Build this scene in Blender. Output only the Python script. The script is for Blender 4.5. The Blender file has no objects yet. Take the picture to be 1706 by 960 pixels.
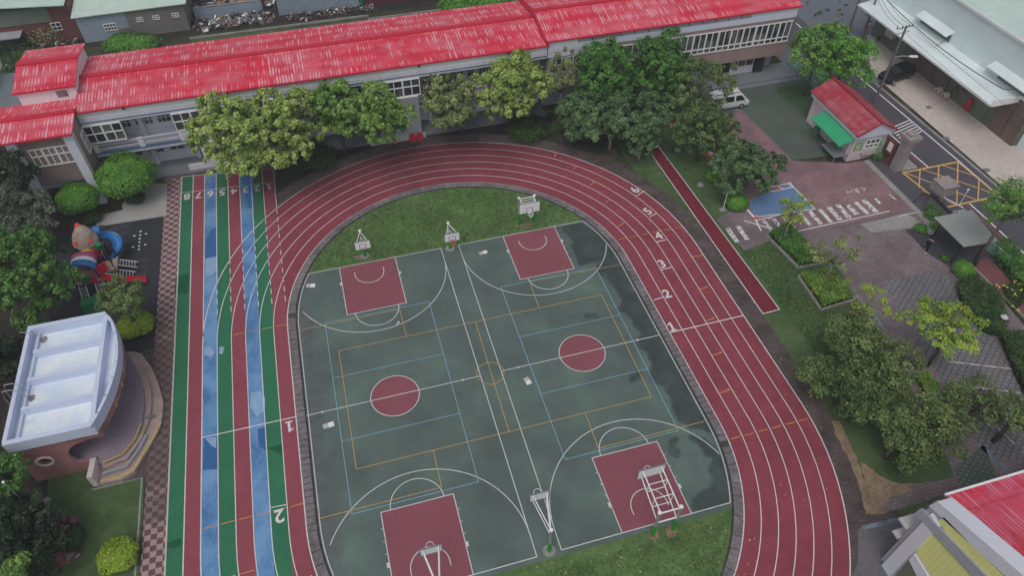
import bpy, bmesh, math, random
import numpy as np
from mathutils import Vector, Matrix
R = math.radians
scene = bpy.context.scene
# ------------------------------------------------------------------ camera, world, sun, exposure
FPX, PITCH, ROLL, YAW = 1203.5454, .7478, .0015, -.2772
CAM = Vector((-7.4452, -32.038, 45.1343))
ROT = (Matrix.Rotation(YAW, 3, 'Z') @ Matrix.Rotation(PITCH, 3, 'X') @ Matrix.Rotation(ROLL, 3, 'Z'))
cd = bpy.data.cameras.new('camera'); cam = bpy.data.objects.new('camera', cd)
scene.collection.objects.link(cam); scene.camera = cam
cd.sensor_width = 36; cd.lens = FPX / 1706 * 36; cd.clip_end = 2000; cd.clip_start = .5
cam.matrix_world = Matrix.Translation(CAM) @ ROT.to_4x4()
world = bpy.data.worlds.new('World'); scene.world = world; world.use_nodes = True
wn = world.node_tree; bg = wn.nodes['Background']
sky = wn.nodes.new('ShaderNodeTexSky'); sky.sky_type = 'NISHITA'; sky.sun_disc = False
SUN_EL, SUN_AZ = 62, 215
sky.sun_elevation = R(SUN_EL); sky.sun_rotation = R(SUN_AZ); sky.air_density = 1.0; sky.dust_density = 4.0; sky.ozone_density = 1.0
hs = wn.nodes.new('ShaderNodeHueSaturation'); hs.inputs['Saturation'].default_value = .42
wn.links.new(sky.outputs[0], hs.inputs['Color']); wn.links.new(hs.outputs[0], bg.inputs['Color'])
bg.inputs['Strength'].default_value = .12
sd = bpy.data.lights.new('sun', 'SUN'); sun = bpy.data.objects.new('sun', sd); scene.collection.objects.link(sun)
sd.energy = .5; sd.angle = R(30); sd.color = (1, .97, .93)
az = R(SUN_AZ)   # sky sun_rotation: clockwise from +Y
sdir = Vector((math.sin(az) * math.cos(R(SUN_EL)), math.cos(az) * math.cos(R(SUN_EL)), math.sin(R(SUN_EL))))
sun.rotation_euler = sdir.to_track_quat('Z', 'Y').to_euler(); sun.location = (0, 0, 80)
scene.view_settings.view_transform = 'Standard'; scene.view_settings.look = 'None'
scene.view_settings.exposure = -.13; scene.view_settings.gamma = 1

# ------------------------------------------------------------------ survey helpers: photo pixel -> world point on a known plane
def ray(u, v): return ROT @ Vector(((u - 853) / FPX, (480 - v) / FPX, -1))
def G(u, v, z=0.0):
    d = ray(u, v); return CAM + d * ((z - CAM.z) / d.z)
def PX(u, v, x):
    d = ray(u, v); return CAM + d * ((x - CAM.x) / d.x)
def PY(u, v, y):
    d = ray(u, v); return CAM + d * ((y - CAM.y) / d.y)
def Gs(pts, z=0.0): return [(G(u, v, z).x, G(u, v, z).y) for u, v in pts]

# ------------------------------------------------------------------ materials
def sc(r, g, b, k=.74):
    m_ = .3 * r + .59 * g + .11 * b; r, g, b = (c + (m_ - c) * .10 for c in (r, g, b))
    f = lambda c: (c / 12.92 if c <= .04045 else ((c + .055) / 1.055) ** 2.4)
    return tuple(min(.9, f(x / 255) / k) for x in (r, g, b)) + (1,)
MATS = {}
def newmat(name):
    m = bpy.data.materials.new(name); m.use_nodes = True
    n = m.node_tree; return m, n, n.nodes['Principled BSDF']
def N(n, t, **kw):
    x = n.nodes.new(t)
    for k, v in kw.items():
        if hasattr(x, k): setattr(x, k, v)
        else: x.inputs[k].default_value = v
    return x
def noise(n, co, scale, detail=4, rough=.6):
    x = N(n, 'ShaderNodeTexNoise'); x.inputs['Scale'].default_value = scale; x.inputs['Detail'].default_value = detail; x.inputs['Roughness'].default_value = rough
    n.links.new(co, x.inputs['Vector']); return x.outputs['Fac']
def ramp(n, fac, stops, interp='LINEAR'):
    x = N(n, 'ShaderNodeValToRGB'); x.color_ramp.interpolation = interp
    e = x.color_ramp.elements
    while len(e) < len(stops): e.new(.5)
    for i, (p, c) in enumerate(stops): e[i].position = p; e[i].color = c if len(c) == 4 else tuple(c) + (1,)
    n.links.new(fac, x.inputs['Fac']); return x.outputs['Color']
def mixc(n, fac, a, b, mode='MIX'):
    x = N(n, 'ShaderNodeMix', data_type='RGBA', blend_type=mode)
    for s, v in ((0, fac), (6, a), (7, b)):
        if hasattr(v, 'is_linked'): n.links.new(v, x.inputs[s])
        else: x.inputs[s].default_value = v
    return x.outputs[2]
def mth(n, op, a, b=None, c=None):
    x = N(n, 'ShaderNodeMath', operation=op)
    for s, v in ((0, a), (1, b), (2, c)):
        if v is None: continue
        if hasattr(v, 'is_linked'): n.links.new(v, x.inputs[s])
        else: x.inputs[s].default_value = v
    return x.outputs[0]
def coords(n, scale=(1, 1, 1), rot=0):
    t = N(n, 'ShaderNodeNewGeometry'); mp = N(n, 'ShaderNodeMapping')
    mp.inputs['Scale'].default_value = scale; mp.inputs['Rotation'].default_value = (0, 0, rot)
    n.links.new(t.outputs['Position'], mp.inputs['Vector']); return mp.outputs[0]
def bump(n, bs, h, strength=.3, dist=.02):
    b = N(n, 'ShaderNodeBump'); b.inputs['Strength'].default_value = strength; b.inputs['Distance'].default_value = dist
    n.links.new(h, b.inputs['Height']); n.links.new(b.outputs[0], bs.inputs['Normal'])
def dk(c, f): return tuple(x * f for x in c[:3]) + (1,)
def grime_and_shade(n, co, col):
    """damp algae film and tree shade painted on bend and lane ends, ragged edge"""
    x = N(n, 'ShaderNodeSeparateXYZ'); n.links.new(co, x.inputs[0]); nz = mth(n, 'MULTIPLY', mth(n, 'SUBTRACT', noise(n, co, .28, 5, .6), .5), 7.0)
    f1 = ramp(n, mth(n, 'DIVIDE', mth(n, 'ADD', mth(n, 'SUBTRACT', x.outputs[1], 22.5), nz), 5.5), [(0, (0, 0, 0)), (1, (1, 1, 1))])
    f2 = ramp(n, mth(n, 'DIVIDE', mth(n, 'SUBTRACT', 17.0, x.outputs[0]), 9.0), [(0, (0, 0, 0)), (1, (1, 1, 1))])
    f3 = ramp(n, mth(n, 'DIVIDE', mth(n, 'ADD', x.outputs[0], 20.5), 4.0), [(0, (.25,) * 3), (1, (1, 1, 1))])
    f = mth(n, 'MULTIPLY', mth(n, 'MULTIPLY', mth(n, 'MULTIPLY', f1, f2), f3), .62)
    return mixc(n, f, col, mixc(n, .45, mixc(n, 1.0, col, sc(130, 130, 130), 'MULTIPLY'), sc(54, 44, 46)))  # tree shade is painted into this colour together with the grime
def basic(name, c, rough=.8, var=.25, big=.35, fine=6, spec=.3, metallic=0, grain=0, grime_shade=False):
    """base colour with fine grain and broad weathering patches"""
    m, n, bs = newmat(name); co = coords(n)
    a = ramp(n, noise(n, co, fine, 5, .7), [(.3, dk(c, 1 - var)), (.7, dk(c, 1 + var * .8))])
    b = ramp(n, noise(n, co, big, 4, .55), [(.35, (1 - var * .9,) * 3), (.65, (1 + var * .35,) * 3)])
    col = mixc(n, 1.0, a, b, 'MULTIPLY')
    if grain:
        g = ramp(n, noise(n, co, 45, 2, .8), [(.3, (1 - grain,) * 3), (.7, (1 + grain,) * 3)])
        col = mixc(n, 1.0, col, g, 'MULTIPLY')
    if grime_shade: col = grime_and_shade(n, co, col)
    n.links.new(col, bs.inputs['Base Color'])
    bs.inputs['Roughness'].default_value = rough; bs.inputs['Specular IOR Level'].default_value = spec; bs.inputs['Metallic'].default_value = metallic
    MATS[name] = m; return m
def M(name): return MATS[name]

WHITE = sc(214, 216, 224)
basic('track_red', sc(133, 59, 70), .85, .15, .22, 1.2, .2, grain=.16, grime_shade=True)
basic('runway_red', sc(112, 38, 50), .85, .12, .3, 3, .2, grain=.15)
basic('lane_green', sc(44, 108, 76), .85, .10, .3, 2, .2, grain=.12, grime_shade=True)
basic('lane_red', sc(138, 66, 77), .85, .10, .3, 2, .2, grain=.12, grime_shade=True)
def lane_blue():
    m, n, bs = newmat('lane_blue'); co = coords(n); co2 = coords(n, (2.5, .7, 1))
    base = ramp(n, noise(n, co, .42, 3, .5), [(.36, sc(56, 106, 158)), (.50, sc(78, 126, 174)), (.64, sc(98, 142, 184))])
    worn = ramp(n, noise(n, co2, 2.4, 6, .75), [(.52, (0, 0, 0)), (.72, (1, 1, 1))])
    c = mixc(n, worn, base, sc(120, 150, 184))
    g = ramp(n, noise(n, co, 40, 2, .8), [(.3, (.85,) * 3), (.7, (1.12,) * 3)])
    n.links.new(grime_and_shade(n, co, mixc(n, 1.0, c, g, 'MULTIPLY')), bs.inputs['Base Color']); bs.inputs['Roughness'].default_value = .8; MATS['lane_blue'] = m
lane_blue()
basic('patch_blue_dark', sc(48, 96, 148), .85, .1, .3, 3, .2, grain=.1)
basic('patch_blue_pale', sc(128, 158, 192), .85, .1, .5, 3, .2, grain=.1)
basic('patch_green_dark', sc(26, 84, 54), .85, .1, .3, 3, .2, grain=.1)
basic('patch_red_dark', sc(112, 44, 54), .85, .1, .3, 3, .2, grain=.1)
def court_green(damp=False):
    m, n, bs = newmat('court_damp' if damp else 'court_green'); co = coords(n)
    base = ramp(n, noise(n, co, .22, 6, .62), [(.32, sc(68, 81, 77)), (.52, sc(79, 96, 89)), (.72, sc(90, 112, 100))])
    grey = ramp(n, noise(n, co, .55, 6, .7), [(.52, (0, 0, 0)), (.78, (.7, .7, .7))])
    c = mixc(n, grey, base, sc(82, 88, 92))
    g = ramp(n, noise(n, co, 30, 3, .8), [(.3, (.84,) * 3), (.7, (1.14,) * 3)])
    c = mixc(n, 1.0, c, g, 'MULTIPLY')
    # worn bare asphalt along the west kerb
    x = N(n, 'ShaderNodeSeparateXYZ'); n.links.new(co, x.inputs[0])
    w = mth(n, 'ADD', mth(n, 'MULTIPLY', mth(n, 'ADD', x.outputs[0], 12.3), -1.0), mth(n, 'MULTIPLY', mth(n, 'SUBTRACT', noise(n, co, .5, 5, .6), .5), 5.0))
    wf = mth(n, 'MULTIPLY', ramp(n, w, [(.0, (0, 0, 0)), (.8, (1, 1, 1))]), .75)
    c = mixc(n, wf, c, ramp(n, noise(n, co, 1.2, 6, .75), [(.3, sc(64, 68, 70)), (.7, sc(92, 96, 98))]))
    if damp:
        at = N(n, 'ShaderNodeAttribute', attribute_name='damp'); v = mth(n, 'ADD', at.outputs['Fac'], mth(n, 'MULTIPLY', mth(n, 'SUBTRACT', noise(n, co, 1.3, 6, .65), .5), .42))
        f = ramp(n, v, [(.46, (0, 0, 0)), (.53, (.55, .55, .55)), (.62, (1, 1, 1))])
        wc = ramp(n, noise(n, co, .6, 6, .68), [(.3, sc(42, 49, 49)), (.52, sc(54, 64, 61)), (.72, sc(70, 84, 79))])
        c = mixc(n, mth(n, 'MULTIPLY', f, .92), c, wc); rg = mth(n, 'SUBTRACT', .75, mth(n, 'MULTIPLY', f, .35)); n.links.new(rg, bs.inputs['Roughness'])
    n.links.new(c, bs.inputs['Base Color']); bs.inputs['Roughness'].default_value = .75; MATS['court_damp' if damp else 'court_green'] = m
court_green(); court_green(True)
basic('court_red', sc(130, 72, 82), .8, .09, .35, 4, .2, grain=.1)
def wet():
    m, n, bs = newmat('wet_patch'); co = coords(n)
    base = ramp(n, noise(n, co, .6, 6, .65), [(.3, sc(46, 53, 53)), (.55, sc(55, 65, 62)), (.75, sc(64, 76, 71))])
    n.links.new(base, bs.inputs['Base Color']); bs.inputs['Roughness'].default_value = .32; bs.inputs['Specular IOR Level'].default_value = .35
    MATS['wet_patch'] = m
wet()
basic('wet_edge_a', sc(58, 68, 66), .5, .12, .5, 3, .3); basic('wet_edge_c', sc(73, 86, 83), .7, .12, .4, 3, .2); basic('wet_edge_b', sc(67, 79, 76), .65, .12, .5, 3, .25)
def paint(name, c, wear=.5, ws=5):
    m, n, bs = newmat(name); co = coords(n)
    f = ramp(n, noise(n, co, ws, 5, .75), [(.3, dk(c, 1 - wear * .45)), (.6, c)])
    if name == 'line_white': f = grime_and_shade(n, co, f)  # lines get the same grime and painted tree shade
    n.links.new(f, bs.inputs['Base Color']); bs.inputs['Roughness'].default_value = .7; MATS[name] = m
paint('line_white', sc(205, 200, 202), .6)
paint('line_white_thin', sc(190, 192, 192), .6)
paint('line_yellow', sc(188, 150, 88), .6)
paint('line_orange', sc(206, 138, 52), .5)
paint('line_blue', sc(120, 164, 190), .6)
paint('road_white', sc(215, 213, 215), .5)
paint('road_yellow', sc(206, 160, 86), .5)
paint('road_red', sc(150, 70, 70), .5)
paint('chip_white', sc(200, 200, 198), .7, 3)
def chipped(name, c, base, scl=3.2, lo=.42, hi=.5):
    m, n, bs = newmat(name); co = coords(n)
    f = ramp(n, noise(n, co, scl, 6, .8), [(lo, (0, 0, 0)), (hi, (1, 1, 1))])
    n.links.new(mixc(n, f, base, c), bs.inputs['Base Color']); bs.inputs['Roughness'].default_value = .8; MATS[name] = m
chipped('bay_blue', sc(72, 112, 162), sc(104, 124, 150), 4.0, .35, .6)
chipped('crossing_worn', sc(198, 196, 196), sc(112, 82, 86))
chipped('drain_edge_blue', sc(120, 130, 148), sc(84, 90, 104), 1.2, .4, .6)
def grass(name, cs, s1=.25, s2=2.5, patch=None):
    m, n, bs = newmat(name); co = coords(n)
    a = ramp(n, noise(n, co, s1, 6, .68), [(.3, cs[0]), (.5, cs[1]), (.7, cs[2])])
    b = ramp(n, noise(n, co, s2, 6, .8), [(.25, (.62,) * 3), (.75, (1.4,) * 3)])
    c = mixc(n, 1.0, a, b, 'MULTIPLY')
    d = ramp(n, noise(n, co, 14, 4, .85), [(.3, (.74,) * 3), (.7, (1.3,) * 3)])
    c = mixc(n, 1.0, c, d, 'MULTIPLY')
    if patch:
        f = ramp(n, noise(n, co, patch[1], 6, .7), [(patch[2], (0, 0, 0)), (patch[2] + .16, (patch[3],) * 3)])
        c = mixc(n, f, c, patch[0])
    n.links.new(c, bs.inputs['Base Color']); bs.inputs['Roughness'].default_value = .95; bs.inputs['Specular IOR Level'].default_value = .1
    bump(n, bs, noise(n, co, 18, 3, .8), .6, .05)
    MATS[name] = m
grass('grass_infield', [sc(66, 90, 50), sc(80, 106, 58), sc(96, 120, 72)], .3, 1.6, (sc(104, 104, 72), .5, .62, .55))
grass('grass_lawn', [sc(58, 76, 48), sc(70, 90, 54), sc(84, 104, 66)], .25, 1.5, (sc(88, 84, 66), .4, .62, .5))
grass('grass_rough', [sc(44, 48, 36), sc(56, 58, 42), sc(70, 72, 50)], .25, 1.5, (sc(92, 80, 70), .5, .5, .7))
grass('soil_dark', [sc(38, 38, 34), sc(50, 46, 42), sc(60, 56, 48)], .4, 2, (sc(50, 62, 36), .5, .55, .6))
grass('sand_soil', [sc(104, 90, 76), sc(128, 108, 88), sc(144, 122, 100)], .5, 2, (sc(96, 84, 72), .7, .55, .7))
basic('asphalt_road', sc(78, 74, 82), .85, .12, .2, 8, .3, grain=.12)
basic('asphalt_lot', sc(100, 104, 114), .85, .14, .15, 5, .3, grain=.08)
basic('concrete_apron', sc(96, 94, 98), .85, .22, .4, 3, .3, grain=.08)
basic('concrete_yard', sc(184, 172, 164), .85, .16, .12, 2, .3, grain=.06)
basic('concrete_pale', sc(176, 172, 168), .85, .12, .3, 3, .3)
basic('concrete_path', sc(140, 138, 136), .85, .2, .5, 3, .3)
basic('concrete_pillar', sc(142, 130, 128), .85, .2, .7, 3, .3)
basic('rubber_mat', sc(50, 50, 56), .85, .14, .4, 6, .3, grain=.1)
basic('mat_tile', sc(62, 62, 68), .85, .1, .4, 6, .3)
basic('pale_mat', sc(154, 152, 150), .85, .10, .35, 5, .25, grain=.1)
def paver(name, c1, c2, mortar, bw, bh, rot=0, msize=.02, off=.5, dirt=.35, big=.4):
    m, n, bs = newmat(name); co = coords(n, (1, 1, 1), rot)
    b = N(n, 'ShaderNodeTexBrick'); b.inputs['Scale'].default_value = 1; b.inputs['Color1'].default_value = c1; b.inputs['Color2'].default_value = c2
    b.inputs['Mortar'].default_value = mortar; b.inputs['Mortar Size'].default_value = msize; b.inputs['Brick Width'].default_value = bw; b.inputs['Row Height'].default_value = bh; b.offset = off
    n.links.new(co, b.inputs['Vector'])
    d = ramp(n, noise(n, co, big, 6, .65), [(.3, (1 - dirt,) * 3), (.7, (1 + dirt * .5,) * 3)])
    e = ramp(n, noise(n, co, 6, 5, .8), [(.3, (1 - dirt * .6,) * 3), (.7, (1 + dirt * .5,) * 3)])
    c = mixc(n, 1.0, mixc(n, 1.0, b.outputs['Color'], d, 'MULTIPLY'), e, 'MULTIPLY')
    n.links.new(c, bs.inputs['Base Color']); bs.inputs['Roughness'].default_value = .85; bs.inputs['Specular IOR Level'].default_value = .2; MATS[name] = m
paver('plaza_brick', sc(138, 106, 111), sc(128, 99, 104), sc(114, 95, 99), .6, .3, 0, .02)
paver('brown_brick', sc(130, 114, 117), sc(118, 104, 107), sc(98, 90, 92), .5, .25, 0, .03, .5, .4, .3)
paver('surround_brick', sc(82, 70, 70), sc(96, 84, 82), sc(66, 58, 56), .42, .21, .3, .02, .5, .45, .5)
paver('turf_paver', sc(100, 110, 106), sc(90, 100, 94), sc(72, 84, 74), .36, .36, .6, .08, .5, .3, .25)
paver('parking_paver', sc(112, 109, 113), sc(122, 119, 123), sc(86, 85, 86), .42, .42, R(-35), .05, .5, .35, .25)
paver('walk_red', sc(126, 76, 78), sc(116, 70, 72), sc(96, 64, 66), .3, .15, 0, .01, .5, .25)
basic('curb_stone', sc(112, 106, 107), .85, .32, .5, 4); basic('curb_base_stone', sc(64, 60, 60), .9, .3, .6, 4)
paver('deck_purple', sc(138, 124, 138), sc(133, 119, 133), sc(128, 115, 128), .3, .3, 0, .02, 0, .2)
paver('tile_pink_brown', sc(164, 114, 112), sc(154, 106, 104), sc(138, 98, 96), .25, .12, 0, .01)
paver('tile_tan', sc(152, 132, 126), sc(144, 124, 118), sc(132, 114, 110), .5, .25, 0, .01, .5, .12)
paver('tile_white', sc(202, 202, 208), sc(192, 193, 200), sc(150, 152, 160), .35, .35, 0, .012, 0, .10)
def checker():
    m, n, bs = newmat('checker_walk'); co = coords(n)
    ch = N(n, 'ShaderNodeTexChecker'); ch.inputs['Scale'].default_value = 2.5; ch.inputs['Color1'].default_value = sc(168, 146, 148); ch.inputs['Color2'].default_value = sc(110, 66, 68)
    n.links.new(coords(n, (1, 1, .01)), ch.inputs['Vector'])
    xy = N(n, 'ShaderNodeSeparateXYZ'); n.links.new(co, xy.inputs[0])
    d0 = mth(n, 'SUBTRACT', 1.0, mth(n, 'DIVIDE', mth(n, 'ABSOLUTE', mth(n, 'SUBTRACT', xy.outputs[1], 3.5)), 9.5))
    d = ramp(n, mth(n, 'ADD', d0, mth(n, 'MULTIPLY', mth(n, 'SUBTRACT', noise(n, co, .5, 6, .7), .45), 1.6)), [(-.0, (.25,) * 3), (.35, (1, 1, 1))])
    dirt = mixc(n, .78, ch.outputs['Color'], sc(74, 62, 62))
    c = mixc(n, d, ch.outputs['Color'], dirt)
    e = ramp(n, noise(n, co, 7, 5, .8), [(.3, (.7,) * 3), (.7, (1.1,) * 3)])
    n.links.new(mixc(n, 1.0, c, e, 'MULTIPLY'), bs.inputs['Base Color']); bs.inputs['Roughness'].default_value = .85; MATS['checker_walk'] = m
checker()
def corrugated(name, c, period=.25, axis=0, wear=None, rough=.5, var=.12, wearamt=.5, band=1.6, strength=.5, rust=None):
    """ribbed sheet metal; wear=(colour): paint worn off along single ribs in rows"""
    m, n, bs = newmat(name); co = coords(n); xyz = N(n, 'ShaderNodeSeparateXYZ'); n.links.new(co, xyz.inputs[0])
    u = xyz.outputs[axis]; v = xyz.outputs[1 - axis]
    ph = mth(n, 'DIVIDE', u, period); fr = mth(n, 'FRACT', ph); ridge = mth(n, 'PINGPONG', ph, .5)
    col = ramp(n, noise(n, co, .5, 5, .6), [(.3, dk(c, 1 - var)), (.7, dk(c, 1 + var))])
    if wear:
        cell = mth(n, 'FLOOR', ph); row = mth(n, 'FLOOR', mth(n, 'DIVIDE', v, band))
        cv = N(n, 'ShaderNodeCombineXYZ'); n.links.new(cell, cv.inputs[0]); n.links.new(row, cv.inputs[1])
        wnz = N(n, 'ShaderNodeTexWhiteNoise', noise_dimensions='2D'); n.links.new(cv.outputs[0], wnz.inputs['Vector'])
        fv = mth(n, 'FRACT', mth(n, 'DIVIDE', v, band))
        inband = mth(n, 'SUBTRACT', 1.0, mth(n, 'ABSOLUTE', mth(n, 'MULTIPLY', mth(n, 'SUBTRACT', fv, .5), 2.0)))
        st = noise(n, coords(n, (5.0, .9, 1) if axis == 0 else (.9, 5.0, 1)), 1.0, 4, .7)
        bigm = noise(n, co, .16, 3, .55)
        s = mth(n, 'ADD', mth(n, 'MULTIPLY', wnz.outputs['Value'], .50), mth(n, 'ADD', mth(n, 'MULTIPLY', st, 1.0), mth(n, 'MULTIPLY', bigm, 1.35)))
        s = mth(n, 'ADD', s, mth(n, 'MULTIPLY', inband, .35))
        s = mth(n, 'ADD', s, mth(n, 'MULTIPLY', ridge, .30))
        f = ramp(n, mth(n, 'SUBTRACT', s, 1.49 - wearamt * .1), [(.26, (0, 0, 0)), (.60, (.62, .62, .62))])
        rib = ramp(n, ridge, [(.16, (.1,) * 3), (.42, (1,) * 3)])
        fade = ramp(n, noise(n, coords(n, (.5, 1, 1)), .5, 5, .7), [(.42, (0, 0, 0)), (.7, (.24, .24, .24))])
        col = mixc(n, fade, col, wear)
        lap = ramp(n, fv, [(.0, (.62,) * 3), (.035, (1,) * 3)]); col = mixc(n, 1.0, col, lap, 'MULTIPLY')
        grim = ramp(n, noise(n, coords(n, (2.2, .35, 1) if axis == 0 else (.35, 2.2, 1)), 1.0, 5, .75), [(.55, (1,) * 3), (.8, (.72, .68, .66))]); col = mixc(n, 1.0, col, grim, 'MULTIPLY')
        col = mixc(n, mth(n, 'MULTIPLY', f, rib), col, wear)
    if rust:
        f = ramp(n, noise(n, coords(n, (3, .8, 1)), .8, 5, .7), [(.55, (0, 0, 0)), (.75, (.6, .6, .6))])
        col = mixc(n, f, col, rust)
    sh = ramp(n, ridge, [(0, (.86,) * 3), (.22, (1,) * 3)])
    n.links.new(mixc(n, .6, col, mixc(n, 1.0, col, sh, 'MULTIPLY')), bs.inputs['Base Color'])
    bs.inputs['Roughness'].default_value = rough; bs.inputs['Specular IOR Level'].default_value = .3
    bump(n, bs, ridge, strength, .05)
    MATS[name] = m
ROOFRED = sc(206, 34, 60)
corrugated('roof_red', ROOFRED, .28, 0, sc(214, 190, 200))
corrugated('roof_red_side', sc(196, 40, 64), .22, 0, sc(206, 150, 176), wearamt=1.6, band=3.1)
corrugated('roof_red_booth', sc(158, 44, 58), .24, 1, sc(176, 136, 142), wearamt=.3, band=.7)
basic('trim_dark_red', sc(150, 36, 50), .5, .1, .4)
basic('trim_red', sc(190, 30, 54), .5, .1, .4)
corrugated('metal_white', sc(206, 210, 222), .22, 0, strength=.5, var=.04)
corrugated('metal_green_pale', sc(198, 212, 212), .35, 1, strength=.4, var=.07)
corrugated('metal_green_roof', sc(176, 196, 186), .5, 1, strength=.3, var=.06)
corrugated('metal_canopy', sc(200, 214, 218, .72), .5, 1, strength=.15, var=.07)
corrugated('metal_shed_roof', sc(178, 196, 184), .35, 0, strength=.4, var=.06)
corrugated('metal_blue_grey', sc(134, 148, 162), .3, 0, strength=.5, var=.10, rust=sc(110, 112, 110))
corrugated('metal_rusty', sc(116, 112, 110), .3, 0, strength=.5, var=.16, rust=sc(96, 76, 62))
corrugated('metal_maroon', sc(92, 46, 54), .3, 0, strength=.5, var=.1)
corrugated('metal_grey_roof', sc(138, 142, 136), .45, 1, strength=.4, var=.08, rough=.6)
corrugated('panel_yellow', sc(206, 210, 128), .3, 1, strength=.2, var=.05)
basic('wall_white', sc(196, 198, 208), .7, .06, .35)
basic('wall_grey', sc(150, 152, 160), .8, .08, .4); basic('wall_corridor', sc(196, 198, 208), .8, .05, .4)
basic('fascia_white', sc(192, 198, 212), .6, .05, .4)
basic('trim_blue', sc(72, 100, 138), .5, .1)
basic('wall_green_grey', sc(100, 112, 100), .7, .12, .6)
basic('wall_olive', sc(96, 104, 84), .7, .1, .6)
paver('wall_brown_brick', sc(112, 94, 86), sc(100, 84, 78), sc(92, 78, 74), .5, .25)
basic('brick_red_wall', sc(112, 66, 62), .85, .2, .6, 5)
basic('slab_grey', sc(112, 116, 122), .8, .12, .4)
basic('frame_white', sc(222, 224, 230), .5, .03)
basic('dark_void', sc(38, 40, 44), .8, .2)
basic('roof_flat_grey', sc(100, 112, 116), .85, .15, .4)
basic('stage_white', sc(182, 191, 212), .6, .06, .5)
def stage_floor():
    m, n, bs = newmat('stage_roof_floor'); co = coords(n)
    c = ramp(n, noise(n, co, .6, 6, .7), [(.36, sc(184, 198, 218)), (.6, sc(206, 220, 236))])
    f = ramp(n, noise(n, co, .35, 4, .6), [(.60, (0, 0, 0)), (.72, (.6, .6, .6))])
    n.links.new(mixc(n, f, c, sc(146, 146, 160)), bs.inputs['Base Color']); bs.inputs['Roughness'].default_value = .6; MATS['stage_roof_floor'] = m
stage_floor()
basic('rust_stain', sc(128, 116, 116), .9, .3, .8, 3)
basic('stone_white_pink', sc(196, 182, 182), .8, .15, .8)
basic('step_stone', sc(160, 138, 134), .8, .18, .6, 4)
paint('step_yellow', sc(182, 160, 84), .5); paint('step_blue', sc(124, 150, 158), .5)
basic('olive_panel', sc(98, 104, 84), .7, .06)
basic('steel', sc(168, 172, 180), .35, .08, spec=.5, metallic=.6)
basic('steel_white', sc(214, 216, 222), .4, .05)
basic('post_green', sc(22, 138, 28), .5, .1)
basic('board_white', sc(212, 212, 226), .4, .03)
basic('ring_orange', sc(196, 90, 84), .5, .1)
basic('net_white', sc(176, 196, 182), .8, .1)
basic('board_line', sc(140, 90, 130), .6, .05)
basic('black_metal', sc(34, 34, 38), .5, .1)
basic('pole_grey', sc(104, 98, 100), .8, .15)
basic('awning_green', sc(44, 156, 108), .5, .1, .6)
basic('fence_green', sc(120, 176, 160), .6, .15, 1.0)
basic('cone_orange', sc(206, 84, 52), .5, .1)
basic('red_paint', sc(176, 34, 44), .5, .1)
basic('play_red', sc(196, 28, 56), .35, .06); basic('play_blue', sc(40, 112, 178), .35, .06); basic('play_yellow', sc(206, 158, 44), .35, .06)
basic('play_navy', sc(28, 40, 92), .4, .06); basic('play_green', sc(26, 120, 70), .4, .06); basic('play_white', sc(206, 204, 206), .4, .04)
basic('play_pink', sc(160, 70, 110), .4, .05); basic('play_rock', sc(156, 142, 128), .7, .12, 1.5); basic('play_orange', sc(220, 74, 50), .4, .05)
basic('play_brown', sc(160, 130, 104), .7, .1)
basic('bark', sc(96, 86, 78), .95, .3, 1.5, 8); basic('bark_pale', sc(140, 134, 124), .95, .25, 1.5, 8)
basic('pot_white', sc(180, 182, 184), .7, .1)
basic('wood_tan', sc(150, 118, 88), .8, .2)
basic('debris_mix', sc(96, 90, 88), .9, .4, 3, 6)
basic('skin', sc(186, 140, 116), .6, .05); basic('cloth_navy', sc(32, 34, 48), .9, .1); basic('hair_black', sc(24, 22, 24), .7, .1)
basic('shoe_white', sc(196, 188, 176), .7, .05)
basic('poster_green', sc(120, 170, 130), .6, .3, 2, 7); basic('poster_yellow', sc(190, 192, 120), .6, .2, 2, 6)
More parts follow.
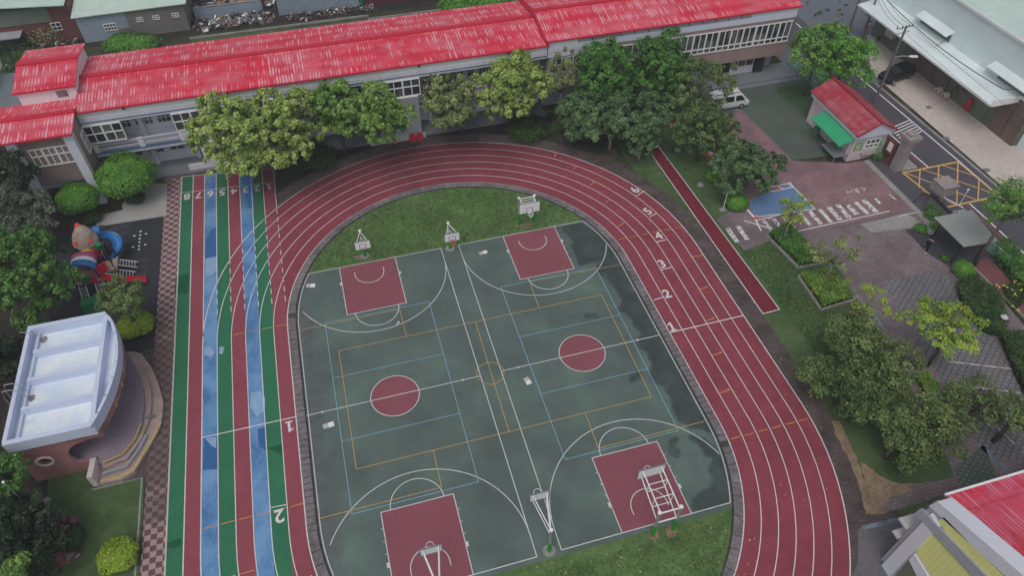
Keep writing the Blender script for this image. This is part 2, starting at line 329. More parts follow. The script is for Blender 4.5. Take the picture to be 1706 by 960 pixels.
def glass():
    m, n, bs = newmat('glass'); co = coords(n)
    b = ramp(n, noise(n, coords(n, (1, 1, .6)), 1.1, 3, .7), [(.38, sc(28, 32, 38)), (.55, sc(52, 60, 66)), (.72, sc(92, 98, 100))])
    xs = N(n, 'ShaderNodeSeparateXYZ'); n.links.new(coords(n), xs.inputs[0]); cv = N(n, 'ShaderNodeCombineXYZ')
    n.links.new(mth(n, 'FLOOR', mth(n, 'MULTIPLY', xs.outputs[0], 1.3)), cv.inputs[0]); n.links.new(mth(n, 'FLOOR', mth(n, 'MULTIPLY', xs.outputs[2], 1.05)), cv.inputs[1])
    wz = N(n, 'ShaderNodeTexWhiteNoise', noise_dimensions='2D'); n.links.new(cv.outputs[0], wz.inputs['Vector'])
    b = mixc(n, ramp(n, wz.outputs['Value'], [(.5, (0, 0, 0)), (.95, (.75, .75, .75))]), b, sc(112, 112, 104))
    n.links.new(b, bs.inputs['Base Color']); bs.inputs['Roughness'].default_value = .12; bs.inputs['Specular IOR Level'].default_value = .6; MATS['glass'] = m
    m, n, bs = newmat('car_glass'); bs.inputs['Base Color'].default_value = (.015, .018, .02, 1); bs.inputs['Roughness'].default_value = .08; MATS['car_glass'] = m
    m, n, bs = newmat('car_black'); bs.inputs['Base Color'].default_value = (.012, .012, .014, 1); bs.inputs['Roughness'].default_value = .35; bs.inputs['Specular IOR Level'].default_value = .3; bs.inputs['Coat Weight'].default_value = .1; MATS['car_black'] = m
    m, n, bs = newmat('car_white'); bs.inputs['Base Color'].default_value = (.8, .81, .83, 1); bs.inputs['Roughness'].default_value = .3; bs.inputs['Coat Weight'].default_value = .5; MATS['car_white'] = m
    m, n, bs = newmat('headlight_glass'); bs.inputs['Base Color'].default_value = (.7, .72, .75, 1); bs.inputs['Roughness'].default_value = .1; MATS['headlight_glass'] = m
    m, n, bs = newmat('rubber'); bs.inputs['Base Color'].default_value = (.02, .02, .02, 1); bs.inputs['Roughness'].default_value = .9; MATS['rubber'] = m
glass()
def foliage(name, c0, c1, c2, accent=None, aamt=0):
    m, n, bs = newmat(name)
    at = N(n, 'ShaderNodeAttribute', attribute_name='tint'); sp = N(n, 'ShaderNodeSeparateColor'); n.links.new(at.outputs['Color'], sp.inputs[0])
    c = ramp(n, sp.outputs[0], [(.05, c0), (.5, c1), (.95, c2)])
    if accent:
        f = ramp(n, sp.outputs[1], [(1 - aamt, (0, 0, 0)), (min(1, 1 - aamt + .01), (1, 1, 1))], 'CONSTANT')
        c = mixc(n, f, c, accent)
    n.links.new(c, bs.inputs['Base Color']); bs.inputs['Roughness'].default_value = .6; bs.inputs['Specular IOR Level'].default_value = .22
    tr = N(n, 'ShaderNodeBsdfTranslucent'); n.links.new(c, tr.inputs['Color'])
    mx = N(n, 'ShaderNodeMixShader'); mx.inputs[0].default_value = .22
    out = n.nodes['Material Output']; n.links.new(bs.outputs[0], mx.inputs[1]); n.links.new(tr.outputs[0], mx.inputs[2]); n.links.new(mx.outputs[0], out.inputs['Surface'])
    MATS[name] = m
K = .60
foliage('leaf_camphor', sc(80, 102, 46, K), sc(122, 144, 62, K), sc(160, 174, 98, K))
foliage('leaf_camphor_green', sc(62, 96, 42, K), sc(94, 130, 54, K), sc(134, 160, 78, K))
foliage('leaf_olive', sc(68, 86, 50, K), sc(102, 116, 66, K), sc(142, 152, 96, K))
foliage('leaf_left', sc(42, 72, 32, K), sc(64, 102, 42, K), sc(98, 134, 60, K))
foliage('leaf_deep', sc(42, 76, 32, K), sc(64, 108, 42, K), sc(98, 140, 60, K))
foliage('leaf_blue', sc(48, 70, 44, K), sc(72, 100, 60, K), sc(104, 130, 84, K))
foliage('leaf_bright', sc(50, 92, 28, K), sc(78, 130, 40, K), sc(110, 158, 60, K))
foliage('leaf_fresh', sc(62, 100, 42, K), sc(88, 132, 52, K), sc(126, 160, 76, K))
foliage('leaf_yellow', sc(84, 108, 26, K), sc(124, 148, 38, K), sc(158, 176, 62, K))
foliage('leaf_planter', sc(60, 90, 32, K), sc(92, 124, 44, K), sc(126, 152, 66, K))
foliage('leaf_drab', sc(60, 78, 44, K), sc(86, 106, 56, K), sc(120, 136, 80, K), sc(128, 98, 50, K), .03)
foliage('leaf_drab_green', sc(48, 66, 38, K), sc(70, 92, 48, K), sc(102, 124, 68, K), sc(136, 134, 54, K), .03)
foliage('leaf_sparse', sc(82, 92, 60, K), sc(112, 124, 76, K), sc(140, 150, 88, K))
foliage('leaf_lime', sc(88, 116, 34, K), sc(118, 148, 48, K), sc(150, 172, 70, K), sc(170, 130, 50, K), .06)
foliage('leaf_hedge', sc(32, 50, 26, K), sc(50, 76, 34, K), sc(76, 104, 50, K))
foliage('leaf_dark', sc(24, 36, 24, K), sc(40, 56, 36, K), sc(62, 80, 50, K))
foliage('leaf_grey', sc(60, 70, 56, K), sc(86, 96, 76, K), sc(110, 118, 98, K))
foliage('leaf_flower', sc(200, 170, 30, K), sc(220, 190, 60, K), sc(230, 200, 90, K))

# ------------------------------------------------------------------ mesh builder
COL = scene.collection
class MB:
    def __init__(s): s.v = []; s.f = []
    def add(s, vs, fs):
        o = len(s.v); s.v += [tuple(p) for p in vs]; s.f += [tuple(i + o for i in f) for f in fs]; return s
    def box(s, x0, x1, y0, y1, z0, z1):
        return s.add([(x0, y0, z0), (x1, y0, z0), (x1, y1, z0), (x0, y1, z0), (x0, y0, z1), (x1, y0, z1), (x1, y1, z1), (x0, y1, z1)],
                     [(0, 3, 2, 1), (4, 5, 6, 7), (0, 1, 5, 4), (1, 2, 6, 5), (2, 3, 7, 6), (3, 0, 4, 7)])
    def obox(s, c, size, rz=0, rx=0, ry=0):
        Mx = Matrix.Translation(c) @ Matrix.Rotation(rz, 4, 'Z') @ Matrix.Rotation(rx, 4, 'X') @ Matrix.Rotation(ry, 4, 'Y')
        a, b, d = (q / 2 for q in size)
        vs = [Mx @ Vector(p) for p in ((-a, -b, -d), (a, -b, -d), (a, b, -d), (-a, b, -d), (-a, -b, d), (a, -b, d), (a, b, d), (-a, b, d))]
        return s.add(vs, [(0, 3, 2, 1), (4, 5, 6, 7), (0, 1, 5, 4), (1, 2, 6, 5), (2, 3, 7, 6), (3, 0, 4, 7)])
    def bar(s, a, b, w, h=None):
        """square bar from a to b"""
        a, b = Vector(a), Vector(b); d = b - a; L = d.length; h = h or w
        q = d.to_track_quat('Y', 'Z').to_matrix().to_4x4(); Mx = Matrix.Translation((a + b) / 2) @ q
        vs = [Mx @ Vector((x * w / 2, y * L / 2, z * h / 2)) for x, y, z in ((-1, -1, -1), (1, -1, -1), (1, 1, -1), (-1, 1, -1), (-1, -1, 1), (1, -1, 1), (1, 1, 1), (-1, 1, 1))]
        return s.add(vs, [(0, 3, 2, 1), (4, 5, 6, 7), (0, 1, 5, 4), (1, 2, 6, 5), (2, 3, 7, 6), (3, 0, 4, 7)])
    def tube(s, pts, rad, n=8, cap=True):
        pts = [Vector(p) for p in pts]; rs = rad if isinstance(rad, (list, tuple)) else [rad] * len(pts)
        rings = []
        for i, p in enumerate(pts):
            d = (pts[min(i + 1, len(pts) - 1)] - pts[max(i - 1, 0)]).normalized()
            up = Vector((0, 0, 1)) if abs(d.z) < .95 else Vector((1, 0, 0))
            x = d.cross(up).normalized(); y = x.cross(d).normalized()
            rings.append([p + (x * math.cos(t) + y * math.sin(t)) * rs[i] for t in (2 * math.pi * k / n for k in range(n))])
        vs = [q for r_ in rings for q in r_]; fs = []
        for i in range(len(pts) - 1):
            for k in range(n):
                fs.append((i * n + k, i * n + (k + 1) % n, (i + 1) * n + (k + 1) % n, (i + 1) * n + k))
        if cap: fs.append(tuple(range(n - 1, -1, -1))); fs.append(tuple((len(pts) - 1) * n + k for k in range(n)))
        return s.add(vs, fs)
    def cyl(s, x, y, z0, z1, r0, r1=None, n=12): return s.tube([(x, y, z0), (x, y, z1)], [r0, r0 if r1 is None else r1], n)
    def prism(s, poly, z0, z1):
        n = len(poly); area = sum(poly[i][0] * poly[(i + 1) % n][1] - poly[(i + 1) % n][0] * poly[i][1] for i in range(n))
        if area < 0: poly = poly[::-1]
        vs = [(x, y, z0) for x, y in poly] + [(x, y, z1) for x, y in poly]
        return s.add(vs, [tuple(range(n - 1, -1, -1)), tuple(range(n, 2 * n))] + [(i, (i + 1) % n, (i + 1) % n + n, i + n) for i in range(n)])
    def flat(s, poly, z):
        n = len(poly); area = sum(poly[i][0] * poly[(i + 1) % n][1] - poly[(i + 1) % n][0] * poly[i][1] for i in range(n))
        if area < 0: poly = poly[::-1]
        return s.add([(x, y, z) for x, y in poly], [tuple(range(n))])
    def vprism(s, poly, axis, a0, a1):
        """polygon in a vertical plane extruded along axis 0 (x) or 1 (y)"""
        mk = (lambda a, q: (a, q[0], q[1])) if axis == 0 else (lambda a, q: (q[0], a, q[1]))
        n = len(poly); vs = [mk(a0, q) for q in poly] + [mk(a1, q) for q in poly]
        return s.add(vs, [tuple(range(n - 1, -1, -1)), tuple(range(n, 2 * n))] + [(i, (i + 1) % n, (i + 1) % n + n, i + n) for i in range(n)])
    def strip(s, pts, w, z, closed=False):
        P = [Vector((p[0], p[1])) for p in pts]; n = len(P); L, Rr = [], []
        for i in range(n):
            if closed: a, b = P[i - 1], P[(i + 1) % n]
            else: a, b = P[max(i - 1, 0)], P[min(i + 1, n - 1)]
            d = (b - a).normalized(); nn = Vector((-d.y, d.x)) * (w / 2); L.append(P[i] + nn); Rr.append(P[i] - nn)
        vs = [(p.x, p.y, z) for p in L] + [(p.x, p.y, z) for p in Rr]
        m = n if closed else n - 1
        return s.add(vs, [(n + i, n + (i + 1) % n, (i + 1) % n, i) for i in range(m)])
    def ring(s, inner, outer, z):
        n = len(inner); return s.add([(x, y, z) for x, y in inner] + [(x, y, z) for x, y in outer], [(i, n + i, n + (i + 1) % n, (i + 1) % n) for i in range(n)])
    def build(s, name, mat, parent=None, smooth=False, fix=True):
        me = bpy.data.meshes.new(name); me.from_pydata(s.v, [], s.f); me.update()
        if fix:
            bm = bmesh.new(); bm.from_mesh(me); bmesh.ops.recalc_face_normals(bm, faces=bm.faces); bm.to_mesh(me); bm.free()
        if smooth:
            for p in me.polygons: p.use_smooth = True
        o = bpy.data.objects.new(name, me); COL.objects.link(o); me.materials.append(M(mat) if isinstance(mat, str) else mat)
        if parent is not None: o.parent = parent; o.matrix_parent_inverse = parent_inv(parent)
        return o
def world_mat(o):
    m = Matrix.LocRotScale(o.location, o.rotation_euler, o.scale)
    return (world_mat(o.parent) @ o.matrix_parent_inverse @ m) if o.parent else m
def parent_inv(p): return world_mat(p).inverted()
def tag(o, label, cat, group=None):
    o['label'] = label; o['category'] = cat
    if group: o['group'] = group
    return o
def struct(o, kind='structure'): o['kind'] = kind; return o
def empty(name, loc, label, cat, group=None, rz=0):
    o = bpy.data.objects.new(name, None); COL.objects.link(o); o.location = loc; o.rotation_euler = (0, 0, rz); o.empty_display_size = .3
    return tag(o, label, cat, group)
def copy_thing(o, loc, label, rz=None, group=None):
    def rec(src, par):
        c = src.copy(); COL.objects.link(c)
        if par is not None: c.parent = par; c.matrix_parent_inverse = src.matrix_parent_inverse.copy()
        for ch in list(src.children): rec(ch, c)
        return c
    r = rec(o, None); r.location = loc
    if rz is not None: r.rotation_euler = (0, 0, rz)
    r['label'] = label
    if group: r['group'] = group
    return r
def local(name, label, cat, group=None):
    """thing modelled around the origin, moved into place afterwards"""
    return empty(name, (0, 0, 0), label, cat, group)
def arc(cx, cy, r, a0, a1, n=32): return [(cx + r * math.cos(R(a0 + (a1 - a0) * i / n)), cy + r * math.sin(R(a0 + (a1 - a0) * i / n))) for i in range(n + 1)]
CXT, YC, R0, LW = .1, 8.7, 14.78, 1.1
def oval(r, n=48):
    top = arc(CXT, YC, r, 0, 180, n); bot = arc(CXT, -YC, r, 180, 360, n); return top + bot

# ------------------------------------------------------------------ ground and paving (each sheet ~4 mm above the last)
Z = lambda k: .004 * k
RAG = {'sand_soil': .09, 'wet_patch': .13, 'turf_soft': .2, 'soil_dark': .2}
def ragged(P, amp, step=.28, seed=1):
    rnd = random.Random(seed + len(P)); out = []; off = 0
    for i in range(len(P)):
        a, c = Vector(P[i]), Vector(P[(i + 1) % len(P)]); L = (c - a).length; n = max(1, min(60, int(L / step))); d = (c - a).normalized() if L > 0 else Vector((1, 0)); nn = Vector((-d.y, d.x))
        for k in range(n):
            off = off * .6 + rnd.uniform(-1, 1) * amp; q = a + (c - a) * (k / n) + nn * off; out.append((q.x, q.y))
    return out
def sheet(name, poly, k, mat, px=False):
    P = Gs(poly) if px else poly
    if mat in RAG and px: P = ragged(P, RAG[mat])
    b = MB(); b.flat(P, Z(k)); return struct(b.build(name, mat))
sheet('ground', [(-160, -120), (240, -120), (240, 240), (-160, 240)], 0, 'grass_rough')
sheet('grass_lawn', [(21, -18.5), (33, -18.5), (33, 33), (-26, 33), (-26, 29), (20, 29)], 1, 'grass_lawn')
sheet('grass_lawn', [(-36, -12), (-25, -12), (-25, 10.5), (-27, 10.5), (-36, -.2)], 1, 'grass_lawn')
sheet('soil', [(-60, -14), (-29, -14), (-31.2, -3), (-32, 10), (-33.4, 30), (-60, 31)], 2, 'soil_dark')
sheet('soil', [(-14.4, 31), (-14.4, 24.6), (-10, 28.0), (-4, 29.8), (5, 30.3), (13, 29.4), (16, 31.5), (16, 32.4), (-14.4, 32.4)], 2, 'soil_dark')
b = MB(); b.ring(oval(21.4), oval(22.95), Z(3)); struct(b.build('surround_paving', 'surround_brick'))
# south-east widening of the surround and the sandy path
sheet('surround_paving', [(1400, 735), (1426, 785), (1450, 860), (1500, 850), (1430, 1000), (1400, 1000), (1380, 800)], 4, 'surround_brick', True)
sheet('sand_path', [(1387, 700), (1398, 702), (1418, 745), (1432, 775), (1447, 828), (1480, 812), (1522, 806), (1515, 840), (1470, 858), (1440, 858), (1428, 800), (1408, 755), (1390, 722)], 5, 'sand_soil', True)
sheet('sand_path', [(1434, 770), (1462, 790), (1478, 800), (1520, 815), (1500, 828), (1470, 838), (1446, 830)], 11, 'sand_soil', True)
sheet('brick_path', [(1472, 852), (1480, 825), (1520, 808), (1590, 797), (1604, 812), (1560, 830), (1500, 850)], 10, 'brown_brick', True)
sheet('turf_paving', [(1590, 780), (1640, 740), (1660, 800), (1600, 818)], 9, 'turf_paver', True)
sheet('concrete_apron', [(1430, 882), (1500, 862), (1600, 818), (1720, 790), (1900, 1000), (1700, 1150), (1400, 1000), (1428, 940)], 12, 'concrete_apron', True)
sheet('drain_channel', [(1438, 884), (1436, 877), (1520, 858), (1590, 830), (1700, 790), (1700, 798), (1592, 838), (1522, 866)], 13, 'drain_edge_blue', True)
# track
b = MB(); b.ring(oval(R0 - .05), oval(21.45), Z(7)); struct(b.build('running_track', 'track_red'))
LX = [-14.65 - LW * i for i in range(7)] + [-22.33, -23.4]
names = ['lane_red', 'lane_green', 'lane_blue', 'lane_red', 'lane_green', 'lane_blue', 'lane_red', 'lane_green']
tops = [30.5, 30.6, 30.75, 30.9, 31.05, 31.2, 31.4, 31.6]
for i in range(8):
    sheet('sprint_lane', [(LX[i + 1], -40), (LX[i], -40), (LX[i], tops[i]), (LX[i + 1], tops[i])], 8, names[i])
# repaired / faded patches in the coloured lanes
def patch(pts, mat, k=9): sheet('lane_patch', pts, k, mat, True)
patch([(340, 730), (362, 728), (363, 783), (338, 784)], 'patch_blue_dark')
patch([(342, 731), (361, 729), (360, 748), (352, 743)], 'patch_blue_pale', 10)
patch([(418, 655), (434, 652), (442, 664), (441, 686), (428, 694), (417, 680)], 'patch_blue_pale')
patch([(343, 432), (360, 428), (362, 450), (352, 460), (342, 458)], 'patch_blue_pale')
patch([(343, 400), (351, 385), (361, 378), (363, 428), (342, 430)], 'patch_blue_dark')
patch([(401, 292), (422, 290), (424, 350), (413, 345), (403, 300)], 'patch_blue_dark')
patch([(429, 716), (442, 712), (444, 752), (432, 745)], 'patch_blue_dark')
patch([(445, 748), (470, 740), (472, 762), (455, 752)], 'patch_green_dark')
patch([(293, 461), (316, 455), (313, 490), (291, 490)], 'patch_green_dark')
patch([(278, 905), (303, 898), (302, 912), (277, 916)], 'patch_green_dark')
patch([(366, 578), (374, 579), (371, 591), (365, 590)], 'patch_blue_pale')
patch([(340, 580), (350, 578), (358, 588), (352, 596), (341, 592)], 'patch_blue_pale')
# infield
b = MB(); b.ring(oval(14.0), oval(R0 - .02), Z(12)); struct(b.build('curb_base', 'curb_base_stone'))
inn = oval(14.02)
sheet('infield_grass', inn, 5, 'grass_infield')
def clip_poly(r, y0, y1):
    """part of the oval of radius r between y0 and y1"""
    o = []
    for s in (1, -1):
        ys = [y0 + (y1 - y0) * i / 24 for i in range(25)]
        if s < 0: ys = ys[::-1]
        for y in ys:
            dy = abs(y) - YC; x = r if dy <= 0 else math.sqrt(max(r * r - dy * dy, 0)); o.append((CXT + s * x, y))
    return o
sheet('sports_court', clip_poly(14.02, -14.95, 14.65), 8, 'court_green')
for cx in (-7.409, 7.409):
    for s in (1, -1):
        y0, y1 = sorted((s * 14.6, s * 8.95)); sheet('court_key', [(cx - 2.45, y0), (cx + 2.45, y0), (cx + 2.45, y1), (cx - 2.45, y1)], 11, 'court_red')
    sheet('centre_circle', arc(cx, 0, 1.81, 0, 360, 48)[:-1], 11, 'court_red')
# damp patches on the court
def grow(P, d):
    n = len(P); ar = sum(P[i][0] * P[(i + 1) % n][1] - P[(i + 1) % n][0] * P[i][1] for i in range(n)); s = 1 if ar > 0 else -1; o = []
    for i in range(n):
        a, c = Vector(P[i - 1]), Vector(P[(i + 1) % n]); t = (c - a).normalized(); o.append((P[i][0] + t.y * d * s, P[i][1] - t.x * d * s))
    return o
WETP = []
def wetp(pts): WETP.append(np.array(Gs(pts)))
wetp([(937, 377), (968, 371), (990, 385), (1012, 402), (1034, 440), (1060, 480), (1105, 556), (1140, 620), (1180, 690), (1200, 720), (1192, 712), (1185, 726), (1168, 716), (1150, 718), (1126, 700),
      (1118, 680), (1116, 665), (1102, 645), (1088, 640), (1080, 622), (1083, 606), (1078, 592), (1062, 580), (1060, 566), (1068, 556), (1054, 545), (1050, 532), (1040, 522), (1025, 518), (1035, 500),
      (1022, 480), (1012, 468), (998, 460), (990, 448), (1000, 436), (982, 440), (965, 446), (958, 428), (950, 410), (955, 405), (944, 392), (935, 386)])
wetp([(973, 525), (982, 520), (994, 522), (1001, 531), (990, 532), (976, 530)])
wetp([(1050, 625), (1062, 615), (1072, 622), (1066, 634), (1052, 640), (1047, 634)])
wetp([(1114, 732), (1124, 728), (1134, 730), (1128, 742), (1136, 756), (1130, 766), (1116, 760), (1110, 745)])
wetp([(1142, 730), (1160, 740), (1172, 752), (1168, 762), (1185, 765), (1178, 778), (1184, 796), (1183, 812), (1160, 820), (1148, 836), (1152, 850), (1160, 858), (1224, 838), (1215, 800), (1208, 765), (1190, 745), (1172, 730), (1150, 722)])
def damp_court():
    """a gridded court surface carrying how damp each point is; replaces the plain sheet"""
    st = .16; xs = np.arange(-13.95, 14.2, st); ys = np.arange(-14.95, 14.66, st); X, Y = np.meshgrid(xs, ys); P = np.stack([X.ravel(), Y.ravel()], 1); best = np.full(len(P), -9.0)
    for poly in WETP:
        ins = np.zeros(len(P), bool); dist = np.full(len(P), 9.0); n = len(poly)
        for i in range(n):
            p, q = poly[i], poly[(i + 1) % n]; ins ^= ((p[1] > P[:, 1]) != (q[1] > P[:, 1])) & (P[:, 0] < (q[0] - p[0]) * (P[:, 1] - p[1]) / (q[1] - p[1] + 1e-12) + p[0])
            d = q - p; t = np.clip(((P - p) @ d) / (d @ d + 1e-9), 0, 1); dist = np.minimum(dist, np.linalg.norm(P - (p + t[:, None] * d), axis=1))
        best = np.maximum(best, np.where(ins, dist, -dist))
    ny, nx = X.shape; dy = np.maximum(np.abs(P[:, 1]) - YC, 0); lim = np.sqrt(np.maximum(14.02 ** 2 - dy ** 2, 0)); ok = (np.abs(P[:, 0] - CXT) < lim - .0).reshape(ny, nx)
    me = bpy.data.meshes.new('court_surface'); idx = np.arange(ny * nx).reshape(ny, nx)
    m = ok[:-1, :-1] & ok[1:, :-1] & ok[:-1, 1:] & ok[1:, 1:] & (X[:-1, :-1] > 3.0)
    F_ = np.stack([idx[:-1, :-1][m], idx[:-1, 1:][m], idx[1:, 1:][m], idx[1:, :-1][m]], 1)
    used = np.unique(F_); re_ = np.full(ny * nx, -1); re_[used] = np.arange(len(used)); V = P[used]
    me.from_pydata([(x, y, Z(10)) for x, y in V], [], re_[F_].tolist()); at = me.attributes.new('damp', 'FLOAT', 'POINT'); at.data.foreach_set('value', np.clip(.5 + best[used] / 1.6, 0, 1).astype(np.float32))
    o = bpy.data.objects.new('court_surface', me); COL.objects.link(o); me.materials.append(M('court_damp')); struct(o)
    return o
damp_court()
# bare soil rings round the hoop posts
for pts in ([(868, 378), (872, 370), (884, 372), (890, 376), (880, 382), (866, 383)], [(1082, 888), (1092, 882), (1098, 896), (1092, 908), (1086, 898)], [(1108, 882), (1116, 884), (1126, 892), (1118, 899), (1108, 894)],
            [(588, 428), (600, 424), (616, 424), (622, 430), (606, 436), (592, 434)]):
    sheet('bare_soil', pts, 7, 'sand_soil', True)
# kerb stones: low concrete blocks round the infield
b = MB(); pts = oval(14.42, 60); n = 0
path = []
for i in range(len(pts)):
    a, c = Vector(pts[i]), Vector(pts[(i + 1) % len(pts)]); L = (c - a).length
    path.append((a, c, L))
tot = sum(p[2] for p in path); step = .52; d = 0; random.seed(4)
flat_pts = []
for a, c, L in path:
    k = 0
    while k < L:
        flat_pts.append((a + (c - a) * (k / L), (c - a).normalized())); k += .05
dist = 0; last = -9
for i, (p, t) in enumerate(flat_pts):
    if i % 10 == 0:
        if p.y < -30: continue
        h = random.choice([.09, .1, .11]); w = .60
        if random.random() < .04: continue
        b.obox((p.x, p.y, h / 2 + .02), (.44, w, h), math.atan2(t.y, t.x) + random.uniform(-.02, .02))
struct(b.build('curb_stones', 'curb_stone'))
# ------------------------------------------------------------------ painted lines
b = MB(); zl = Z(13)
for i in range(7):
    r = R0 + LW * i
    b.strip(oval(r, 64), .062 if 0 < i < 6 else .08, zl, True)
for i in range(0, 9):
    x = LX[i]; yt = tops[min(i, 7)]
    if i >= 7: b.strip([(x, -40), (x, yt)], .075, zl)
    else:
        r = abs(x - CXT)
        y_solid = YC + math.sqrt(max(21.38 ** 2 - r * r, 0))
        b.strip([(x, y_solid), (x, yt)], .07, zl)
        for s in (1, -1):
            y = YC + 3.2
            while y < y_solid - .3:
                b.strip([(x, s * y), (x, s * min(y + .62, y_solid))], .065, zl); y += 1.15
b.strip([(LX[8], 31.6), (LX[0], 30.5)], .07, zl + .001)
b.strip([(LX[8], 29.0), (LX[0], 28.25)], .06, zl + .001)
b.strip([(-21.25, .15), (-14.65, .12)], .08, zl + .001)
b.strip([Gs([(452, 847)])[0], Gs([(477, 842)])[0]], .07, zl + .001)
b.strip([(14.9, 0.0), (21.45, .04)], .09, zl + .001)
for a, c in (((1089, 500.5), (1107, 495.5)), ((1100, 451), (1118, 446)), ((1092.5, 404), (1110, 400)), ((1082, 362), (1094, 356)), ((1061, 327), (1073, 318.5))):
    b.strip(Gs([a, c]), .09, zl + .001)
struct(b.build('track_lines', 'line_white'))
b = MB()
for k in range(6):      # yellow relay dashes on the right straight and bends
    pass
for a, c in [((1153, 429), (1171, 426)), ((1165, 483), (1179, 479)), ((1176, 536), (1190, 531)), ((1187, 593), (1203, 588)), ((1199, 656), (1216, 650)), ((1029, 378), (1040, 372)), ((1008, 338), (1018, 333)),
             ((982, 310), (990, 304)), ((954, 284), (960, 278)), ((923, 263), (927, 257))]:
    P = Gs([a, c]); b.strip(P, .07, zl + .001); q = Vector(P[1]) - Vector(P[0]); q.normalize(); nn = Vector((-q.y, q.x)); e = Vector(P[1])
    b.strip([tuple(e), tuple(e - q * .18 + nn * .16)], .05, zl + .002)
for y, x0, x1 in ((11.35, 14.9, 21.4), (-10.2, 14.9, 21.2)):
    for i in range(6): b.strip([(15.0 + LW * i, y), (15.0 + LW * i + .75, y)], .06, zl + .001)
for y, ks in ((9.3, (0, 1, 2, 3)), (-6.9, (0, 1, 2, 3, 4, 5)), (-10.6, (3, 4))):
    for i in ks: b.strip([(-14.75 - LW * i, y), (-14.75 - LW * i - .85, y - .02)], .06, zl + .001)
struct(b.build('track_dashes', 'line_orange'))
def glyph(txt, x, y, size, rz, k=14, mat='line_white', sx=1):
    if txt == '1':
        s_ = size; b = MB(); P = [(-.07, -.34), (-.07, .20), (-.22, .12), (-.22, .22), (-.02, .36), (.07, .36), (.07, -.34)]
        b.flat([(px_ * s_, py_ * s_) for px_, py_ in P], 0); b.flat([(-.2 * s_, -.36 * s_), (.2 * s_, -.36 * s_), (.2 * s_, -.26 * s_), (-.2 * s_, -.26 * s_)], .0008)
        o = b.build('lane_number', mat); o.location = (x, y, Z(k)); o.rotation_euler = (0, 0, rz); return struct(o)
    cu = bpy.data.curves.new('lane_number', 'FONT'); cu.body = txt; cu.size = size; cu.align_x = 'CENTER'; cu.align_y = 'CENTER'; cu.offset = size * .022; cu.fill_mode = 'FRONT'
    t = bpy.data.objects.new('tmp', cu); COL.objects.link(t); bpy.context.view_layer.update()
    me = bpy.data.meshes.new_from_object(t.evaluated_get(bpy.context.evaluated_depsgraph_get())); bpy.data.objects.remove(t)
    o = bpy.data.objects.new('lane_number', me); COL.objects.link(o); o.location = (x, y, Z(k)); o.rotation_euler = (0, 0, rz); o.scale = (sx, 1, 1)
    me.materials.clear(); me.materials.append(M(mat)); struct(o); return o
for i, (u, v) in enumerate([(437, 304), (425, 308), (410, 309.5), (389, 314.5), (371.5, 317), (352, 320.5), (331, 324), (312.5, 327)]):
    p = G(u, v); glyph(str(i + 1), (LX[i] + LX[i + 1]) / 2, 28.62 - .0 + (28.25 - 28.62) * 0 - .95 + .09 * i, 1.25, math.pi)
p = G(482, 712); glyph('1', p.x, p.y, 1.3, math.pi); p = G(465.5, 860); glyph('2', p.x, p.y, 1.35, math.pi)
for t, (u, v), rz in (('1', (1119, 545), 0), ('2', (1111, 491), .02), ('3', (1103, 441), .06), ('4', (1097.5, 394), .12), ('5', (1079.5, 353), .38), ('6', (1058, 317.5), .62)):
    p = G(u, v); glyph(t, p.x, p.y, 1.3, rz)
# court lines
b = MB(); zc = Z(12); W = .065
H, HW, C0 = 14.6, 6.592, 7.409
def carc(cx, cy, r, a0, a1, n=40): b.strip(arc(cx, cy, r, a0, a1, n), W, zc)
for cx in (-C0, C0):
    inner = -1 if cx > 0 else 1
    xs_in = cx + inner * HW; xs_out = cx - inner * HW
    b.strip([(xs_in, -H), (xs_in, H)], W, zc)
    # outer side line follows the kerb at the corners
    lim = []
    for i in range(61):
        y = -H + 2 * H * i / 60; dy = abs(y) - YC; rr = 13.9; xm = rr if dy <= 0 else math.sqrt(rr * rr - dy * dy)
        xl = CXT + (xm if cx > 0 else -xm); x = min(xs_out, xl) if cx > 0 else max(xs_out, xl)
        lim.append((x, y))
    b.strip(lim, W, zc)
    for s in (1, -1):
        b.strip([(xs_in, s * H), (lim[-1 if s > 0 else 0][0], s * H)], W, zc + .001)
        b.strip([(cx - 2.45, s * H), (cx - 2.45, s * 8.95)], W, zc + .002); b.strip([(cx + 2.45, s * H), (cx + 2.45, s * 8.95)], W, zc + .002)
        b.strip([(cx - 2.48, s * 8.95), (cx + 2.48, s * 8.95)], W, zc + .003)
        a0 = 0 if s < 0 else 180; b.strip(arc(cx, s * 8.95, 1.8, a0, a0 + 180, 24), W, zc + .004)
        cy = s * 13.35; b.strip(arc(cx, cy, 1.25, a0, a0 + 180, 24), W, zc + .004)
        for q in (-1, 1):
            b.strip([(cx + q * 1.25, cy), (cx + q * 1.25, cy + s * .3)], W, zc + .0045)
            for d_ in (2.75, 3.6, 4.5): b.strip([(cx + q * 2.5, s * (H - d_)), (cx + q * 2.62, s * (H - d_))], .05, zc + .004)
            b.strip([(cx + q * 2.55, s * (H - 1.85)), (cx + q * 2.55, s * (H - 2.2))], .16, zc + .0045)
        # three point arc
        P = arc(cx, cy - s * .15, 6.6, a0, a0 + 180, 48)
        P = [p for p in P if abs(p[0] - CXT) < 13.6]
        b.strip(P, W, zc + .005)
    b.strip(arc(cx, 0, 1.81, 0, 360, 48)[:-1], W, zc + .001, True)
b.strip([(-13.95, 0), (-.82, 0)], W, zc + .006); b.strip([(.82, 0), (14.0, 0)], W, zc + .006)
for x in (-12.8, -2.2, 2.2, 13.0 - .9): b.flat(arc(x, 0, .09, 0, 360, 10)[:-1], zc + .0072)
struct(b.build('basketball_lines', 'line_white_thin'))
b = MB(); zc2 = Z(12) + .009; W2 = .05
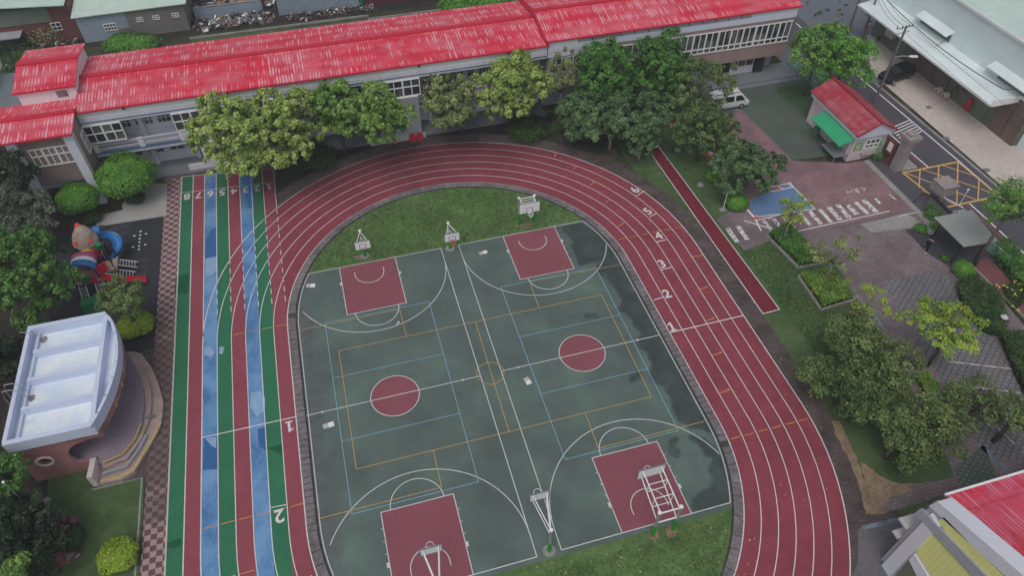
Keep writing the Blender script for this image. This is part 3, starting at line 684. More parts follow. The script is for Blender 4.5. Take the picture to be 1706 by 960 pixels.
for cx in (-C0, C0):      # volleyball courts
    x0, x1, y = cx - 4.5, cx + 4.5, 9.0 - .35
    x0, x1 = cx - 4.3, cx + 4.3
    b.strip([(x0, -8.55), (x0, 8.55)], W2, zc2); b.strip([(x1, -8.55), (x1, 8.55)], W2, zc2)
    for yy in (-8.55, 8.55): b.strip([(x0, yy), (x1, yy)], W2, zc2 + .001)
    for yy in (-2.85, 2.85): b.strip([(x0, yy), (x1, yy)], W2, zc2 + .001)
struct(b.build('volleyball_lines', 'line_blue'))
b = MB(); zc3 = Z(12) + .0125
def L3(*pts): b.strip(Gs(pts), .05, zc3)
L3((564.7, 585.5), (1002, 492)); L3((564.7, 585.5), (594, 783)); L3((594, 783), (1085, 662)); L3((1002, 492), (1085, 662))
L3((792, 537), (848, 720)); L3((497, 552), (666, 516)); L3((666, 516), (677, 560)); L3((882, 470), (898, 513)); L3((882, 470), (1033, 442)); L3((530, 866), (736, 813)); L3((736, 813), (722, 752)); L3((975, 690), (997, 748)); L3((997, 748), (1174, 703))
q = G(817, 623); b.strip(arc(q.x, q.y, 1.05, 0, 360, 36)[:-1], .05, zc3 + .001, True)
struct(b.build('handball_lines', 'line_yellow'))
# long jump runway
rw = [(22.9, 23.5), (24.2, 23.6), (24.72, -.2), (23.1, -.25)]
sheet('runway', rw, 9, 'runway_red')
b = MB(); b.strip([(22.93, 23.4), (23.13, -.2), ], .08, Z(10)); b.strip([(24.17, 23.5), (24.68, -.15)], .08, Z(10)); b.strip([(23.1, -.22), (24.72, -.17)], .08, Z(10) + .001); b.strip([(22.9, 23.4), (24.2, 23.5)], .25, Z(10) + .002)
struct(b.build('runway_lines', 'line_white'))
sheet('surround_paving', [(21.3, 11.5), (22.95, 10.5), (22.95, -2), (23.1, -8), (21.9, -12), (21.3, -8)], 5, 'surround_brick')
# walkway and playground, west side
sheet('checker_path', [(-24.9, -9.2), (-23.42, -9.4), (-23.42, 31.6), (-25.0, 31.8)], 6, 'checker_walk')
sheet('checker_path', [(-26.6, 9.2), (-24.9, 9.5), (-24.9, -2.2), (-26.6, -1.8)], 5, 'surround_brick')
b = MB(); b.box(-23.47, -23.37, -9.4, 31.6, 0, .055); struct(b.build('path_edging', 'concrete_pale'))
sheet('brick_path', [(-31.8, 31), (-23.4, 31.7), (-14.3, 30.6), (-14.3, 32.3), (-31.8, 32.3)], 3, 'surround_brick')
sheet('playground_mat', [(-34.4, 9.6), (-24.98, 9.6), (-24.9, 26.0), (-30.9, 26.05), (-33.9, 25.4)], 7, 'rubber_mat')
b = MB()
for u, v in ((165, 380), (207, 378), (204, 390), (202, 403), (199, 415), (198, 428), (196, 440), (220, 436), (240, 434), (238, 446), (236, 457), (188, 383)):
    q = G(u, v); b.flat([(q.x - .42, q.y - .3), (q.x + .42, q.y - .3), (q.x + .42, q.y + .3), (q.x - .42, q.y + .3)], Z(8))
struct(b.build('mat_squares', 'mat_tile'))
sheet('pale_mat', [(163, 378), (277, 360), (279, 306), (238, 306), (203, 340), (205, 350), (150, 362)], 8, 'pale_mat', True)
b = MB()
for u, v in ((234.5, 386), (243.5, 390), (234, 392), (224, 393.5), (233, 398), (232.5, 404), (232, 410.5), (242, 408), (222, 412), (231.5, 416)):
    q = G(u, v); b.flat(arc(q.x, q.y, .11, 0, 360, 8)[:-1], Z(9))
struct(b.build('hopscotch_dots', 'chip_white'))
# east side: plaza, crossing, parking, road, yard
sheet('forecourt_paving', [(1194, 366), (1225, 345), (1250, 300), (1215, 200), (1228, 180), (1244, 188), (1321, 268), (1412, 272), (1480, 262), (1545, 350), (1720, 560), (1760, 830), (1600, 822), (1560, 720), (1440, 520), (1395, 445), (1325, 384), (1240, 418)], 6, 'brown_brick', True)
sheet('forecourt_paving', [(33.2, 32.3), (33.2, 22), (36.2, 22), (36.2, 27), (45.5, 29.8), (45.5, 32.3)], 5, 'turf_paver')
sheet('plaza_paving', [(1226, 188), (1242, 188), (1321, 268), (1412, 272), (1482, 262), (1530, 346), (1465, 362), (1345, 387), (1293, 372), (1254, 362), (1246, 300)], 8, 'plaza_brick', True)
sheet('plaza_patch', [(1434, 374), (1508, 356), (1524, 364), (1540, 378), (1452, 388)], 8, 'concrete_path', True)
sheet('turf_paving', [(1240, 188), (1225, 150), (1345, 132), (1375, 170), (1420, 268), (1395, 258), (1321, 267.5)], 9, 'turf_paver', True)
grass('turf_soft', [sc(50, 70, 42), sc(60, 82, 50), sc(72, 92, 60)], .3, 1.6)
sheet('grass_patch', [(1290, 145), (1345, 134), (1362, 180), (1352, 206), (1330, 180), (1306, 165)], 10, 'turf_soft', True)
sheet('parking_paving', [(1470, 470), (1550, 452), (1588, 470), (1706, 640), (1760, 780), (1640, 760), (1560, 620), (1500, 520)], 8, 'parking_paver', True)
sheet('parking_bay', [(1255, 330), (1316, 308), (1356, 348), (1260, 362), (1248, 345)], 9, 'bay_blue', True)
b = MB(); zz = Z(10)
for a, c, w in (((1315, 305), (1358, 349), .12), ((1260, 362), (1356, 349), .1), ((1282, 312), (1318, 305), .1), ((1282, 320), (1322, 312), .1), ((1295, 310), (1306, 316), .1), ((1310, 306), (1322, 312), .08),
                ((1245, 350), (1256, 362), .22), ((1256, 362), (1268, 385), .15), ((1258, 368), (1300, 358), .1), ((1280, 365), (1290, 360), .08)): b.strip(Gs([a, c]), w, zz + .001 * len(b.f) / 10)
struct(b.build('bay_lines', 'road_white'))
b = MB(); i = 0
for u0, v0, u1, v1, w in ((1212, 381, 1228, 404, .45), (1229, 377, 1245, 400, .45), (1272, 368, 1290, 390, .42), (1288, 365, 1306, 386, .42), (1305, 361, 1324, 382, .42), (1332, 356, 1351, 377, .42), (1348, 352, 1368, 374, .45),
                      (1365, 349, 1385, 371, .4), (1380, 345, 1400, 367, .5), (1395, 341, 1415, 364, .5), (1412, 342, 1428, 358, .5), (1425, 337, 1446, 357, .42), (1438, 333, 1460, 354, .5), (1458, 331, 1466, 340, .3), (1481, 324, 1494, 335, .18), (1497, 320, 1528, 352, .16)):
    b.strip(Gs([(u0, v0), (u1, v1)]), w, zz + .0005 * i); i += 1
struct(b.build('zebra_crossing', 'crossing_worn'))
b = MB()
for a, c, w in (((1336, 384), (1482, 352), .12), ((1496, 361), (1528, 354), .1), ((1284, 395), (1336, 384), .1)): b.strip(Gs([a, c]), w, zz + .001)
b.strip(Gs([(1240, 368), (1285, 382)]), .14, zz)
for seg in (((1410, 319), (1412, 322)), ((1412, 321.5), (1416, 319.5)), ((1418, 317.5), (1420, 321)), ((1422, 317), (1429, 314.5)), ((1424, 320), (1432, 318)), ((1426, 316), (1431, 323)), ((1433, 313.5), (1442, 315)), ((1438, 318), (1441, 316))):
    b.strip(Gs(seg), .10, zz + .002)
struct(b.build('forecourt_lines', 'chip_white'))
b = MB()
for a, c in (((1578, 603), (1684, 615)), ((1612, 645), (1700, 655)), ((1624, 571), (1640, 573)), ((1625, 566 + 120), (1700, 694)), ((1640, 692), (1690, 741)), ((1584, 567), (1640, 573))):
    b.strip(Gs([a, c]), .09, zz)
struct(b.build('parking_lines', 'crossing_worn'))
b = MB(); zz = Z(9)
for a, c in (((1405, 470), (1445, 512)), ((1455, 526), (1475, 552)), ((1492, 578), (1510, 592)), ((1548, 636), (1575, 672)), ((1630, 740), (1690, 798))):
    b.strip(Gs([a, c]), .38, zz)
struct(b.build('drain_channel', 'drain_edge_blue'))
sheet('asphalt_lot', [(45.5, 28), (60, 28), (59.5, 37), (75, 37), (90, 140), (30, 140), (45.2, 46)], 4, 'asphalt_lot')
sheet('road', [(46.6, -60), (53.6, -60), (53.3, 29), (53.3, 60), (49.0, 60), (48.0, 40), (48.4, 16), (43.9, 16), (43.6, 7.2), (46.2, 7.0)], 10, 'asphalt_road')
sheet('concrete_yard', [(53.3, -60), (120, -60), (120, 38), (59, 38), (54.2, 30)], 5, 'concrete_yard')
sheet('roadside', [(46.2, -60), (48.1, -60), (48.1, 6.4), (46.2, 6.4)], 11, 'concrete_path'); sheet('roadside', [(46.0, 13.0), (47.9, 13.0), (47.9, 31), (46.0, 31)], 11, 'concrete_path')
b = MB(); zr = Z(12)
b.strip([(52.75, -60), (52.6, 13), (52.3, 28), (52.0, 46)], .16, zr); b.strip([(49.3, -60), (49.1, 6.9)], .15, zr); b.strip([(48.95, 12.8), (48.8, 16), (48.6, 27)], .15, zr)
x0, x1 = 49.0, 52.2
for i in range(6): b.strip([(49.2, 19.6 - i * .42), (52.3, 20.4 - i * .42)], .14, zr + .001)
struct(b.build('road_lines', 'road_white'))
b = MB(); b.strip([(48.75, -60), (48.65, 6.9)], .13, zr); b.strip([(48.5, 12.8), (48.35, 20)], .13, zr); struct(b.build('road_lines', 'road_red'))
b = MB(); ya, yb_, xa, xb = 7.1, 12.72, 46.1, 52.55
c4 = [(45.9, 12.72), (52.45, 12.72), (52.6, 7.1), (46.6, 7.05)]
b.strip([c4[0], c4[1]], .2, zr + .002); b.strip([c4[1], c4[2]], .2, zr + .0025); b.strip([c4[2], c4[3]], .2, zr + .002); b.strip([c4[3], c4[0]], .2, zr + .0025)
def L4(a, c, k=.003): b.strip(Gs([a, c]), .12, zr + k)
za = lambda x, y: (1490 + x * .17705, 230 + y * .17705)
for a, c in (((240, 295), (230, 470)), ((415, 260), (410, 440)), ((597, 225), (585, 630)), ((795, 390), (785, 585))): L4(za(*a), za(*c))
for a, c in (((100, 330), (400, 445)), ((260, 298), (780, 470)), ((800, 478), (950, 535)), ((445, 258), (760, 360)), ((565, 505), (770, 585)), ((260, 500), (385, 550)), ((480, 590), (560, 625))): L4(za(*a), za(*c), .0035)
struct(b.build('road_box_lines', 'road_yellow'))
b = MB(); b.box(43.3, 43.9, 5.0, 15.5, 0, .055); struct(b.build('gate_rail_strip', 'concrete_path'))
b = MB(); b.strip([(53.6, -30), (53.5, 14), (53.3, 28)], .3, Z(12)); struct(b.build('road_gutter', 'concrete_path'))
b = MB()
for x, y in ((56, 22), (54.0, 16.5), (55, 27), (54.3, 10.8), (48.0, 5.3)): b.box(x - .3, x + .3, y - .25, y + .25, 0, .02 + Z(12))
struct(b.build('drain_cover', 'slab_grey'))
# back alley
sheet('alley_ground', [(-80, 44), (45, 44), (44, 62), (22, 62), (-80, 66)], 3, 'grass_rough')
b = MB(); b.box(-23.2, -.8, 59.9, 60.1, 0, .25); b.box(-1, 20, 58.9, 59.1, 0, .25); tag(b.build('low_wall', 'concrete_path'), 'low grey concrete kerb wall along the rubbish strewn alley behind the school', 'wall')
sheet('grass_strip', [(-23, 56), (22, 54), (22, 59), (-23, 59.8)], 4, 'grass_lawn')
sheet('dirt_yard', [(-80, 62), (60, 60), (60, 140), (-80, 140)], 4, 'soil_dark')
# ------------------------------------------------------------------ helpers for buildings
def window_band(parent, x0, x1, z0, z1, y, cols, rows, bar=.065, depth=.10, axis='x', wide=()):
    """white framed window seen from -y; frame mesh with a pane sub-part. rows = inner z fractions"""
    f = MB(); A = lambda a, b_, z0_, z1_, d0, d1: f.box(a, b_, d0, d1, z0_, z1_) if axis == 'x' else f.box(d0, d1, a, b_, z0_, z1_)
    d0, d1 = (y - .05, y + depth) if axis == 'x' else (y - depth, y + .05)
    A(x0, x1, z0, z0 + bar, d0, d1); A(x0, x1, z1 - bar, z1, d0, d1)
    xs = [x0 + (x1 - x0) * i / cols for i in range(cols + 1)]
    for i, x in enumerate(xs):
        w = bar * (1.9 if i in wide else 1.0)
        a = x if i == 0 else (x - w if i == cols else x - w / 2); A(a, a + w, z0 + bar, z1 - bar, d0 + .004, d1 - .004)
    for fr in rows:
        z = z0 + (z1 - z0) * fr
        for i in range(cols):
            wl = bar * (1.9 if i in wide else 1.0); wr = bar * (1.9 if i + 1 in wide else 1.0)
            A(xs[i] + (wl if i == 0 else wl / 2), xs[i + 1] - (wr if i == cols - 1 else wr / 2), z - bar / 2, z + bar / 2, d0 + .008, d1 - .008)
    fo = f.build('window_frame', 'frame_white', parent)
    g = MB(); m = (d0 + d1) / 2 + .02
    if axis == 'x': g.box(x0 + .02, x1 - .02, m, m + .02, z0 + .02, z1 - .02)
    else: g.box(m, m + .02, x0 + .02, x1 - .02, z0 + .02, z1 - .02)
    g.build('pane', 'glass', fo); return fo
def roof_slab(b, x0, x1, ya, za_, yb2, zb, t=.10):
    b.add([(x0, ya, za_), (x1, ya, za_), (x1, yb2, zb), (x0, yb2, zb), (x0, ya, za_ - t), (x1, ya, za_ - t), (x1, yb2, zb - t), (x0, yb2, zb - t)],
          [(0, 1, 2, 3), (7, 6, 5, 4), (0, 4, 5, 1), (1, 5, 6, 2), (2, 6, 7, 3), (3, 7, 4, 0)])
def gable_roof(parent, x0, x1, ye, ze, yr, zr_, yb2, zb, mat='roof_red', cap='trim_red', name='roof'):
    b = MB(); roof_slab(b, x0, x1, ye, ze, yr, zr_); roof_slab(b, x0, x1, yr + .002, zr_, yb2, zb)
    r = b.build(name, mat, parent)
    c = MB(); c.box(x0 - .02, x1 + .02, yr - .34, yr + .22, zr_ - .02, zr_ + .10); c.box(x0 - .02, x1 + .02, yr - .36, yr - .30, zr_ - .10, zr_ + .02)
    c.build('ridge_cap', cap, r)
    g = MB(); g.box(x0, x1, ye - .10, ye - .01, ze - .16, ze - .04); g.build('gutter', 'trim_red', r)
    return r
# ------------------------------------------------------------------ the long school building
F = 32.6
sch = empty('school_building', (6, 34, 0), 'long two storey school building with faded red metal roofs behind the row of trees', 'building')
# main range
XL, XR = -30.1, 14.6; X2_ = 14.7
b = MB(); b.box(XL + .1, XR, 34.6, 42.2, 0, 7.9); b.build('rear_wall', 'wall_corridor', sch)
b = MB(); b.box(XL + .1, XR, F + .05, 34.59, 3.15, 3.35); b.box(XL + .1, XR, F + .05, 34.59, 6.9, 7.1); b.build('floor_slab', 'wall_corridor', sch)
b = MB(); b.box(XL, XR, F - .05, F + .12, 7.35, 8.0); b.build('fascia', 'metal_white', sch)
b = MB(); b.box(XL, XR, F - .12, F + .15, 6.95, 7.34); b.box(XL, XR, F - .10, F + .15, 6.62, 6.86); b.build('upper_band', 'tile_white', sch)
b = MB(); b.box(XL, XR, F - .16, F + .10, 6.862, 6.948); b.box(XL, XR, F - .02, F + .12, 6.52, 6.618); b.build('blue_trim', 'trim_blue', sch)
b = MB(); b.box(XL, XR, F - .10, F + .12, 3.12, 3.42); b.build('balcony_band', 'tile_white', sch)
b = MB(); b.box(XL, XR, F - .16, F + .10, 3.424, 3.54); b.box(XL, XR, F - .03, F + .10, 2.96, 3.116); b.build('blue_trim', 'trim_blue', sch)
b = MB()
for z0, z1 in ((3.66, 3.92), (4.16, 4.46)):
    b.box(XL, XR, F - .04, F + .12, z0, z1)
x = XL
while x < XR:
    b.box(x, x + .45, F - .08, F + .16, 3.545, 4.52); x += 4.0
b.build('balcony_rail', 'tile_white', sch)
b = MB(); b.box(XL, XR, F + .6, F + .66, 4.75, 4.81); b.box(XL, XR, F + .6, F + .66, 4.45, 4.49); b.build('handrail', 'steel', sch)
x = XL + 4.2
while x < XR - 1:
    b = MB(); b.box(x, x + .42, 34.2, 34.59, 0, 6.89); b.build('corridor_pier', 'wall_corridor', sch); x += 4.0
for x0 in np.arange(-28.2, 13.0, 2.0):
    window_band(sch, x0, x0 + 1.6, 4.6, 5.75, 34.54, 4, (.5,), .05, .04)
for x0 in np.arange(-28.2, 13.0, 2.0):
    window_band(sch, x0, x0 + 1.5, 1.3, 2.1, 34.54, 2, (), .05, .04)
b = MB(); b.box(XL, XR, 31.9, 34.59, 0, .16); b.build('walkway_slab', 'slab_grey', sch)
for x in np.arange(XL + 4, X2_ - 1, 9.1): b = MB(); b.box(x, x + .22, 32.12, 32.3, 7.9, 8.04); b.build('gutter_bracket', 'dark_void', sch)
# closed bays of the balcony
window_band(sch, -30.25, -26.85, 4.68, 6.60, F - .18, 4, (.52,) , .085, .12, wide=(2,))
window_band(sch, 31.3, F - .20, 4.45, 6.45, -30.12, 3, (.52,), .10, .10, axis='y')
b = MB(); b.box(-22.4, -10.6, F - .14, F + .1, 3.545, 4.66); b.build('bay_wall', 'tile_white', sch)
window_band(sch, -22.4, -10.6, 4.68, 6.60, F - .18, 14, (.52,) , .085, .12, wide=(2, 4, 6, 8, 10, 12))
# ground floor white walls, one with a round opening
b = MB(); b.box(-20.9, -10.6, F - .30, F + .0, .16, 3.1); b.box(-22.6, -20.9, F - .3, F - .1, .16, .75); b.build('ground_wall', 'tile_white', sch)
cxw, czw, rw_ = -1.35, 2.05, .95
def holed_wall(x0, x1, z0, z1, y0, y1, cx_, cz_, rx_, rz_, n=32, rot=0.0):
    """wall slab in an x-z plane with an elliptical hole"""
    b = MB(); ang = [2 * math.pi * i / n for i in range(n)]
    ell = [(cx_ + rx_ * math.cos(t), cz_ + rz_ * math.sin(t)) for t in ang]; out = []
    for t in ang:
        c_, s_ = math.cos(t), math.sin(t)
        k = min(((x1 - cx_) / c_ if c_ > 1e-6 else (x0 - cx_) / c_ if c_ < -1e-6 else 1e9), ((z1 - cz_) / s_ if s_ > 1e-6 else (z0 - cz_) / s_ if s_ < -1e-6 else 1e9))
        out.append((cx_ + k * c_, cz_ + k * s_))
    for y in (y0, y1):
        o = len(b.v); b.v += [(p[0], y, p[1]) for p in ell] + [(p[0], y, p[1]) for p in out]
        b.f += [(o + i, o + (i + 1) % n, o + n + (i + 1) % n, o + n + i) for i in range(n)]
        # corner triangles
        for i in range(n):
            p, q = out[i], out[(i + 1) % n]
            if abs(p[0] - q[0]) > 1e-4 and abs(p[1] - q[1]) > 1e-4:
                cxn = x1 if max(p[0], q[0]) > x1 - 1e-4 else x0; czn = z1 if max(p[1], q[1]) > z1 - 1e-4 else z0
                b.v.append((cxn, y, czn)); b.f.append((o + n + i, o + n + (i + 1) % n, len(b.v) - 1))
    m = 0
    o2 = len(b.v); b.v += [(p[0], y0, p[1]) for p in ell] + [(p[0], y1, p[1]) for p in ell]
    b.f += [(o2 + i, o2 + (i + 1) % n, o2 + n + (i + 1) % n, o2 + n + i) for i in range(n)]
    b.box(x0, x1, y0 + .001, y1 - .001, z0 - .02, z0); b.box(x0, x1, y0 + .001, y1 - .001, z1, z1 + .02)
    b.box(x0 - .02, x0, y0 + .001, y1 - .001, z0, z1); b.box(x1, x1 + .02, y0 + .001, y1 - .001, z0, z1)
    return b, ell
b, ell = holed_wall(-4.2, .9, .12, 4.66, F - .40, F - .20, cxw, czw, rw_, rw_); hw = b.build('ground_wall', 'tile_white', sch)
t = MB(); t.tube([(cxw + 1.0 * math.cos(a), F - .42, czw + 1.0 * math.sin(a)) for a in np.linspace(0, 2 * math.pi, 33)], .07, 6, False); t.build('round_window_rim', 'steel_white', hw)
window_band(sch, -4.0, 1.25, 4.68, 6.60, F - .18, 6, (.56,) , .085, .12, wide=(2, 4))
t = MB(); t.tube([(-4.35, F - .3, 6.1), (-4.3, F - .6, 5.6), (-3.9, F - .65, 5.6)], .06, 6); t.build('drain_pipe', 'steel_white', sch)
b = MB(); b.box(-4.6, 1.2, 31.6, 32.15, 0, .32); b.build('ramp_kerb', 'concrete_pale', sch)
gable_roof(sch, XL, XR + .2, 32.35, 8.18, 37.6, 8.75, 42.7, 8.1)
# east range
X2, X3 = 14.7, 43.3
b = MB(); b.box(X2 + .1, X3 - .05, 34.6, 42.6, 0, 8.4); b.box(X2 + .1, X3 - .05, F + .2, 34.6, 2.75, 8.1); b.build('rear_wall', 'wall_grey', sch)
b = MB(); b.box(20.2, X3, F - .06, F + .19, 6.85, 7.25); b.box(20.2, X3, F - .06, F + .19, 2.75, 4.36); b.box(X3 - .25, X3, F + .19, 42.6, 2.75, 7.25); b.build('tan_wall', 'tile_tan', sch)
b = MB(); b.box(X2, X3 + .03, F - .14, F + .19, 7.252, 7.85); b.box(X3 - .6 - 5.0, X3 + .03, F - .12, F + .19, 7.852, 8.42); b.box(X3 - .2, X3 + .03, F + .19, 42.6, 7.252, 8.4); b.build('white_band', 'fascia_white', sch)
b = MB(); b.box(18.0, X3 - 5.6, F + .05, F + .12, 7.86, 8.40)
b.build('louvre_band', 'wall_grey', sch)
b = MB(); x = 18.0
while x < X3 - 5.6: b.box(x, x + .06, F + .0, F + .1, 7.86, 8.40); x += 1.55
b.build('louvre_post', 'dark_void', sch)
b = MB(); b.box(X2, 18.0, F + .0, F + .15, 7.86, 8.42); b.build('fascia', 'metal_white', sch)
b = MB(); b.box(X2, 20.2, F - .10, F + .19, 6.62, 7.25); b.box(X2, 20.2, F - .10, F + .19, 2.96, 4.66); b.build('balcony_band', 'tile_white', sch)
b = MB(); b.box(X2, 20.2, F - .14, F + .1, 6.53, 6.615); b.build('blue_trim', 'trim_blue', sch)
window_band(sch, 15.0, 20.1, 4.7, 6.5, F - .08, 8, (.5,), .09, .12)
for i, (xa_, xb_) in enumerate(((20.4, 24.9), (25.1, 29.7), (29.8, 34.2), (34.25, 38.7), (38.75, 43.1))):
    window_band(sch, xa_, xb_, 4.38, 6.82, F - .10, 6, (.24,), .085, .12, wide=(2, 4))
b = MB(); b.box(X2, 36.0, 34.0, 34.6, 0, 2.75); b.build('ground_wall', 'wall_grey', sch)
for xx in (36.0, 38.4, 42.4): pass
for xx, ww in ((36.3, .55), (40.6, .6)): b = MB(); b.box(xx, xx + ww + .35, 33.4, 34.0, .3, 2.75); b.build('dark_pillar', 'dark_void', sch)
window_band(sch, 37.3, 40.4, 1.15, 2.6, 33.75, 3, (), .08, .1); b = MB(); b.box(37.25, 40.45, 33.7, 34.0, .3, 1.14); b.build('ground_wall', 'wall_white', sch)
window_band(sch, 32.6, 35.6, 1.3, 2.3, 33.9, 6, (.5,), .06, .08)
b = MB(); b.box(33.4, 45.3, 30.9, 34.6, 0, .16); b.box(33.4, 45.3, 31.5, 34.6, .16, .30); b.build('entrance_slab', 'slab_grey', sch)
gable_roof(sch, X2 - .15, X3 + .35, 32.35, 8.58, 37.3, 9.55, 43.0, 8.7)
b = MB(); roof_slab(b, X2 - .30, X2 - .14, 32.3, 8.66, 37.3, 9.66, .62); roof_slab(b, X2 - .30, X2 - .14, 37.3, 9.66, 43.0, 8.8, .62); b.build('verge', 'trim_red', sch)
q = G(978, 11, 9.2); b = MB(); b.box(q.x - .45, q.x + .45, q.y - .3, q.y + .3, 9.0, 9.45); b.build('roof_hatch', 'steel_white', sch)
# west range
b = MB(); b.box(-44, -30.2, 29.75, 35.0, 2.85, 7.95); b.build('tan_wall', 'tile_tan', sch)
b = MB()
for xx in (-30.95, -35.55, -40.2): b.box(xx, xx + .78, 29.4, 30.1, 0, 7.98)
b.build('white_pillar', 'wall_white', sch)
b = MB(); b.box(-44, -30.3, 33.2, 35, 0, 2.85); b.build('ground_wall', 'wall_grey', sch)
window_band(sch, -34.25, -30.98, 4.85, 6.72, 29.70, 6, (.58,) , .085, .12, wide=(2, 4)); window_band(sch, -39.2, -35.7, 4.85, 6.72, 29.70, 6, (.58,) , .085, .12, wide=(2, 4))
gable_roof(sch, -44, -29.95, 29.1, 8.12, 32.3, 8.42, 35.3, 8.05)
# stair tower
b = MB(); b.box(-34.8, -30.0, 35.0, 42.4, 7.9, 9.45); b.vprism([(35.0, 9.45), (42.4, 9.45), (38.9, 10.0)], 0, -34.8, -30.0); b.build('tower_wall', 'metal_white', sch)
gable_roof(sch, -35.05, -29.75, 34.8, 9.52, 38.9, 10.12, 42.6, 9.55)
b = MB(); b.box(-31.65, -30.75, 34.93, 35.0, 8.45, 9.05); b.build('tower_window', 'rust_stain', sch)
b = MB(); b.box(-44, -34.8, 35.3, 42, 0, 7.8); b.build('flat_roof_block', 'roof_flat_grey', sch)
b = MB(); b.box(-41.5, -38.2, 38.0, 44.0, 7.8, 9.8); b.build('stair_head', 'metal_white', sch)
for xx in (-26, -18.3, -9.6, -.5, 6.5): pass
# ------------------------------------------------------------------ stage pavilion
st = empty('stage_pavilion', (-28.5, 4.5, 0), 'boat shaped open air stage with white ribbed roof tray and pinkish brown tiled walls', 'stage')
x0s, x1s, y0s, y1s, zt = -31.85, -26.7, -.35, 9.45, 4.95
bow = [(x1s, y0s), (-26.35, .5), (-25.95, 1.8), (-25.68, 3.2), (-25.56, 4.6), (-25.62, 6.0), (-25.85, 7.4), (-26.2, 8.6), (x1s, y1s)]
b = MB(); b.prism([(x0s, y0s), *bow, (x0s, y1s)], zt - .95, zt - .74); b.build('roof_tray', 'stage_roof_floor', st)
def wall_path(b, pts, w, z0, z1):
    for a, c in zip(pts[:-1], pts[1:]):
        d = Vector((c[0] - a[0], c[1] - a[1])); L = d.length; an = math.atan2(d.y, d.x)
        b.obox(((a[0] + c[0]) / 2, (a[1] + c[1]) / 2, (z0 + z1) / 2), (L + w * .3, w, z1 - z0), an)
b = MB(); wall_path(b, [(x0s, y0s), (x1s, y0s)], .34, zt - .95, zt + .0); wall_path(b, [(x0s, y1s), (x1s, y1s)], .34, zt - .95, zt + .06); wall_path(b, [(x0s + .02, y0s + .1), (x0s + .02, y1s - .1)], .26, zt - .97, zt - .012)
b.build('parapet', 'stage_white', st)
b = MB(); wall_path(b, bow, .20, zt - .93, zt - .03); b.build('curved_parapet', 'stage_white', st)
b = MB()
b.box(x1s - .12, x1s + .18, y0s + .17, y1s - .17, zt - .74, zt - .06); b.build('roof_beam', 'stage_white', st)
b = MB(); b.box(x0s + .42, x0s + .56, y0s + .17, y1s - .17, zt - .74, zt - .50); b.build('roof_beam', 'stage_white', st)
for yy in (2.1, 4.55, 7.05): b = MB(); b.box(x0s + .57, x1s - .121, yy, yy + .24, zt - .74, zt - .10); b.build('roof_beam', 'stage_white', st)
for (xx, yy, r_) in ((-31.1, 8.75, .34), (-31.12, 3.5, .3)): b = MB(); b.flat(ragged([(xx + r_ * math.cos(t_) * .9, yy + r_ * math.sin(t_)) for t_ in np.linspace(0, 5.9, 14)], .06, .1), zt - .732 + .002 * (yy < 3.5)); b.build('rust_stain', 'rust_stain', st)
# walls
cxo, czo = -30.65, 2.1
b, ell = holed_wall(-32.0, -29.3, .0, zt - .96, -.32, -.08, cxo, czo, .46, .42); sw = b.build('side_wall', 'tile_pink_brown', st)
t = MB(); t.tube([(cxo + .5 * math.cos(a), -.36, czo + .46 * math.sin(a)) for a in np.linspace(0, 2 * math.pi, 25)], .09, 6, False); t.build('oval_window_rim', 'stone_white_pink', sw)
op = [(-29.3, 3.1), (-29.25, 3.55), (-28.9, 3.8), (-28.3, 3.95), (-27.0, 4.0 - .03)]
b = MB(); b.vprism([(-29.302, zt - .96), (-26.5, zt - .96), (-26.45, 3.3), (-26.75, 3.45), (-27.6, 3.35), (-28.4, 3.15), (-28.95, 2.7), (-29.2, 2.1), (-29.2, 1.7), (-28.95, 1.2), (-28.5, .95), (-27.9, .85), (-27.9, 0), (-29.302, 0)], 1, -.32, -.08)
b.build('arched_side_wall', 'tile_pink_brown', st)
b = MB()
for a, c in zip(bow[:-1], bow[1:]):
    d = Vector((c[0] - a[0], c[1] - a[1])); b.obox(((a[0] + c[0]) / 2 - .05, (a[1] + c[1]) / 2, zt - 1.28), (d.length + .03, .16, .66), math.atan2(d.y, d.x))
b.build('fascia', 'tile_pink_brown', st)
for (xx, yy) in ((-25.49, 4.6), (-25.58, 3.3), (-25.86, 1.95)):
    b = MB()
    for k in range(5): b.obox((xx + .02, yy + random.uniform(-.22, .22), zt - 1.28 + random.uniform(-.2, .2)), (.03, .22, .10), random.uniform(-.4, .2) , random.uniform(-1, 1))
    b.build('fascia_ornament', 'step_yellow', st)
b = MB(); b.box(-32.0, -31.75, -.07, 9.4, 0, zt - .96); b.box(-31.75, -26.9, 9.2, 9.4, 0, zt - .96); b.build('back_wall', 'tile_pink_brown', st)
plat = Gs([(202, 588), (222, 586), (236, 590), (252, 612), (264, 640), (272, 670), (270, 695), (262, 718), (246, 748), (224, 786), (200, 800), (165, 808)], .3)
plat = [(-26.6, 9.2)] + plat + [(-28.0, -.06), (-31.8, -.06), (-31.8, 9.2)]
b = MB(); b.prism(plat, 0, .32); b.build('platform', 'step_stone', st)
p2 = Gs([(202, 590), (218, 590), (232, 600), (243, 622), (250, 645), (251, 672), (247, 698), (234, 730), (212, 762), (170, 780)], .75)
p2 = [(-26.7, 9.1)] + p2 + [(-27.9, -.04), (-31.8, -.04), (-31.8, 9.1)]
b = MB(); b.prism(p2, .33, .62); b.build('upper_step', 'step_stone', st)
p3 = Gs([(200, 592), (213, 592), (222, 606), (232, 628), (239, 655), (240, 680), (236, 702), (222, 732), (200, 757), (165, 772)], .9)
p3 = [(-26.8, 9.0)] + p3 + [(-27.9, -.03), (-31.7, -.03), (-31.7, 9.0)]
b = MB(); b.prism(p3, .63, .88); b.build('stage_floor', 'deck_purple', st)
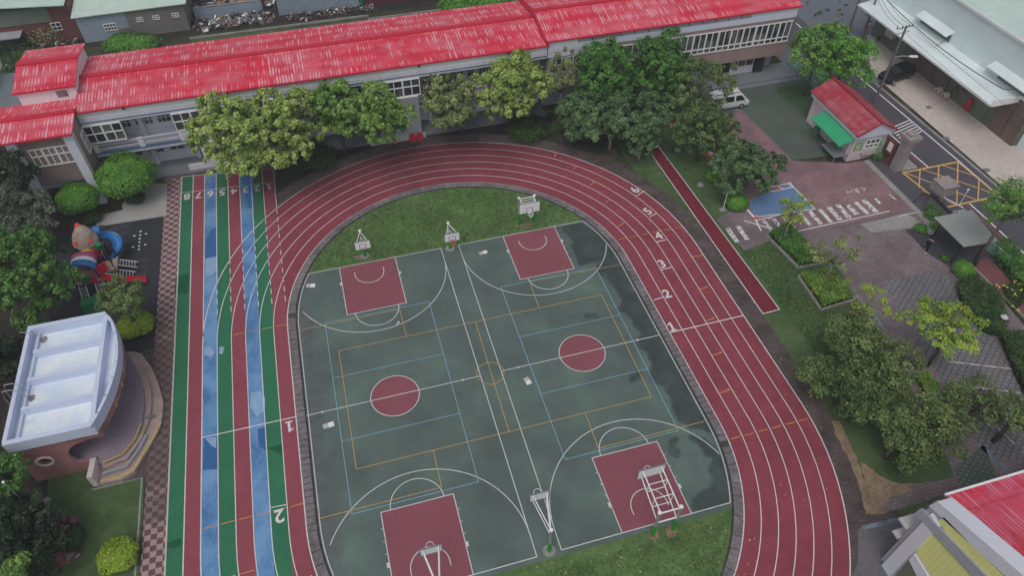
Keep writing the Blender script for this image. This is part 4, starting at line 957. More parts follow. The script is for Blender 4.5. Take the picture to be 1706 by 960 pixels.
b = MB(); P = Gs([(268, 703), (258, 724), (243, 750), (222, 782), (196, 796), (168, 801)], .33); b.strip(P, .16, .325); b.strip(Gs([(236, 704), (224, 732), (203, 757), (170, 772)], .9), .12, .885); b.build('painted_edge', 'step_yellow', st)
b = MB(); b.strip(Gs([(243, 724), (229, 750), (208, 778), (170, 789)], .65), .16, .625); b.build('painted_edge', 'step_blue', st)
q = G(160, 792, .4); b = MB(); b.obox((q.x, q.y + .1, .62), (.36, 1.5, 1.2), R(-4)); b.build('end_block', 'stone_white_pink', st)
b = MB(); q = G(251, 696, .6); b.obox((q.x, q.y, .7), (.6, .12, .2), R(6)); b.build('step_edge', 'slab_grey', st)
for yy, off in ((3.9, 0), (3.35, 0)):
    t = MB(); t.tube([(-31.2, yy, zt - .6), (-31.3, yy, zt + .35), (-31.8, yy + .05, zt + .62), (-32.3, yy + .1, zt + .55), (-32.5, yy + .1, zt - .2), (-32.5, yy + .1, zt - 1.2)], .035, 6); t.build('ladder_rail', 'steel', st)
t = MB(); t.tube([(-31.0, 8.9, zt - .4), (-31.9, 8.95, zt + .1), (-32.3, 9.0, zt + .25)], .03, 6); t.build('ladder_rail', 'steel', st)
for (u, v) in ((183, 531), (168, 683 + 2), (158, 705), (157, 716)):
    q = G(u, v, 4.4); t = MB(); t.tube([(q.x, q.y, 3.9), (q.x + .03, q.y - .03, 4.6)], .09, 8); t.build('spotlight', 'steel_white', st)
# ------------------------------------------------------------------ basketball hoops
def board_parts(root, bw, bh, zc_, yb_, ring, ringmat, netmat, inner=(.59, .45)):
    b = MB(); b.box(-bw / 2, bw / 2, yb_, yb_ + .05, zc_ - bh / 2, zc_ + bh / 2); bo = b.build('backboard', 'board_white', root)
    f = MB(); t = .05
    f.box(-bw / 2 - t, bw / 2 + t, yb_ + .012, yb_ + .09, zc_ + bh / 2, zc_ + bh / 2 + t); f.box(-bw / 2 - t, bw / 2 + t, yb_ + .012, yb_ + .09, zc_ - bh / 2 - t, zc_ - bh / 2)
    f.box(-bw / 2 - t, -bw / 2, yb_ + .013, yb_ + .089, zc_ - bh / 2, zc_ + bh / 2); f.box(bw / 2, bw / 2 + t, yb_ + .013, yb_ + .089, zc_ - bh / 2, zc_ + bh / 2); f.build('board_frame', 'slab_grey', bo)
    l = MB(); a, c = inner[0] / 2, inner[1]; z0 = zc_ - bh / 2 + .12; y = yb_ - .012
    l.box(-a, a, y, yb_ - .004, z0, z0 + .05); l.box(-a, a, y, yb_ - .004, z0 + c - .05, z0 + c); l.box(-a, -a + .05, y, yb_ - .004, z0 + .05, z0 + c - .05); l.box(a - .05, a, y, yb_ - .004, z0 + .05, z0 + c - .05); l.build('target_square', 'board_line', bo)
    if ring:
        zr_ = zc_ - bh / 2 + .12; cy = yb_ - .38
        t = MB(); t.tube([(.24 * math.cos(a_), cy + .24 * math.sin(a_), zr_) for a_ in np.linspace(0, 2 * math.pi, 21)], .022, 6, False); t.box(-.06, .06, cy + .23, yb_, zr_ - .05, zr_ + .02); rg = t.build('ring', ringmat, root)
        if netmat:
            n = MB()
            for k in range(12):
                a0, a1 = k * math.pi / 6, (k + 1) * math.pi / 6
                for s in (1, -1):
                    b0, b1 = (a0, a1) if s > 0 else (a1, a0)
                    n.tube([(.24 * math.cos(b0), cy + .24 * math.sin(b0), zr_), (.17 * math.cos(b1), cy + .17 * math.sin(b1), zr_ - .2), (.11 * math.cos(b0), cy + .11 * math.sin(b0), zr_ - .42)], .010, 3, False)
            n.build('net', netmat, rg)
def single_hoop(label, ring=True, ringmat='ring_orange', net='ring_orange', bw=1.25, green=1.25, reach=1.55, zc_=2.75):
    r = local('basketball_hoop', label, 'basketball hoop', 'single post basketball hoops')
    b = MB(); b.cyl(0, 0, 0, green, .13, .12, 12); b.build('post_padding', 'post_green', r)
    b = MB(); b.cyl(0, 0, green, 3.05, .10, .10, 12); b.build('post', 'steel', r)
    b = MB(); b.cyl(0, 0, 3.05, 3.12, .13, .13, 12); b.build('post_cap', 'steel_white', r)
    b = MB(); yb_ = -reach
    for sx in (-1, 1):
        b.tube([(0, 0, 3.0), (sx * bw * .36, yb_ + .08, zc_ + .36)], .035, 6); b.tube([(0, 0, 2.3), (sx * bw * .36, yb_ + .08, zc_ - .3)], .03, 6); b.tube([(sx * bw * .36, yb_ + .08, zc_ + .36), (sx * bw * .36, yb_ + .08, zc_ - .3)], .025, 6)
    b.build('arm', 'steel_white', r)
    board_parts(r, bw, .82, zc_, yb_, ring, ringmat, net)
    b = MB(); b.flat(arc(0, 0, .42, 0, 360, 16)[:-1], Z(14)); b.build('footing', 'concrete_path', r)
    return r
def double_hoop(label, zc_=2.75, reach=.95, bw=1.85, net='net_white'):
    r = local('basketball_hoop', label, 'basketball hoop', 'twin post basketball hoops')
    top = 3.25
    for sx in (-1, 1):
        b = MB(); b.cyl(sx * .72, 0, 0, 1.5, .13, .12, 12); b.build('post_padding', 'post_green', r)
        b = MB(); b.cyl(sx * .72, 0, 1.5, top, .10, .10, 12); b.build('post', 'steel', r)
        b = MB(); b.cyl(sx * .72, 0, top, top + .08, .13, .13, 12); b.build('post_cap', 'steel_white', r)
    b = MB(); yb_ = -reach; s_ = .64
    b.tube([(-.72, 0, top - .08), (.72, 0, top - .08)], .05, 6); b.tube([(-.72, 0, 1.9), (.72, 0, 1.9)], .045, 6)
    for sx in (-1, 1):
        b.tube([(sx * s_, 0, top - .08), (sx * s_, yb_ + .09, zc_ + .38)], .045, 6); b.tube([(sx * s_, 0, 1.9), (sx * s_, yb_ + .09, zc_ - .38)], .04, 6); b.tube([(sx * s_, yb_ + .09, zc_ + .4), (sx * s_, yb_ + .09, zc_ - .4)], .03, 6)
        for k in (.33, .66): b.tube([(sx * s_, yb_ * k, top - .08 + (zc_ + .46 - top) * k), (sx * s_, yb_ * k, 1.9 + (zc_ - 2.28) * k)], .028, 6)
    for k in (.33, .66):
        b.tube([(-s_, yb_ * k, top - .08 + (zc_ + .46 - top) * k), (s_, yb_ * k, top - .08 + (zc_ + .46 - top) * k)], .03, 6); b.tube([(-s_, yb_ * k, 1.9 + (zc_ - 2.28) * k), (s_, yb_ * k, 1.9 + (zc_ - 2.28) * k)], .03, 6)
    b.build('arm', 'steel_white', r)
    board_parts(r, bw, 1.05, zc_, yb_, True, 'steel_white', net, (.62, .46))
    for sx in (-1, 1):
        b = MB(); b.flat(arc(sx * .72, 0, .3, 0, 360, 14)[:-1], Z(14)); b.build('footing', 'sand_soil', r)
    return r
def put(o, x, y, rz=0, z=0): o.location = (x, y, z); o.rotation_euler = (0, 0, rz); return o
h = single_hoop('white basketball hoop without a ring on the grass above the left painted key', ring=False); q = G(608, 427); put(h, q.x, q.y + .0)
h = single_hoop('white basketball hoop with pink ring on a green post, far end between the two courts'); q = G(750, 414); put(h, q.x, q.y)
h = single_hoop('single post hoop leaning over the strip between the courts, nearer the camera, seen from behind', ringmat='steel_white', net=None, reach=2.4, zc_=3.0); q = G(915, 919); put(h, q.x, q.y, math.pi)
h = single_hoop('hoop seen from behind over the lower left key, cut off by the picture edge', ringmat='steel_white', net=None, reach=2.5, zc_=3.0, bw=1.3); put(h, -7.2, -16.1, math.pi)
h = double_hoop('twin post basketball hoop with wide white board on the far grass above the right court'); qa, qb = G(865, 377), G(889, 372); put(h, (qa.x + qb.x) / 2, (qa.y + qb.y) / 2 + .1)
h = double_hoop('twin post hoop seen from behind, its ladder like arms over the lower right key', reach=2.9, zc_=3.0, net=None); qa, qb = G(1090, 893), G(1117, 884); put(h, (qa.x + qb.x) / 2, (qa.y + qb.y) / 2, math.pi)
# pale two-tone plates lying on the court
def plate(u, v, rz, label, w=.62, d=.36, l2='two'):
    q = G(u, v); r = empty('floor_plate', (q.x, q.y, 0), label, 'floor plate', 'pale plates on the court'); a, b_ = w / 2, d / 2
    m = MB(); m.obox((q.x - math.cos(rz) * a / 2, q.y - math.sin(rz) * a / 2, .075), (a - .01, d, .04), rz); m.build('dull_half', 'concrete_pale', r)
    m = MB(); m.obox((q.x + math.cos(rz) * a / 2, q.y + math.sin(rz) * a / 2, .075), (a, d, .045), rz); m.build('bright_half', 'board_white', r)
plate(547.5, 710, .1, 'pale two tone plate on the green court near the left kerb below the middle line', .8, .4)
plate(879, 636, -1.35, 'pale two tone plate standing alone right of the yellow middle circle', .65, .4)
plate(518, 477, -.25, 'pale grey plate in the far left corner of the left court', .75, .4)
plate(805, 422, .12, 'pale two tone plate near the far end of the right court, beside its side line', .75, .35)
plate(663, 540, .9, 'short narrow white plate under the free throw arc of the left court', .4, .12)
# ------------------------------------------------------------------ playground structure
pl = empty('play_structure', (-31.6, 19, 0), 'colourful plastic play structure with rock shaped roof and slides on the dark playground mat', 'playground')
def P3(u, v, z): return G(u, v, z)
b = MB(); q = P3(139, 392, 3.2)   # rock roof tower
cx, cy = q.x, q.y
rockv = []; random.seed(3)
for k, (z, r_) in enumerate(((2.5, 1.05), (3.0, .95), (3.5, .72), (4.0, .42), (4.2, .15))):
    for i in range(10):
        a = 2 * math.pi * i / 10; rr = r_ * random.uniform(.88, 1.1); rockv.append((cx + rr * math.cos(a), cy + rr * math.sin(a), z + random.uniform(-.05, .05)))
fs = [(k * 10 + i, k * 10 + (i + 1) % 10, (k + 1) * 10 + (i + 1) % 10, (k + 1) * 10 + i) for k in range(4) for i in range(10)] + [tuple(range(40, 50)), tuple(range(9, -1, -1))]
b.add(rockv, fs); rk = b.build('rock_roof', 'play_rock', pl)
b = MB(); b.tube([(cx - .12, cy + .25, 3.72), (cx - .12, cy + .2, 4.32)], [.46, .14], 10); b.build('orange_tip', 'play_orange', rk)
b = MB(); b.obox((cx + .52, cy - .70, 3.1), (.34, .12, .34), .3, -.4); b.obox((cx - .55, cy - .74, 3.0), (.25, .12, .42), -.3, -.3); b.build('orange_spot', 'play_orange', rk)
def posts(pts, z1, mat='play_navy'):
    for (x, y) in pts:
        b = MB(); b.cyl(x, y, 0, z1, .07, .07, 8); p = b.build('post', mat, pl)
        b = MB(); b.cyl(x, y, z1 * .55, z1 * .55 + .1, .095, .095, 8); b.build('clamp', 'play_white', p)
posts([(cx - .8, cy - .8), (cx + .8, cy - .8), (cx - .8, cy + .8), (cx + .8, cy + .8)], 2.6)
b = MB(); b.box(cx - .8, cx + .8, cy - .8, cy + .8, 1.2, 1.3); b.build('deck', 'play_brown', pl)
b = MB(); b.obox((cx + .95, cy - .9, 1.7), (.08, 1.1, .9), .5); b.build('pink_panel', 'play_pink', pl)
b = MB(); b.obox((cx + .05, cy - .95, 1.75), (1.4, .08, .8), 0); b.build('brown_panel', 'play_red', pl)
# spiral blue slide
sx, sy = cx + 1.55, cy + .1
n = 26; vs = []; 
for i in range(n + 1):
    t = i / n; a = R(150) - t * R(300); zz_ = 2.2 - 1.9 * t
    for rr, dz in ((.16, .42), (.22, .06), (.55, 0), (.92, .12), (1.02, .52)):
        vs.append((sx + rr * math.cos(a), sy + rr * math.sin(a), zz_ + dz))
fs = [(i * 5 + k, i * 5 + k + 1, (i + 1) * 5 + k + 1, (i + 1) * 5 + k) for i in range(n) for k in range(4)]
b = MB(); b.add(vs, fs); so = b.build('spiral_slide', 'play_blue', pl, True)
md = so.modifiers.new('thick', 'SOLIDIFY'); md.thickness = .06
b = MB(); b.tube([(cx + .6, cy + .7, 2.9), (cx + 1.1, cy + .75, 2.85)], .42, 12); b.build('slide_hood', 'play_blue', pl)
# yellow/pink tunnel bridge between towers
q2 = P3(142, 440, 2.6); c2x, c2y = q2.x, q2.y
for k, (mat, t0, t1) in enumerate((('play_yellow', 0, .3), ('play_pink', .3, .55), ('play_yellow', .55, .78), ('play_orange', .78, 1.0))):
    a = Vector((cx - .05, cy - .9, 2.0)).lerp(Vector((c2x + .05, c2y + .55, 2.1)), t0); c = Vector((cx - .05, cy - .9, 2.0)).lerp(Vector((c2x + .05, c2y + .55, 2.1)), t1)
    b = MB(); b.tube([a, c], .52, 14, False); b.build('tunnel_section', mat, pl, True)
# arched roof tower: pink, white, blue bands
for mat, y0, y1, rr in (('play_pink', .45, .95, 1.02), ('play_white', -.05, .449, 1.0), ('play_blue', -.75, -.051, 1.06)):
    b = MB(); vs = []
    for j, yy in enumerate((y0, y1)):
        for i in range(13):
            a = math.pi * i / 12; vs.append((c2x - .25 + rr * math.cos(a), c2y + yy, 2.35 + .85 * rr * math.sin(a)))
    b.add(vs, [(i, i + 1, 14 + i, 13 + i) for i in range(12)]); o = b.build('arched_roof', mat, pl, True); md = o.modifiers.new('t', 'SOLIDIFY'); md.thickness = .1
posts([(c2x - 1.2, c2y - .75), (c2x + .75, c2y - .75), (c2x - 1.2, c2y + .85), (c2x + .75, c2y + .85), (c2x + 1.9, c2y + 1.6), (c2x + 1.75, c2y + .4)], 2.4)
b = MB(); b.box(c2x - 1.2, c2x + .75, c2y - .75, c2y + .85, 1.05, 1.15); b.box(c2x + .75, c2x + 1.9, c2y + .3, c2y + 1.6, 1.05, 1.15); b.build('deck', 'play_brown', pl)
b = MB(); b.obox((c2x - .2, c2y - .78, 1.5), (.9, .08, .7)); b.build('green_panel', 'play_green', pl)
b = MB(); b.obox((c2x + .3, c2y - .9, 1.45), (.5, .08, .6)); b.build('red_panel', 'play_red', pl)
b = MB(); b.tube([(c2x + .8, c2y + 2.1, 2.3), (c2x + .95, c2y + 1.9, 2.9)], [.30, .22], 8); b.build('green_finial', 'play_green', pl)
def ladder(a, c, w, nr, axis):
    b = MB(); a, c = Vector(a), Vector(c); ax = Vector(axis) * w / 2
    b.tube([a - ax, c - ax], .03, 6); b.tube([a + ax, c + ax], .03, 6)
    for k in range(1, nr):
        m = a.lerp(c, k / nr); b.tube([m - ax, m + ax], .02, 5)
    b.build('ladder', 'play_white', pl)
ladder((c2x + .9, c2y + .35, 1.25), (c2x + 3.1, c2y + .2, .25), .7, 10, (0, 1, 0)); ladder((c2x + 1.4, c2y + 1.3, 1.3), (c2x + 3.3, c2y + 1.15, .5), .7, 9, (0, 1, 0))
ladder((c2x - .75, c2y - .9, 1.1), (c2x - .55, c2y - 2.3, .1), .55, 8, (1, 0, 0)); ladder((c2x + .5, c2y - .8, 1.1), (c2x + .75, c2y - 2.1, .3), .6, 8, (1, 0, 0))
# red trough slide
n = 10; vs = []
for i in range(n + 1):
    t = i / n; x = c2x + .8 + 3.2 * t; y = c2y - .55 - .25 * t; zz_ = 1.15 - .95 * (t * (1.35 - .35 * t))
    for dy, dz in ((-.32, .3), (-.26, 0), (.26, 0), (.32, .3)): vs.append((x, y + dy, zz_ + dz))
b = MB(); b.add(vs, [(i * 4 + k, i * 4 + k + 1, (i + 1) * 4 + k + 1, (i + 1) * 4 + k) for i in range(n) for k in range(3)]); o = b.build('straight_slide', 'play_red', pl); md = o.modifiers.new('t', 'SOLIDIFY'); md.thickness = .05
b = MB(); b.obox((c2x + .9, c2y + .1, 1.7), (.9, .12, .9), .7); b.build('red_panel', 'play_red', pl)
b = MB(); b.obox((c2x + .1, c2y - 2.7, .5), (1.6, .9, 1.0), .05); b.build('green_climber', 'play_green', pl)
# ------------------------------------------------------------------ guard booth
bo = empty('guard_booth', (43.4, 19.6, 0), 'small gatehouse with faded red gable roof and green awning beside the school gate', 'gatehouse')
bx0, bx1, by0, by1 = 41.5, 45.3, 15.9, 23.4
b = MB(); b.box(bx0, bx1, by0, by1, 0, 2.95); b.build('wall', 'stone_white_pink', bo)
b = MB(); b.box(bx0 - .2, bx1 + .2, by0 - .35, by1 + .3, 2.952, 3.42); b.vprism([(bx0 - .2, 3.42), (bx1 + .2, 3.42), (43.4, 4.55)], 1, by0 - .35, by1 + .3); b.build('white_fascia', 'fascia_white', bo)
b = MB()
def slab_x(b, xa, za_, xb, zb, y0, y1, t=.08): b.add([(xa, y0, za_), (xb, y0, zb), (xb, y1, zb), (xa, y1, za_), (xa, y0, za_ - t), (xb, y0, zb - t), (xb, y1, zb - t), (xa, y1, za_ - t)], [(0, 1, 2, 3), (7, 6, 5, 4), (0, 4, 5, 1), (1, 5, 6, 2), (2, 6, 7, 3), (3, 7, 4, 0)])
slab_x(b, 41.15, 3.50, 43.4, 4.72, 15.4, 23.85); slab_x(b, 43.4, 4.72, 45.7, 3.50, 15.4, 23.85); rf = b.build('roof', 'roof_red_booth', bo)
b = MB(); b.box(43.26, 43.54, 15.36, 23.9, 4.68, 4.80); b.build('ridge_cap', 'trim_dark_red', rf)
b = MB(); slab_x(b, 41.1, 3.52, 43.4, 4.76, 15.28, 15.4, .16); slab_x(b, 43.4, 4.76, 45.75, 3.52, 15.28, 15.4, .16); b.build('verge', 'trim_dark_red', rf)
b = MB(); slab_x(b, 39.75, 2.35, 41.28, 2.85, 15.7, 20.9, .07); b.build('awning', 'awning_green', bo)
b = MB(); b.box(39.85, 41.45, 15.9, 18.3, .78, .84); b.box(40.0, 40.08, 16.0, 16.08, 0, .78); b.box(40.0, 40.08, 18.1, 18.18, 0, .78); b.build('counter', 'slab_grey', bo)
window_band(bo, 43.0, 44.6, 1.3, 2.4, by0 - .06, 3, (.45,), .08, .1); window_band(bo, by0 + .3, by0 + 1.5, .2, 2.2, bx0 + .02, 1, (), .1, .1, axis='y')
b = MB(); b.box(41.8, 42.8, by0 - .03, by0, 1.2, 2.2); b.build('poster', 'poster_green', bo); b = MB(); b.box(42.0, 42.5, by0 - .05, by0 - .031, 1.45, 1.95); b.build('poster', 'poster_yellow', bo)
b = MB(); b.box(42.9, 45.2, by0 - .5, by0, .75, .85); b.build('window_shelf', 'concrete_path', bo)
# gate posts, notice panels, cone
gp = empty('gate_pillar', (45.5, 13.4, 0), 'tall weathered stone gate pillar with stepped capital beside the gatehouse', 'pillar')
b = MB(); b.box(45.1, 46.0, 13.0, 13.85, 0, 3.5); b.build('shaft', 'concrete_pillar', gp)
b = MB(); b.box(44.95, 46.15, 12.85, 14.0, 3.5, 3.75); b.box(44.8, 46.3, 12.7, 14.15, 3.75, 4.15); b.box(45.2, 45.9, 13.1, 13.75, 4.15, 4.35); b.build('capital', 'concrete_pillar', gp)
gw = empty('gate_wall', (45.2, 14.9, 0), 'reddish brown gate wall with white notice boards between pillar and gatehouse', 'wall')
b = MB(); b.box(45.1, 45.5, 14.2, 15.6, 0, 2.6); b.build('wall', 'brick_red_wall', gw)
b = MB(); b.box(44.98, 45.08, 14.45, 15.0, 1.5, 2.4); b.build('notice_board', 'board_white', gw); b = MB(); b.box(44.6, 44.7, 15.3, 15.8, .9, 2.2); b.build('notice_board', 'poster_green', gw)
b = MB(); b.box(44.95, 45.09, 14.3, 15.1, 1.0, 1.1); b.build('bracket', 'black_metal', gw)
gx, gy = 45.75, 7.7
gf = empty('gate_pillar', (gx, gy, 0), 'squat pale stone gate pillar with overhanging block top, across the gateway from the tall one', 'pillar')
b = MB(); b.box(gx - .32, gx + .32, gy - .36, gy + .36, 0, 1.7); b.build('shaft', 'concrete_pillar', gf); b = MB(); b.box(gx - .78, gx + .78, gy - .78, gy + .78, 1.7, 2.65); b.build('block', 'concrete_pillar', gf); b = MB(); b.box(gx - .84, gx + .84, gy - .84, gy + .84, 2.65, 2.75); b.build('coping', 'concrete_pillar', gf)
b = MB(); b.cyl(48.0, 7.0, 0, 1.8, .04, .04, 6); b.cyl(48.0, 7.0, 1.8, 1.98, .10, .10, 8); tag(b.build('bollard_lamp', 'steel_white'), 'thin white post with round knob beside the squat gate pillar', 'post')
def cone(u, v, z, label, s=1.0):
    q = G(u, v, z); r = empty('traffic_cone', (q.x, q.y, z), label, 'traffic cone', 'orange traffic cones')
    b = MB(); b.box(q.x - .2 * s, q.x + .2 * s, q.y - .2 * s, q.y + .2 * s, z + .001, z + .05); b.build('base', 'cone_orange', r)
    b = MB(); b.cyl(q.x, q.y, z + .05, z + .7 * s, .15 * s, .03, 10); b.build('cone_body', 'cone_orange', r)
    b = MB(); b.cyl(q.x, q.y, z + .32 * s, z + .46 * s, .105 * s, .08 * s, 10); b.build('white_band', 'play_white', r)
cone(1479, 270, 0, 'orange traffic cone at the foot of the tall gate pillar')
cone(659, 238, 0, 'orange traffic cone outside the round opening of the school wall', .9)
cone(1296, 315, .0, 'orange traffic cone at the hatched top edge of the blue parking bay', .9)
cone(1259, 364, .0, 'orange traffic cone at the lower left corner of the blue parking bay', .9)
q = G(694, 233); r = empty('barrier', (q.x, q.y, 0), 'two red plastic road barriers stacked by the school ramp near the track', 'barrier')
for dx in (-.38, .38):
    b = MB(); b.vprism([(-.28, 0), (.28, 0), (.14, .75), (-.14, .75)], 0, -.33, .33); b.v = [(x + q.x + dx, y + q.y, z) for x, y, z in b.v]; b.build('barrier_block', 'red_paint', r)
# sliding gate
sg = empty('sliding_gate', (45.2, 6.6, 0), 'dark steel sliding gate drawn back beside the squat gate pillar', 'gate')
b = MB(); b.box(44.6, 44.7, 3.2, 7.6, .1, 1.5); b.build('gate_panel', 'wall_green_grey', sg)
b = MB(); b.box(44.5, 44.8, 3.1, 7.7, 1.5, 1.62); b.tube([(44.65, 7.6, .1), (44.65, 7.6, 1.6), (44.2, 8.2, 1.3), (43.9, 8.4, .2)], .05, 6); b.build('gate_frame', 'black_metal', sg)
b = MB(); b.tube([(45.3, 7.3, 1.6), (46.2, 5.2, 1.6)], .05, 6); b.build('top_rail', 'steel_white', sg)
# entrance shelter
sh = empty('shelter', (43.5, 2.5, 0), 'low shelter with grey ribbed sheet roof beside the gate', 'shelter')
zR = 2.7; c_ = [G(1556, 362, zR), G(1620, 350, zR), G(1662, 402, zR - .15), G(1606, 411, zR - .15)]
b = MB(); b.v = [(p.x, p.y, p.z) for p in c_] + [(p.x, p.y, p.z - .07) for p in c_]; b.f = [(0, 1, 2, 3), (7, 6, 5, 4), (0, 4, 5, 1), (1, 5, 6, 2), (2, 6, 7, 3), (3, 7, 4, 0)]; b.build('roof', 'metal_grey_roof', sh)
for p, dx, dy in ((c_[0], .5, -.5), (c_[1], -.5, -.4), (c_[2], -.5, .5), (c_[3], .4, .5)):
    b = MB(); b.cyl(p.x + dx, p.y + dy, 0, p.z - .07, .07, .07, 8); b.build('post', 'black_metal', sh)
b = MB(); b.box(c_[3].x + .2, c_[2].x - .3, c_[3].y + .3, c_[3].y + .4, zR - .45, zR - .25); b.build('beam', 'black_metal', sh)
sheet('shelter_floor', [(40.8, 5.4), (45.8, 5.2), (46.0, -2), (42.2, -1.4), (40.9, 2.0)], 9, 'mat_tile')
sheet('garden_path', [(43.6, .2), (45.6, .2), (45.6, -12), (43.8, -12)], 10, 'walk_red')
b = MB(); b.box(43.45, 43.58, -12, .2, 0, .14); struct(b.build('path_edging', 'concrete_path'))
# green/white painted fence along the road
def fence_run(name, pts, h, label, mat='fence_green'):
    r = empty(name, (pts[0][0], pts[0][1], 0), label, 'fence')
    for a, c in zip(pts[:-1], pts[1:]):
        d = Vector((c[0] - a[0], c[1] - a[1])); b = MB(); b.obox(((a[0] + c[0]) / 2, (a[1] + c[1]) / 2, h * .45), (d.length, .12, h * .9), math.atan2(d.y, d.x)); p = b.build('panel', mat, r)
        b = MB(); n = int(d.length / .5)
        for k in range(n): t = (k + .5) / n; b.obox((a[0] + d.x * t, a[1] + d.y * t, h * (.55 + .2 * math.sin(k * 1.7))), (.16, .16, h * .35), k * 1.1)
        b.build('leaf_ornament', 'board_white', p)
    return r
fence_run('painted_fence', [(46.2, 5.6), (46.25, 3.0), (46.5, 0), (46.6, -4), (46.6, -12)], 1.0, 'pale green painted fence with white leaf cut outs along the road by the shelter')
fence_run('painted_fence', [(45.6, 34.5), (46.4, 31.5), (46.6, 28), (46.7, 24.6)], 1.1, 'green and white leaf patterned fence along the road under the bright green trees')
b = MB(); b.box(45.0, 50.0, 41.9, 42.05, 0, 2.4); tag(b.build('boundary_wall', 'fence_green'), 'pale green boundary wall running off behind the east end of the school building', 'wall')
# planter pot, person, garden lamp
q = G(1549, 388); b = MB(); pt = empty('plant_pot', (q.x, q.y, 0), 'white round tub holding a small plant beside the shelter', 'plant pot')
b = MB(); b.cyl(q.x, q.y, 0, .6, .3, .42, 14); b.build('tub', 'pot_white', pt)
POT = (q.x, q.y, pt)
q = G(1664, 541); lp = empty('garden_lamp', (q.x, q.y, 0), 'small white mushroom shaped lamp in the hedge beside the car park', 'lamp')
b = MB(); b.cyl(q.x, q.y, 0, .95, .06, .05, 8); b.build('post', 'pot_white', lp); b = MB(); b.cyl(q.x, q.y, .95, 1.12, .30, .12, 12); b.build('lamp_shade', 'pot_white', lp)
# flagpole and looping planter
q = G(80, 874); b = MB(); fp = empty('flagpole', (q.x, q.y, 0), 'thin grey metal flagpole on the grass left of the stage', 'pole')
b.cyl(q.x, q.y, 0, 5.6, .05, .035, 8); b.build('pole', 'steel', fp); b = MB(); b.cyl(q.x, q.y, 5.6, 5.72, .08, .08, 8); b.build('finial', 'steel_white', fp)
def stone_loop():
    r = empty('stone_planter', (-30.0, -5.4, 0), 'round pink stone seat curving around a dark bush on the grass', 'planter')
    c = G(121, 895); b = MB(); pts = [(108, 942), (98, 925), (94, 905), (96, 885), (104, 873), (118, 868), (132, 873)]
    P = [Vector(p) for p in Gs(pts)]
    for a, d in zip(P[:-1], P[1:]):
        e = d - a; b.obox(((a.x + d.x) / 2, (a.y + d.y) / 2, .2), (e.length + .12, .42, .4), math.atan2(e.y, e.x))
    b.build('seat_ring', 'walk_red', r)
    P2 = Gs([(102, 930), (98, 905), (100, 885), (112, 876), (124, 880), (118, 890), (117, 905), (122, 920), (134, 925), (115, 940)])
    b = MB(); b.prism(P2, 0, .12); b.build('paved_floor', 'step_stone', r)
    b = MB(); P = [Vector(p) for p in Gs([(133, 873), (140, 888), (140, 905), (132, 922), (118, 938)])]
    for a, d in zip(P[:-1], P[1:]):
        e = d - a; b.obox(((a.x + d.x) / 2, (a.y + d.y) / 2, .1), (e.length + .1, .14, .2), math.atan2(e.y, e.x))
    b.build('low_kerb', 'walk_red', r)
stone_loop()
b = MB(); q = G(82, 838, .3); b.obox((q.x, q.y, .3), (.35, .5, .6), .6); b.cyl(q.x, q.y, .6, .8, .15, .05, 8); tag(b.build('stone_figure', 'concrete_path'), 'small grey stone block on the dark grass under the trees left of the stage', 'stone')
b = MB(); b.strip([(-28.4, -2), (-25.2, -2), (-25.2, -9)], .12, Z(7)); struct(b.build('path_edging', 'concrete_path'))
# ------------------------------------------------------------------ building at the lower right corner
lb = empty('corner_building', (28, -30, 0), 'tall building with faded red roof and yellow ribbed panels at the lower right corner', 'building')
b = MB(); b.vprism([(-20.95, 0), (-20.95, 7.6), (-45, 14.7), (-45, 0)], 0, 20.36, 60); b.build('wall', 'wall_grey', lb)
b = MB(); roof_slab(b, 20.85, 60, -20.55, 7.98, -45, 15.2, .12); b.build('roof', 'roof_red_side', lb)
b = MB(); b.box(20.9, 60, -20.54, -20.40, 7.80, 7.95); b.build('gutter', 'steel_white', lb)
Xf = 20.0
def fp_(u, v): q = PX(u, v, Xf); return (q.y, q.z)
b = MB(); b.vprism([fp_(1548, 843), fp_(1563, 836), fp_(1800, 1040), fp_(1780, 1055)], 0, Xf - .05, Xf + .9); b.build('roof_parapet', 'wall_white', lb)
b = MB(); b.vprism([(-20.65, 0), (-20.65, 7.95), (-45, 15.1), (-45, 0)], 0, Xf + .06, Xf + .34); b.build('facade', 'wall_grey', lb)
def fpanel(name, pts, mat, d0, d1): b = MB(); b.vprism([fp_(*p) for p in pts], 0, Xf - d1, Xf - d0 + .05); b.build(name, mat, lb)
fpanel('yellow_panel', [(1564, 868), (1574, 862), (1672, 962), (1740, 1030), (1700, 1060), (1632, 965)], 'panel_yellow', 0, .05)
fpanel('ledge_beam', [(1528, 855), (1536, 848), (1543, 852), (1760, 1075), (1745, 1090)], 'wall_grey', 0, .18)
fpanel('yellow_panel', [(1527, 920), (1552, 888), (1640, 985), (1640, 1100)], 'panel_yellow', 0, .05)
fpanel('mullion', [(1517, 932), (1526, 922), (1580, 1010), (1560, 1020)], 'wall_white', 0, .14)
fpanel('olive_panel', [(1494, 958), (1516, 934), (1560, 1020), (1500, 1050)], 'olive_panel', 0, .05)
b = MB(); b.box(Xf - .16, Xf + .1, -21.75, -21.0, 0, 7.2); b.build('corner_pier', 'wall_white', lb)
b = MB(); b.box(Xf - .1, Xf + 1.1, -20.62, -19.9, 4.3, 4.42); b.build('side_ledge', 'concrete_pale', lb); b = MB(); b.box(Xf - .1, Xf + 1.1, -20.62, -20.1, 3.0, 3.12); b.build('side_ledge', 'concrete_pale', lb)
